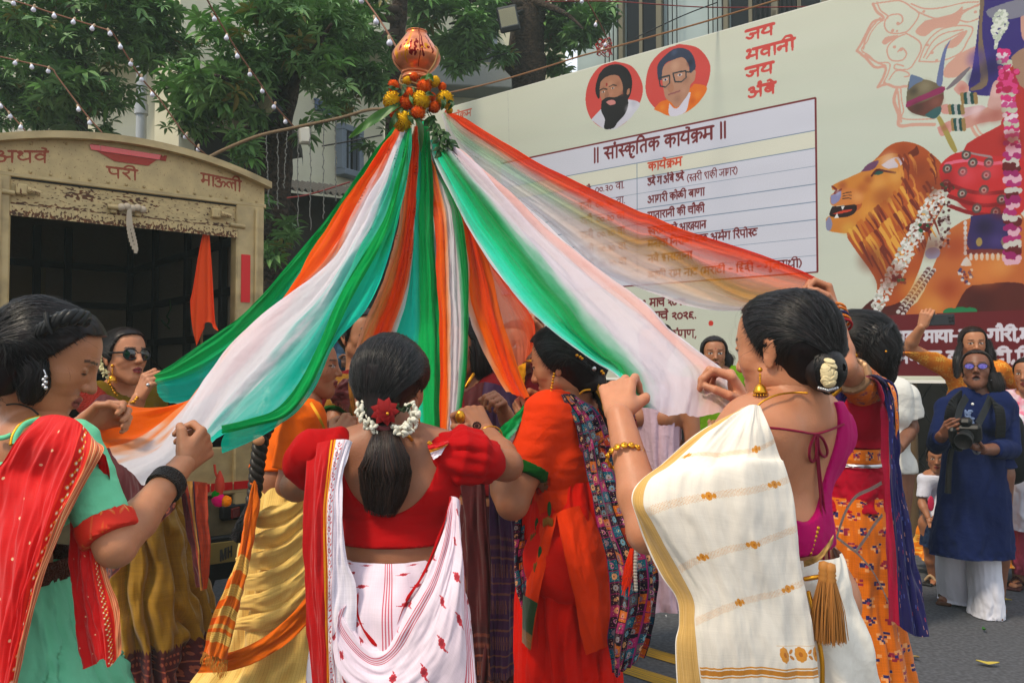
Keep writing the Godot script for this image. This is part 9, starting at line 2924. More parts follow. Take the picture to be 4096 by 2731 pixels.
func dye(cols:Array,bleed:=.25,tops=null)->Callable:
	return func(u,r):
		var p:float=r+bleed*(fn.get_noise_3d(u*5.0,r*3.0,cols.size())+.5*fn.get_noise_3d(u*16.0,r*9.0,7.0))
		p=clampf(p,.0,cols.size()-1.001)
		var k:=int(p)
		var t:=smoothstep(.0,1.0,p-k)
		var c:Color=(cols[k] as Color).lerp(cols[k+1],t)
		if tops!=null:
			var c2:Color=(tops[k] as Color).lerp(tops[k+1],t)
			c=c2.lerp(c,smoothstep(.25,.6,u))
		var l:=lin(c)
		l.a=c.a
		return l
func pleats(amp:float,freq:float,seed_:float,loose:=.35)->Callable:
	return func(u,r):
		var a:float=amp*lerpf(1.0,loose,u)*smoothstep(.0,.08,u)
		var w:float=r+.35*fn.get_noise_2d(u*2.2+seed_,r*.6)
		var s:=sin(w*freq+seed_)
		return a*(s*absf(s)*.9+.35*sin(w*freq*2.3+seed_*2.0)*(.5+fn.get_noise_2d(r*1.7,u*4.0+seed_))+.9*fn.get_noise_2d(r*freq*.5+seed_,u*3.0))+minf(.0025,amp*.22)*fn.get_noise_2d(r*freq*2.6,u*10.0+seed_)
func cloths()->void:
	M.voile=mat(Color.WHITE,.75,{"vc":true,"alpha":true,"back":Color(1.0,1.0,1.0),"rim":.3,"spec":.2,"bump":M.fine,"bumps":.25,"tri":3.0,"world":false})
	var OR:=Color(1.0,.42,.04,.95)
	var DO:=Color(.97,.28,.02,.97)
	var SA:=Color(.97,.50,.36,.72)
	var PE:=Color(.96,.70,.56,.85)
	var WH:=Color(.94,.92,.95,.93)
	var WS:=Color(.93,.90,.93,.78)
	var GR:=Color(.0,.72,.36,.98)
	var DG:=Color(.0,.57,.27,.99)
	var TE:=Color(.10,.88,.76,.93)
	var TS:=Color(.05,.76,.66,.85)
	var g:="tricolour cloths hung from the pole"
	var c:=obj("tricolour_cloth",sheet([
		rail([2,428,795,2,300,960,2,0,1370,4,1740,330,4,1600,478,4,1480,590,4,1230,760,4,1060,880,4,965,935],3.04,3.52),
		rail([2,440,800,2,330,980,2,60,1370,4,1800,350,4,1680,500,4,1560,620,4,1330,790,4,1120,920,4,972,955],3.04,3.5),
		rail([2,452,800,2,400,950,4,2000,200,4,1850,400,4,1650,640,4,1450,820,4,1220,960,4,985,1010],3.05,3.5),
		rail([2,460,800,2,440,950,4,2080,250,4,1950,450,4,1760,720,4,1550,930,4,1280,1060,4,1010,1085],3.06,3.55),
		rail([2,470,800,2,470,950,4,2120,300,4,2000,500,4,1850,750,4,1640,980,4,1350,1120,4,1150,1140],3.06,3.6)],90,12,
		dye([DG,GR,TS,TS,WS],.2),pleats(.016,7.0,1.0)),M.voile)
	tag(c,"cloth with a dark green edge held by the woman in sunglasses","cloth",g)
	c=obj("tricolour_cloth",sheet([
		rail([2,445,800,2,300,1010,2,80,1330,4,1930,190,4,1780,440,4,1500,790,4,1210,1090,4,960,1130,4,700,1105,4,575,1170],2.96,2.22),
		rail([2,470,800,2,360,1010,2,170,1330,4,2040,200,4,1850,440,4,1600,760,4,1280,1060,4,1010,1240,4,800,1330,4,640,1360],2.95,2.18),
		rail([2,485,800,2,400,1010,2,220,1330,4,2090,230,4,1770,480,4,1480,700,4,1290,940,4,1170,1150,4,1000,1380,4,760,1490],2.94,2.12),
		rail([2,500,805,2,440,1010,2,290,1330,4,2190,170,4,1960,490,4,1700,760,4,1500,980,4,1330,1200,4,1130,1470,4,900,1610],2.92,2.08),
		rail([2,515,805,2,470,1010,2,350,1330,4,2270,160,4,2090,480,4,1870,780,4,1660,1020,4,1480,1200,4,1290,1370,4,1130,1560],2.9,2.08),
		rail([2,528,805,2,490,1010,2,400,1330,4,2330,130,4,2150,450,4,2020,740,4,1900,990,4,1760,1165,4,1560,1225,4,1385,1265],2.88,2.08),
		rail([2,545,800,2,530,1010,2,470,1330,4,2420,250,4,2300,520,4,2100,740,4,1985,1000,4,1860,1165,4,1660,1310,4,1390,1425],2.87,2.1)],110,12,
		dye([OR,OR,WH,WH,Color(.45,.82,.78,.88),TS,TE],.5,[OR,DO,WH,WH,Color(.3,.75,.68,.95),GR,TE]),pleats(.014,6.5,2.0,.5)),M.voile)
	tag(c,"wide billowing cloth held in both hands of the woman in red","cloth",g)
	obj("rolled_edge",sheet([
		rail([2,522,805,2,482,1010,2,388,1330,4,2315,130,4,2130,440,4,2000,735,4,1880,980,4,1740,1150,4,1560,1212,4,1385,1255],2.86,2.058),
		rail([2,528,805,2,492,1010,2,404,1330,4,2345,140,4,2160,450,4,2035,745,4,1915,1000,4,1775,1175,4,1570,1238,4,1390,1280],2.858,2.053),
		rail([2,534,805,2,502,1010,2,424,1330,4,2375,150,4,2200,470,4,2070,750,4,1945,1015,4,1800,1195,4,1580,1262,4,1392,1305],2.86,2.058)],90,5,
		dye([DG,GR,DG],.3),pleats(.005,13.0,4.0,.9)),M.voile,c)
	c=obj("tricolour_cloth",sheet([
		rail([2,560,790,2,500,1200,5,470,0,5,400,260,5,335,420,5,245,610,5,180,850,5,190,1080,5,215,1340],2.93,2.45),
		rail([2,565,790,2,520,1200,5,495,0,5,435,250,5,370,440,5,285,650,5,225,860,5,225,1080,5,240,1340],2.92,2.44),
		rail([2,570,790,2,540,1200,5,520,0,5,475,250,5,425,440,5,345,640,5,280,830,5,250,1080,5,262,1340],2.91,2.43),
		rail([2,577,790,2,558,1200,5,542,0,5,512,250,5,462,450,5,390,660,5,320,820,5,300,1060,5,300,1340],2.92,2.44),
		rail([2,585,790,2,572,1200,5,560,0,5,545,250,5,505,480,5,430,690,5,400,850,5,380,1060,5,370,1340],2.93,2.46)],90,10,
		dye([PE,Color(.97,.56,.3,.9),DO,DO,WS],.2),pleats(.012,8.0,3.0)),M.voile)
	tag(c,"narrow peach and orange cloth falling left of the head with the red flower","cloth",g)
	c=obj("tricolour_cloth",sheet([
		rail([2,602,760,2,565,1200,5,545,0,5,515,300,5,445,610,5,415,760,5,450,960,5,510,1160,5,545,1330],2.96,2.5),
		rail([2,610,760,2,585,1200,5,572,0,5,565,300,5,560,600,5,555,760,5,575,960,5,590,1160,5,600,1345],2.95,2.48),
		rail([2,620,755,2,605,1200,5,602,0,5,610,300,5,608,600,5,600,760,5,615,960,5,628,1160,5,640,1345],2.94,2.46),
		rail([2,640,755,2,640,1200,5,645,0,5,655,300,5,662,600,5,665,760,5,670,960,5,678,1160,5,682,1345],2.93,2.45),
		rail([2,656,780,2,668,1200,5,682,0,5,700,300,5,720,600,5,726,760,5,725,960,5,722,1160,5,716,1345],2.95,2.48)],90,10,
		dye([TE,TE,GR,GR,DG],.12),pleats(.010,6.0,5.0)),M.voile)
	tag(c,"green cloth that falls straight down the pole, teal at its left","cloth",g)
	c=obj("tricolour_cloth",sheet([
		rail([2,640,940,2,665,1250,5,682,0,5,692,300,5,715,600,5,728,900,5,722,1150,5,720,1350],2.97,2.44),
		rail([2,646,940,2,715,1250,5,735,0,5,745,300,5,755,600,5,760,900,5,755,1150,5,748,1350],2.95,2.42),
		rail([2,652,940,2,745,1250,5,775,0,5,785,300,5,795,600,5,792,900,5,785,1150,5,772,1350],2.96,2.43),
		rail([2,658,940,2,775,1250,5,805,0,5,830,300,5,848,600,5,838,900,5,815,1150,5,792,1350],2.97,2.43),
		rail([2,664,935,2,795,1250,5,830,0,5,868,300,5,880,600,5,868,900,5,842,1150,5,810,1340],2.96,2.42),
		rail([2,670,930,2,815,1250,5,868,0,5,898,300,5,896,600,5,888,900,5,856,1150,5,828,1330],2.95,2.42)],90,10,
		dye([DO,OR,WH,WS,DG,DG],.15),pleats(.010,7.0,6.0)),M.voile)
	tag(c,"orange and white cloth with a thin green edge right of the plain green one","cloth",g)
	c=obj("tricolour_cloth",sheet([
		rail([2,690,900,2,860,1350,5,935,100,5,1000,300,5,1080,520,5,1150,750,5,1200,885],3.06,3.75),
		rail([2,697,890,2,890,1370,5,965,150,5,1050,330,5,1150,540,5,1230,740,5,1235,870],3.06,3.72),
		rail([2,703,885,2,910,1385,5,1010,190,5,1090,330,5,1200,510,5,1275,680,5,1270,830],3.06,3.7),
		rail([2,708,885,2,930,1400,5,1045,235,5,1130,345,5,1240,485,5,1320,628,5,1310,760],3.06,3.68)],70,12,
		dye([SA,SA,Color(.97,.42,.25,.85),Color(.95,.28,.10,.97)],.3),pleats(.012,6.0,8.0)),M.voile)
	tag(c,"salmon coloured cloth lifted by a hand behind the woman in the orange tunic","cloth",g)
	c=obj("tricolour_cloth",sheet([
		rail([2,672,920,2,800,1260,5,850,0,5,900,300,5,908,530,5,960,720,5,1060,920,5,1130,1030],2.99,2.62),
		rail([2,676,915,2,820,1270,5,872,0,5,915,280,5,940,500,5,1020,730,5,1105,930,5,1175,1055],2.97,2.58),
		rail([2,682,910,2,840,1290,5,900,0,5,985,320,5,1040,560,5,1110,790,5,1165,950,5,1220,1070],2.96,2.56),
		rail([2,688,905,2,860,1310,5,930,0,5,1050,360,5,1110,590,5,1175,790,5,1235,960,5,1285,1078],2.98,2.56)],80,12,
		dye([WS,OR,DO,Color(.9,.40,.08,.95)],.2),pleats(.014,7.0,9.0)),M.voile)
	tag(c,"orange cloth with a white lining running to the orange tunic","cloth",g)
	obj("cloth_end",sheet([
		rail([5,1312,1075,5,1210,1165,5,1110,1262,5,1040,1335],2.54,2.46),
		rail([5,1306,1095,5,1235,1190,5,1145,1300,5,1065,1385],2.53,2.44),
		rail([5,1298,1115,5,1250,1210,5,1185,1330,5,1110,1440],2.54,2.45),
		rail([5,1292,1135,5,1262,1230,5,1225,1340,5,1190,1450],2.56,2.48)],30,8,
		dye([DG,GR,WS,WH],.2),pleats(.008,6.0,2.0,1.0)),M.voile,c)
	c=obj("tricolour_cloth",sheet([
		rail([2,655,880,2,745,1100,5,890,0,5,1005,190,5,1115,345,5,1260,520,5,1480,702,5,1690,850,5,1800,915,5,1850,960],2.95,1.74),
		rail([2,665,875,2,765,1090,5,930,0,5,1060,190,5,1180,355,5,1340,540,5,1545,718,5,1725,850,5,1825,908,5,1895,1000],2.94,1.73),
		rail([2,676,870,2,800,1085,5,1005,0,5,1140,180,5,1270,350,5,1420,530,5,1585,705,5,1750,840,5,1845,902,5,1925,1050],2.92,1.72),
		rail([2,690,868,2,850,1080,5,1090,0,5,1215,155,5,1345,325,5,1490,490,5,1605,655,5,1755,800,5,1865,888,5,1958,1110],2.91,1.71),
		rail([2,710,866,2,900,1080,5,1195,0,5,1360,190,5,1520,360,5,1690,540,5,1830,690,5,1960,830,6,30,975,6,60,1172],2.91,1.74),
		rail([2,730,864,2,960,1070,5,1280,0,5,1470,180,5,1650,340,5,1850,510,5,2010,650,6,140,800,6,240,960,6,220,1190],2.91,1.77),
		rail([2,742,864,2,1000,1090,5,1335,0,5,1530,165,5,1710,310,5,1940,480,5,2120,650,6,240,800,6,380,950,6,390,1188],2.91,1.8),
		rail([2,752,866,2,1030,1105,5,1395,0,5,1560,145,5,1735,285,5,1980,460,5,2195,665,6,330,795,6,505,945,6,535,1172],2.92,1.84)],120,10,
		dye([WH,Color(.2,.9,.76,.95),Color(.0,.80,.54,.97),DG,Color(.92,.88,.92,.86),Color(.93,.88,.91,.86),Color(.97,.78,.75,.88),WH],.16),pleats(.013,5.0,11.0,.3)),M.voile)
	tag(c,"green and white cloth stretched to both hands of the woman in the cream saree","cloth",g)
	c=obj("tricolour_cloth",sheet([
		rail([2,755,688,2,900,765,2,1100,880,2,1300,998,2,1500,1100,2,1700,1200,2,1950,1322,6,0,-60,6,160,10,6,400,92,6,700,188,6,900,268,6,1075,345],2.98,2.80),
		rail([2,752,694,2,885,790,2,1085,915,2,1290,1045,2,1490,1150,2,1700,1250,2,1950,1372,6,0,-15,6,150,55,6,400,130,6,700,225,6,900,295,6,1072,365],2.97,2.80),
		rail([2,748,700,2,865,815,2,1060,945,2,1270,1085,2,1490,1215,2,1720,1330,2,1960,1440,6,30,50,6,180,130,6,420,245,6,680,325,6,880,370,6,1062,390],2.98,2.81),
		rail([2,744,706,2,840,840,2,1010,960,2,1220,1095,2,1480,1262,2,1740,1405,2,1950,1510,6,40,100,6,190,190,6,400,330,6,600,435,6,800,460,6,1040,430],2.98,2.83),
		rail([2,738,712,2,815,870,2,960,1005,2,1170,1150,2,1440,1330,2,1700,1490,5,1950,220,6,60,280,6,210,350,6,400,430,6,600,490,6,800,505,6,980,500],2.99,2.86),
		rail([2,728,716,2,795,900,2,930,1040,2,1140,1200,2,1400,1395,5,1700,265,5,1900,365,6,60,440,6,190,492,6,400,532,6,580,538,6,780,532,6,960,530],3.0,2.88)],120,12,
		dye([DO,Color(.97,.30,.06,.93),Color(1.0,.42,.20,.66),Color(.80,.55,.16,.85),Color(1.0,.78,.62,.66),Color(.95,.92,.96,.80)],.2,
			[DO,Color(.96,.30,.06,.93),Color(.95,.76,.66,.66),Color(.66,.84,.68,.66),Color(.92,.90,.90,.66),Color(.95,.92,.95,.78)]),pleats(.012,6.0,13.0,.5)),M.voile)
	tag(c,"sheer red orange and white cloth drawn across the board to a raised hand","cloth",g)
func pole_and_pot()->void:
	var d:=3.0
	var base:=q(2,600,760,d)
	var pole:=obj("pole",tube_mesh([Vector3(base.x,0,base.z),Vector3(base.x,2.3,base.z)],.022,.018,10),mat(Color(.40,.28,.16),.8))
	tag(pole,"wooden pole hidden in the gathered cloths under the marigolds","pole")
	var pw:=512
	var pic:=Pic.new(pw,256,Color(.80,.44,.26))
	var nz:=FastNoiseLite.new()
	nz.frequency=.02
	nz.fractal_octaves=4
	for y in 256:
		for x in pw:
			var v:=nz.get_noise_2d(x*.5,y*2.0)
			var c:=Color(.88,.53,.36)*(1.0+.18*v)
			c.a=1
			pic.im.set_pixel(x,y,c)
	var r:=RandomNumberGenerator.new()
	r.seed=5
	var streak:=func(x:float,y0:float,y1:float,w:float,c:Color)->void:
		var p:=[]
		for i in 12: p.append(Vector2(x+r.randf_range(-4,4),lerpf(y0,y1,i/11.0)))
		pic.stroke(p,w,c)
	var reds:=Color(.50,.08,.07)
	var yel:=Color(.85,.55,.08)
	for s: Array in [[96,0,150,5,reds],[104,60,175,3,reds],[150,0,150,4,yel],[156,30,165,5,yel],[122,110,150,6,reds],[138,112,150,5,reds],[60,90,140,5,reds],[196,100,150,12,yel],[215,20,150,6,reds],[222,100,170,5,reds],[300,10,140,4,reds],[400,30,150,8,yel],[80,120,126,12,yel]]:
		streak.call(s[0],s[1],s[2],s[3],s[4])
	for i in 30: pic.disc(Vector2(70+r.randf()*110,105+r.randf()*45),2.0+r.randf()*3.0,[reds,yel][i%2 if i%3==0 else 0])
	var per:=d/F/6.2715
	var prof:=[]
	for a: Array in [[55,512],[72,508],[88,498],[92,488],[74,478],[86,468],[94,462],[88,455],[100,446],[122,424],[142,398],[153,368],[154,350],[146,328],[128,300],[108,272],[90,248],[76,228],[66,214],[61,206],[63,200],[68,198],[66,194],[58,198],[54,210],[20,218]]:
		prof.append(Vector2(a[0]*per,(355.0-a[1])*per))
	var s:=Soup.new()
	s.lathe(prof,Transform3D(Basis.from_euler(Vector3(.02,.0,-.015)),q(2,572,355,d)),48)
	for i in s.uv.size(): s.uv[i]=Vector2(s.uv[i].x,1.0-s.uv[i].y)
	var pot:=obj("copper_pot",s.mesh(),mat(Color.WHITE,.30,{"tex":pic.tex(),"metal":.85}))
	tag(pot,"polished copper pot turned upside down on top of the pole, streaked red and yellow","pot")
	var jute:=mat(Color(.55,.42,.26),.9)
	var js:=Soup.new()
	for k in 3:
		var ringp:=[]
		for i in 25:
			var a:=TAU*i/24.0
			ringp.append(q(2,545+k*6,528+k*9,d)+Vector3(cos(a)*.042,.006*sin(a*3+k),sin(a)*.042))
		js.tube(ringp,.0045,.0045,6)
	js.tube(spline([q(2,690,290,2.95),q(2,708,320,2.94),q(2,690,390,2.93),q(2,655,445,2.92),q(2,600,520,2.93)],16),.0035,.0035,6)
	js.tube(spline([q(2,480,470,2.95),q(2,470,520,2.93),q(2,540,545,2.92),q(2,640,560,2.91),q(2,710,530,2.9),q(2,718,640,2.9),q(2,705,690,2.9),q(2,640,690,2.9)],24),.0035,.0035,6)
	tag(obj("jute_string",js.mesh(),jute),"jute string wound round the neck of the copper pot","string")
	var ym:=mat(Color(.98,.78,.02),.7,{"back": Color(.4,.3,.0)})
	var om:=mat(Color(.98,.42,.02),.7,{"back": Color(.4,.15,.0)})
	var F2:=[[425,632,55,1,0],[602,628,53,1,0],[752,622,50,1,0],[487,757,58,1,0],[690,510,32,1,0],[515,505,26,1,1],[430,537,34,0,0],[522,590,38,0,0],[512,642,40,0,0],[622,543,42,0,0],[735,542,24,0,0],[686,670,34,0,0],[584,708,42,0,0],[436,712,28,0,0],[670,606,26,0,1],[560,480,26,0,1],[780,690,20,1,1]]
	for i in F2.size():
		var f:Array=F2[i]
		var dd:float=2.855+.06*f[4]+.02*absf(f[0]-590.0)/150.0
		var c:=q(2,f[0],f[1],dd)
		var rad:float=f[2]*per*1.1
		var fl:=Soup.new()
		var dirn:=(c-q(2,590,610,3.02)).normalized()
		var b:=Basis.looking_at(-dirn,Vector3(.1,1,.2))
		var cnt:=210
		for j in cnt:
			var y:=1.0-2.0*(j+.5)/cnt
			var a:=j*2.399963
			var o:=Vector3(sqrt(1-y*y)*cos(a),y,sqrt(1-y*y)*sin(a))
			var t1:=o.cross(Vector3(.3,.9,.2)).normalized()
			var t2:=o.cross(t1)
			var e:=rad*r.randf_range(.92,1.06)
			var w:=rad*.19
			var tip:=c+o*e+t2*w*r.randf_range(-.3,.3)
			var in_:=c+o*rad*.72
			var k0:=fl.vert(in_,(o+t1*.5).normalized())
			fl.vert(tip+t1*w+o*r.randf_range(-.1,.05)*rad,(o*.7+t1).normalized())
			fl.vert(tip+t2*w*.6,(o+t2*.6).normalized())
			fl.vert(tip-t1*w+o*r.randf_range(-.1,.05)*rad,(o*.7-t1).normalized())
			fl.tri(k0,k0+1,k0+2); fl.tri(k0,k0+2,k0+3)
		fl.ball(c,Vector3.ONE*rad*.86,Basis(),6,9)
		var side:String="left" if f[0]<520 else ("right" if f[0]>640 else "middle")
		var height:String="top" if f[1]<560 else ("lower" if f[1]>680 else "middle")
		var o:=obj("marigold",fl.mesh(),ym if f[3] else om)
		var big:String="large" if f[2]>50 else ("medium" if f[2]>33 else "small")
		tag(o,"%s %s marigold in the %s row, %s side, %s under the pot"%[big,"yellow" if f[3] else "orange",height,side,["in front","at the back"][f[4]]],"flower","marigolds tied under the pot")
	var lm:=mat(Color(.20,.38,.08),.45,{"back":Color(.12,.25,.03),"spec":.5})
	var dm:=mat(Color(.13,.26,.08),.5,{"back": Color(.08,.15,.03)})
	var LV:=[[480,645,400,690,290,760,150,865,46,0,"longest bright mango leaf, pointing out to the left"],[500,680,470,700,430,760,405,810,34,1,"dark curled mango leaf beside the lowest yellow marigold"],[530,680,560,720,600,800,600,950,30,1,"dark mango leaf hanging straight down over the white cloth"],[470,560,430,555,400,545,372,540,22,1,"short mango leaf at the upper left of the marigolds"],[580,560,620,580,660,590,690,600,26,1,"mango leaf between the two right hand marigolds"],[590,510,630,490,660,480,680,510,30,0,"mango leaf folded against the foot of the pot"],[720,600,740,620,745,650,730,690,26,1,"dark leaf tucked behind the right hand yellow marigold"],[760,640,790,640,800,655,770,690,20,1,"small leaf at the far right of the marigolds"],[560,545,540,600,545,640,560,660,20,0,"leaf curled between two orange marigolds"],[510,690,530,720,545,760,560,780,26,1,"dark leaf wrapped round the lowest orange marigold"],[480,530,500,545,480,590,460,600,20,1,"leaf behind the upper left orange marigold"]]
	for l: Array in LV:
		var dd:=2.865
		var mid:=spline([q(2,l[0],l[1],dd),q(2,l[2],l[3],dd-.015),q(2,l[4],l[5],dd-.03),q(2,l[6],l[7],dd-.02)],14)
		var rows:=[]
		for i in 15:
			var t:=i/14.0
			var tan:Vector3=((mid[mini(i+1,14)] as Vector3)-(mid[maxi(i-1,0)] as Vector3)).normalized()
			var side:=tan.cross(Vector3(.2,.15,1).normalized()).normalized()
			var nn:=side.cross(tan).normalized()
			var w:float=l[8]*.62*per*pow(sin(PI*clampf(t*.92+.06,0,1)),.7)
			var row:=[]
			for k in 7:
				var e:=(k-3)/3.0
				row.append((mid[i] as Vector3)+side*e*w+nn*(absf(e)*w*.35+.003*sin(t*14.0+e*2.0)))
			rows.append(row)
		tag(obj("mango_leaf",grid_mesh(rows,func(u,v): return Vector2(v,u)),lm if l[9]==0 else dm),l[10],"leaf","leaves tied among the marigolds")
	for sp: Array in [[650,690,700,780,760,840,825,940,"drooping neem sprig right of the marigolds, the longer one"],[640,700,690,800,720,870,735,950,"drooping neem sprig below the marigolds, the shorter one"]]:
		var mid:=spline([q(2,sp[0],sp[1],2.88),q(2,sp[2],sp[3],2.86),q(2,sp[4],sp[5],2.85),q(2,sp[6],sp[7],2.86)],16)
		var ns:=Soup.new()
		ns.tube(mid,.002,.001,5)
		for i in range(2,17):
			for k in 3:
				var a:=r.randf()*TAU
				var out:=Vector3(cos(a),-.5-r.randf(),sin(a)*.6+.3).normalized()
				var side:=out.cross(Vector3(.1,.2,1)).normalized()
				var l:=.035*r.randf_range(.7,1.2)
				var p:Vector3=mid[i]
				var nn:=side.cross(out).normalized()
				if nn.z<0: nn=-nn
				var j:=ns.vert(p,nn)
				ns.vert(p+out*l*.5+side*l*.22,(nn+side*.4).normalized()); ns.vert(p+out*l,nn); ns.vert(p+out*l*.5-side*l*.22,(nn-side*.4).normalized())
				ns.tri(j,j+1,j+2); ns.tri(j,j+2,j+3)
		tag(obj("neem_sprig",ns.mesh(),dm),sp[8],"leaves")
func string_lights()->void:
	var wire:=mat(Color(.45,.30,.22),.8)
	var bulb:=Soup.new()
	bulb.lathe([Vector2(0,-.017),Vector2(.008,-.0155),Vector2(.0135,-.010),Vector2(.0155,-.002),Vector2(.0135,.006),Vector2(.0085,.013),Vector2(.007,.02)],Transform3D(),12)
	var bm:=bulb.mesh()
	var cap:=lathe([Vector2(.0078,.014),Vector2(.008,.032),Vector2(.004,.037),Vector2(.0,.037)],10)
	var glassy:=mat(Color(.80,.80,.86),.25,{"spec": .6})
	var capm:=mat(Color(.70,.60,.48),.5)
	var S:=[
		[1,5.6,5.6,[-60,-20,90,5,340,85,700,195],[85,20,210,60,340,100,460,138,578,178,690,210],"string of white bulbs across the upper left leaves, the topmost"],
		[1,5.6,6.0,[700,195,760,290,880,480,1000,620,1160,845,1240,925,1300,975],[755,293,820,400,888,497,955,593,1163,857,1243,935],"string of white bulbs sloping down to the right edge of the truck's roof"],
		[1,5.4,6.0,[1290,-20,1360,105,1500,335,1640,535,1720,655,1840,790],[1345,118,1420,237,1488,352,1567,465,1645,570,1718,668,1790,762],"string of white bulbs sloping past the floodlight on the left tree"],
		[1,6.0,6.0,[-20,350,180,395,320,428,360,480,480,640,560,740,640,830],[95,395,200,420,303,445,493,685,562,768],"string of white bulbs that bends down to the middle of the truck's roof"],
		[1,6.0,6.0,[-20,640,10,655,80,730,160,820],[5,665,65,728,130,798],"short string of three bulbs at the left edge above the truck"],
		[2,5.0,4.2,[240,-20,340,120,450,300,470,380],[228,5,320,135,405,267],"string of white bulbs ending at the left of the copper pot"],
		[2,6.5,7.5,[1630,-20,1720,140,1780,260,1800,290],[1610,8,1697,155,1757,280,1740,312],"string of white bulbs above the board ending in a red knot"]]
	for s: Array in S:
		var t:=thing("bulb_string",s[5],"string lights",q(s[0],s[3][2],s[3][3],s[1]),"strings of white bulbs")
		obj("wire",tube_mesh(spline(line_of(s[0],s[3],s[1],s[2]),40),.0055,.0055,6),wire,t)
		var n:int=s[4].size()/2
		for i in n:
			var dd:=lerpf(s[1],s[2],float(i)/maxi(1,n-1))-.02
			var tf:=Transform3D(Basis.from_euler(Vector3(rng.randf_range(-.2,.2),0,rng.randf_range(-.25,.25))),q(s[0],s[4][2*i],s[4][2*i+1],dd))
			var b:=put("bulb",bm,glassy,t,tf)
			put("socket",cap,capm,b,tf)
	var rope:=mat(Color(.62,.52,.40),.9,{"bump":M.fine,"bumps":2.0,"tri":20.0})
	var rp:=spline(line_of(1,[1310,985,1420,930,1620,850,1840,800,2130,738,2300,690,2420,680,2500,675],5.2,3.3),40)
	tag(obj("cloth_rope",tube_mesh(rp,.011,.006,7),rope),"pale cloth rope sagging from the truck's roof to the marigolds","rope")
	tag(obj("rope",tube_mesh(spline(line_of(2,[760,585,960,540,1150,490,1400,415,1600,352,1800,298,2038,232,2400,130,2900,-20],3.4,8.0),40),.0035,.009,6),mat(Color(.50,.34,.20),.9)),"thin brown rope running from the marigolds up over the board","rope")
	var cab:=mat(Color(.07,.07,.08),.6)
	var C:=[[2,[-20,915,180,880,360,845],6.5,"black cable across the grey framed window"],[2,[740,420,1000,370,1150,330],10.4,"black cable behind the copper pot"],[2,[1380,10,1800,8,2400,45,3100,40],8.5,"red cable along the top above the board"],[1,[1190,150,1400,30,1560,-60],9.0,"black cable at the corner of the cream block"],[1,[1800,1240,1950,1215,2195,1140],6.5,"thin red cable across the trunk of the left tree"],[3,[-100,240,200,100,420,15],8.4,"thin grey cable over the board's middle window"]]
	for c: Array in C:
		tag(obj("cable",tube_mesh(spline(line_of(c[0],c[1],c[2],c[2]),20),.006,.006,5),cab if not "red" in c[3] else mat(Color(.45,.12,.12),.6)),c[3],"cable")
	var fm:=mat(Color(.36,.36,.34),.5)
	var fb:=mat(Color(.8,.8,.78),.3)
	var FL:=[[1668,840,1290],[1742,830,1310],[1800,830,1180],[1868,800,1420],[1946,790,1440],[2027,765,1370],[2105,750,1260]]
	for i in FL.size():
		var f:Array=FL[i]
		var dd:=6.3
		var s:=Soup.new()
		var p0:=q(1,f[0],f[1],dd)
		var p1:=q(1,f[0]+(14 if i<3 else 2),f[2],dd)
		if i<3: p1=q(1,f[0]-20*(i-1),f[2],dd)
		var pts:=[]
		for j in 31: pts.append(p0.lerp(p1,j/30.0)+Vector3(rng.randf_range(-.006,.006),0,0))
		s.tube(pts,.0035,.0035,4)
		for j in 15: s.ball(pts[j*2],Vector3(.006,.009,.006),Basis(),3,5)
		tag(obj("fairy_light",s.mesh(),fm),"thin fairy light string hanging by the left trunk, number %s from the truck"%["one","two","three","four","five","six","seven"][i],"fairy lights","fairy light strings by the left tree")
	floodlight(q(2,1150,118,9.2),.225,.27,Vector3(.05,-.30,1.0),.22,"large dark floodlight with a pale face on the stout tree",q(2,1240,60,11.2))
	floodlight(q(1,1690,672,6.9),.16,.20,Vector3(-.35,-.3,1.0),.55,"dark floodlight hanging askew on the left tree's trunk",q(1,1740,640,7.35))
	var jb:=thing("junction_box","white junction box hanging beside the left tree's trunk","box",q(1,1908,850,6.6))
	put("case",box_mesh(Transform3D(),Vector3(.085,.13,.06),.008),mat(Color(.72,.70,.64),.6),jb,at(q(1,1908,850,6.6),.4,0,.08))
	put("lid",box_mesh(Transform3D(),Vector3(.07,.11,.012),.004),mat(Color(.78,.76,.70),.6),jb,at(q(1,1908,850,6.6),.4,0,.08)*at(Vector3(0,0,.034)))
	var knot:=Soup.new()
	for i in 14:
		var a:=i*1.7
		var p:=q(2,1750,300,7.45)
		knot.tube(spline([p+Vector3(cos(a),sin(a*1.3),sin(a))*.06,p+Vector3(cos(a+1),sin(a*1.3+2),sin(a+1))*.075,p+Vector3(cos(a+2.2),sin(a*1.3+3.5),sin(a+2))*.06],8),.004,.004,5)
	tag(obj("red_wire",knot.mesh(),mat(Color(.60,.10,.12),.6)),"tangle of red wire round the last bulbs above the board","wire")
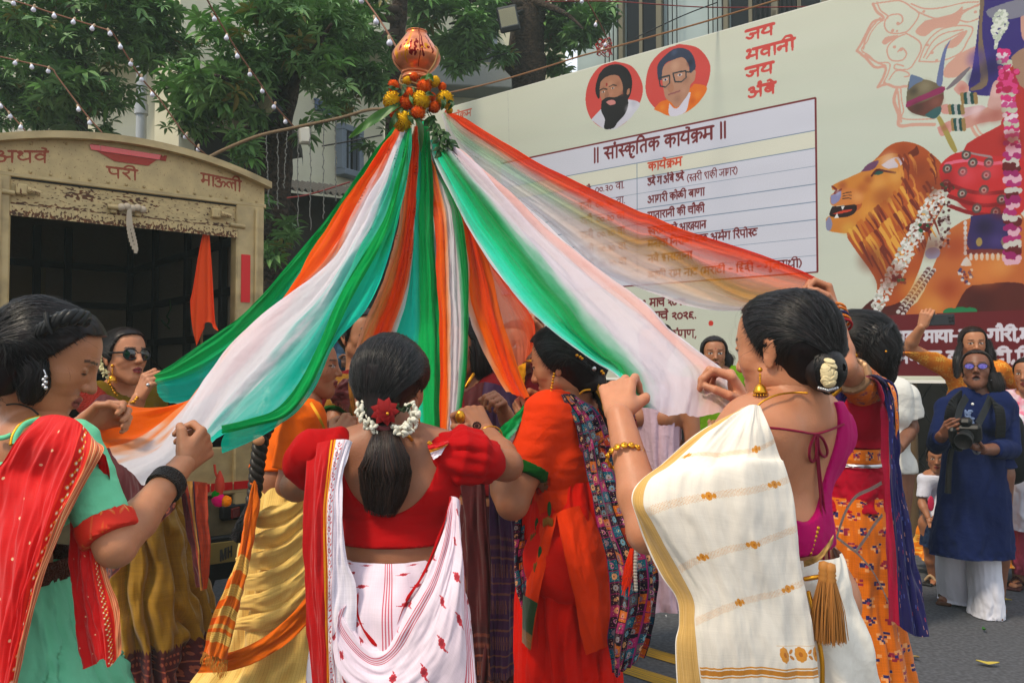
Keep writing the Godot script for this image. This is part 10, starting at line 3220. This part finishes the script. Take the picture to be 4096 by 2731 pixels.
func floodlight(p:Vector3,w:float,h:float,face:Vector3,roll:float,label:String,anchor:Vector3)->void:
	var b:=Basis.looking_at(-face.normalized(),Vector3.UP)
	b=b*Basis.from_euler(Vector3(0,0,roll))
	var t:=Transform3D(b,p)
	var f:=thing("floodlight",label,"floodlight",p,"floodlights on the trees")
	var body:=mat(Color(.11,.12,.13),.5)
	put("housing",box_mesh(Transform3D(),Vector3(w,h,.05),.014),body,f,t)
	put("reflector_face",box_mesh(Transform3D(),Vector3(w*.80,h*.66,.008),.002),mat(Color(.66,.62,.42),.35,{"bump":M.fine,"bumps":.5,"tri":8.0}),f,t*at(Vector3(0,h*.07,.024)))
	put("glass",box_mesh(Transform3D(),Vector3(w*.86,h*.74,.004)),mat(Color(.9,.9,.85,.12),.05,{"alpha":true}),f,t*at(Vector3(0,h*.07,.031)))
	for i in 6: put("fin",box_mesh(Transform3D(),Vector3(.008,h*.8,.03),.002),body,f,t*at(Vector3((i-2.5)*w*.15,0,-.04)))
	var s:=Soup.new()
	for k: float in [-1.0,1.0]: s.tube([t*Vector3(k*(w*.5+.008),0,0),t*Vector3(k*(w*.5+.008),h*.1,-.11)],.007,.007,5)
	s.tube([t*Vector3(-w*.5-.008,h*.1,-.11),t*Vector3(w*.5+.008,h*.1,-.11)],.007,.007,5)
	s.tube([t*Vector3(0,h*.1,-.11),anchor],.012,.012,6)
	obj("bracket",s.mesh(),body,f)
func small_things()->void:
	var L:=[[9,2118,1452,.9,"pale yellow leaf on the road at the lower right"],[9,1625,1405,1.7,"long dry leaf on the road beside the pink saree's hem"],[9,2225,1048,1.6,"narrow yellow leaf on the road behind the white trousers"],[9,2095,1240,1.4,"small green leaf on the road below the navy tunic"],[9,1745,782,1.6,"yellow leaf on the kerb side by the child's feet"],[9,2230,935,1.5,"pale leaf on the road by the pink trousers"],[9,60,1047,1.5,"pale straw on the road left of the cream saree"],[9,100,1160,.4,"white scrap of paper on the road left of the cream saree"]]
	for i in L.size():
		var l:Array=L[i]
		var p:=on_plane(l[0],l[1],l[2],Vector3(0,.006,0),Vector3.UP)
		var long: float=.10 if i!=7 else .02
		if i==3: long=.05
		var rows:=[]
		for k in 9:
			var t:=k/8.0
			var w:=long*.2*pow(sin(PI*clampf(t,.03,.97)),.8)
			var row:=[]
			for e in [-1.0,.0,1.0]: row.append(Vector3((t-.5)*long,.004+.010*absf(t-.5)*2.0+.006*absf(e),e*w).rotated(Vector3.UP,l[3]*PI))
			rows.append(row)
		var col:Color=[Color(.70,.62,.26),Color(.55,.46,.26),Color(.66,.58,.2),Color(.16,.36,.12),Color(.62,.56,.2),Color(.55,.48,.3),Color(.62,.55,.38),Color(.85,.85,.85)][i]
		var o:=put("fallen_leaf" if i<6 else "scrap",grid_mesh(rows,func(u,v):return Vector2(v,u)),mat(col,.8),self,Transform3D(Basis(),p))
		tag(o,l[4],"leaf" if i<6 else "litter")
func street_things()->void:pass
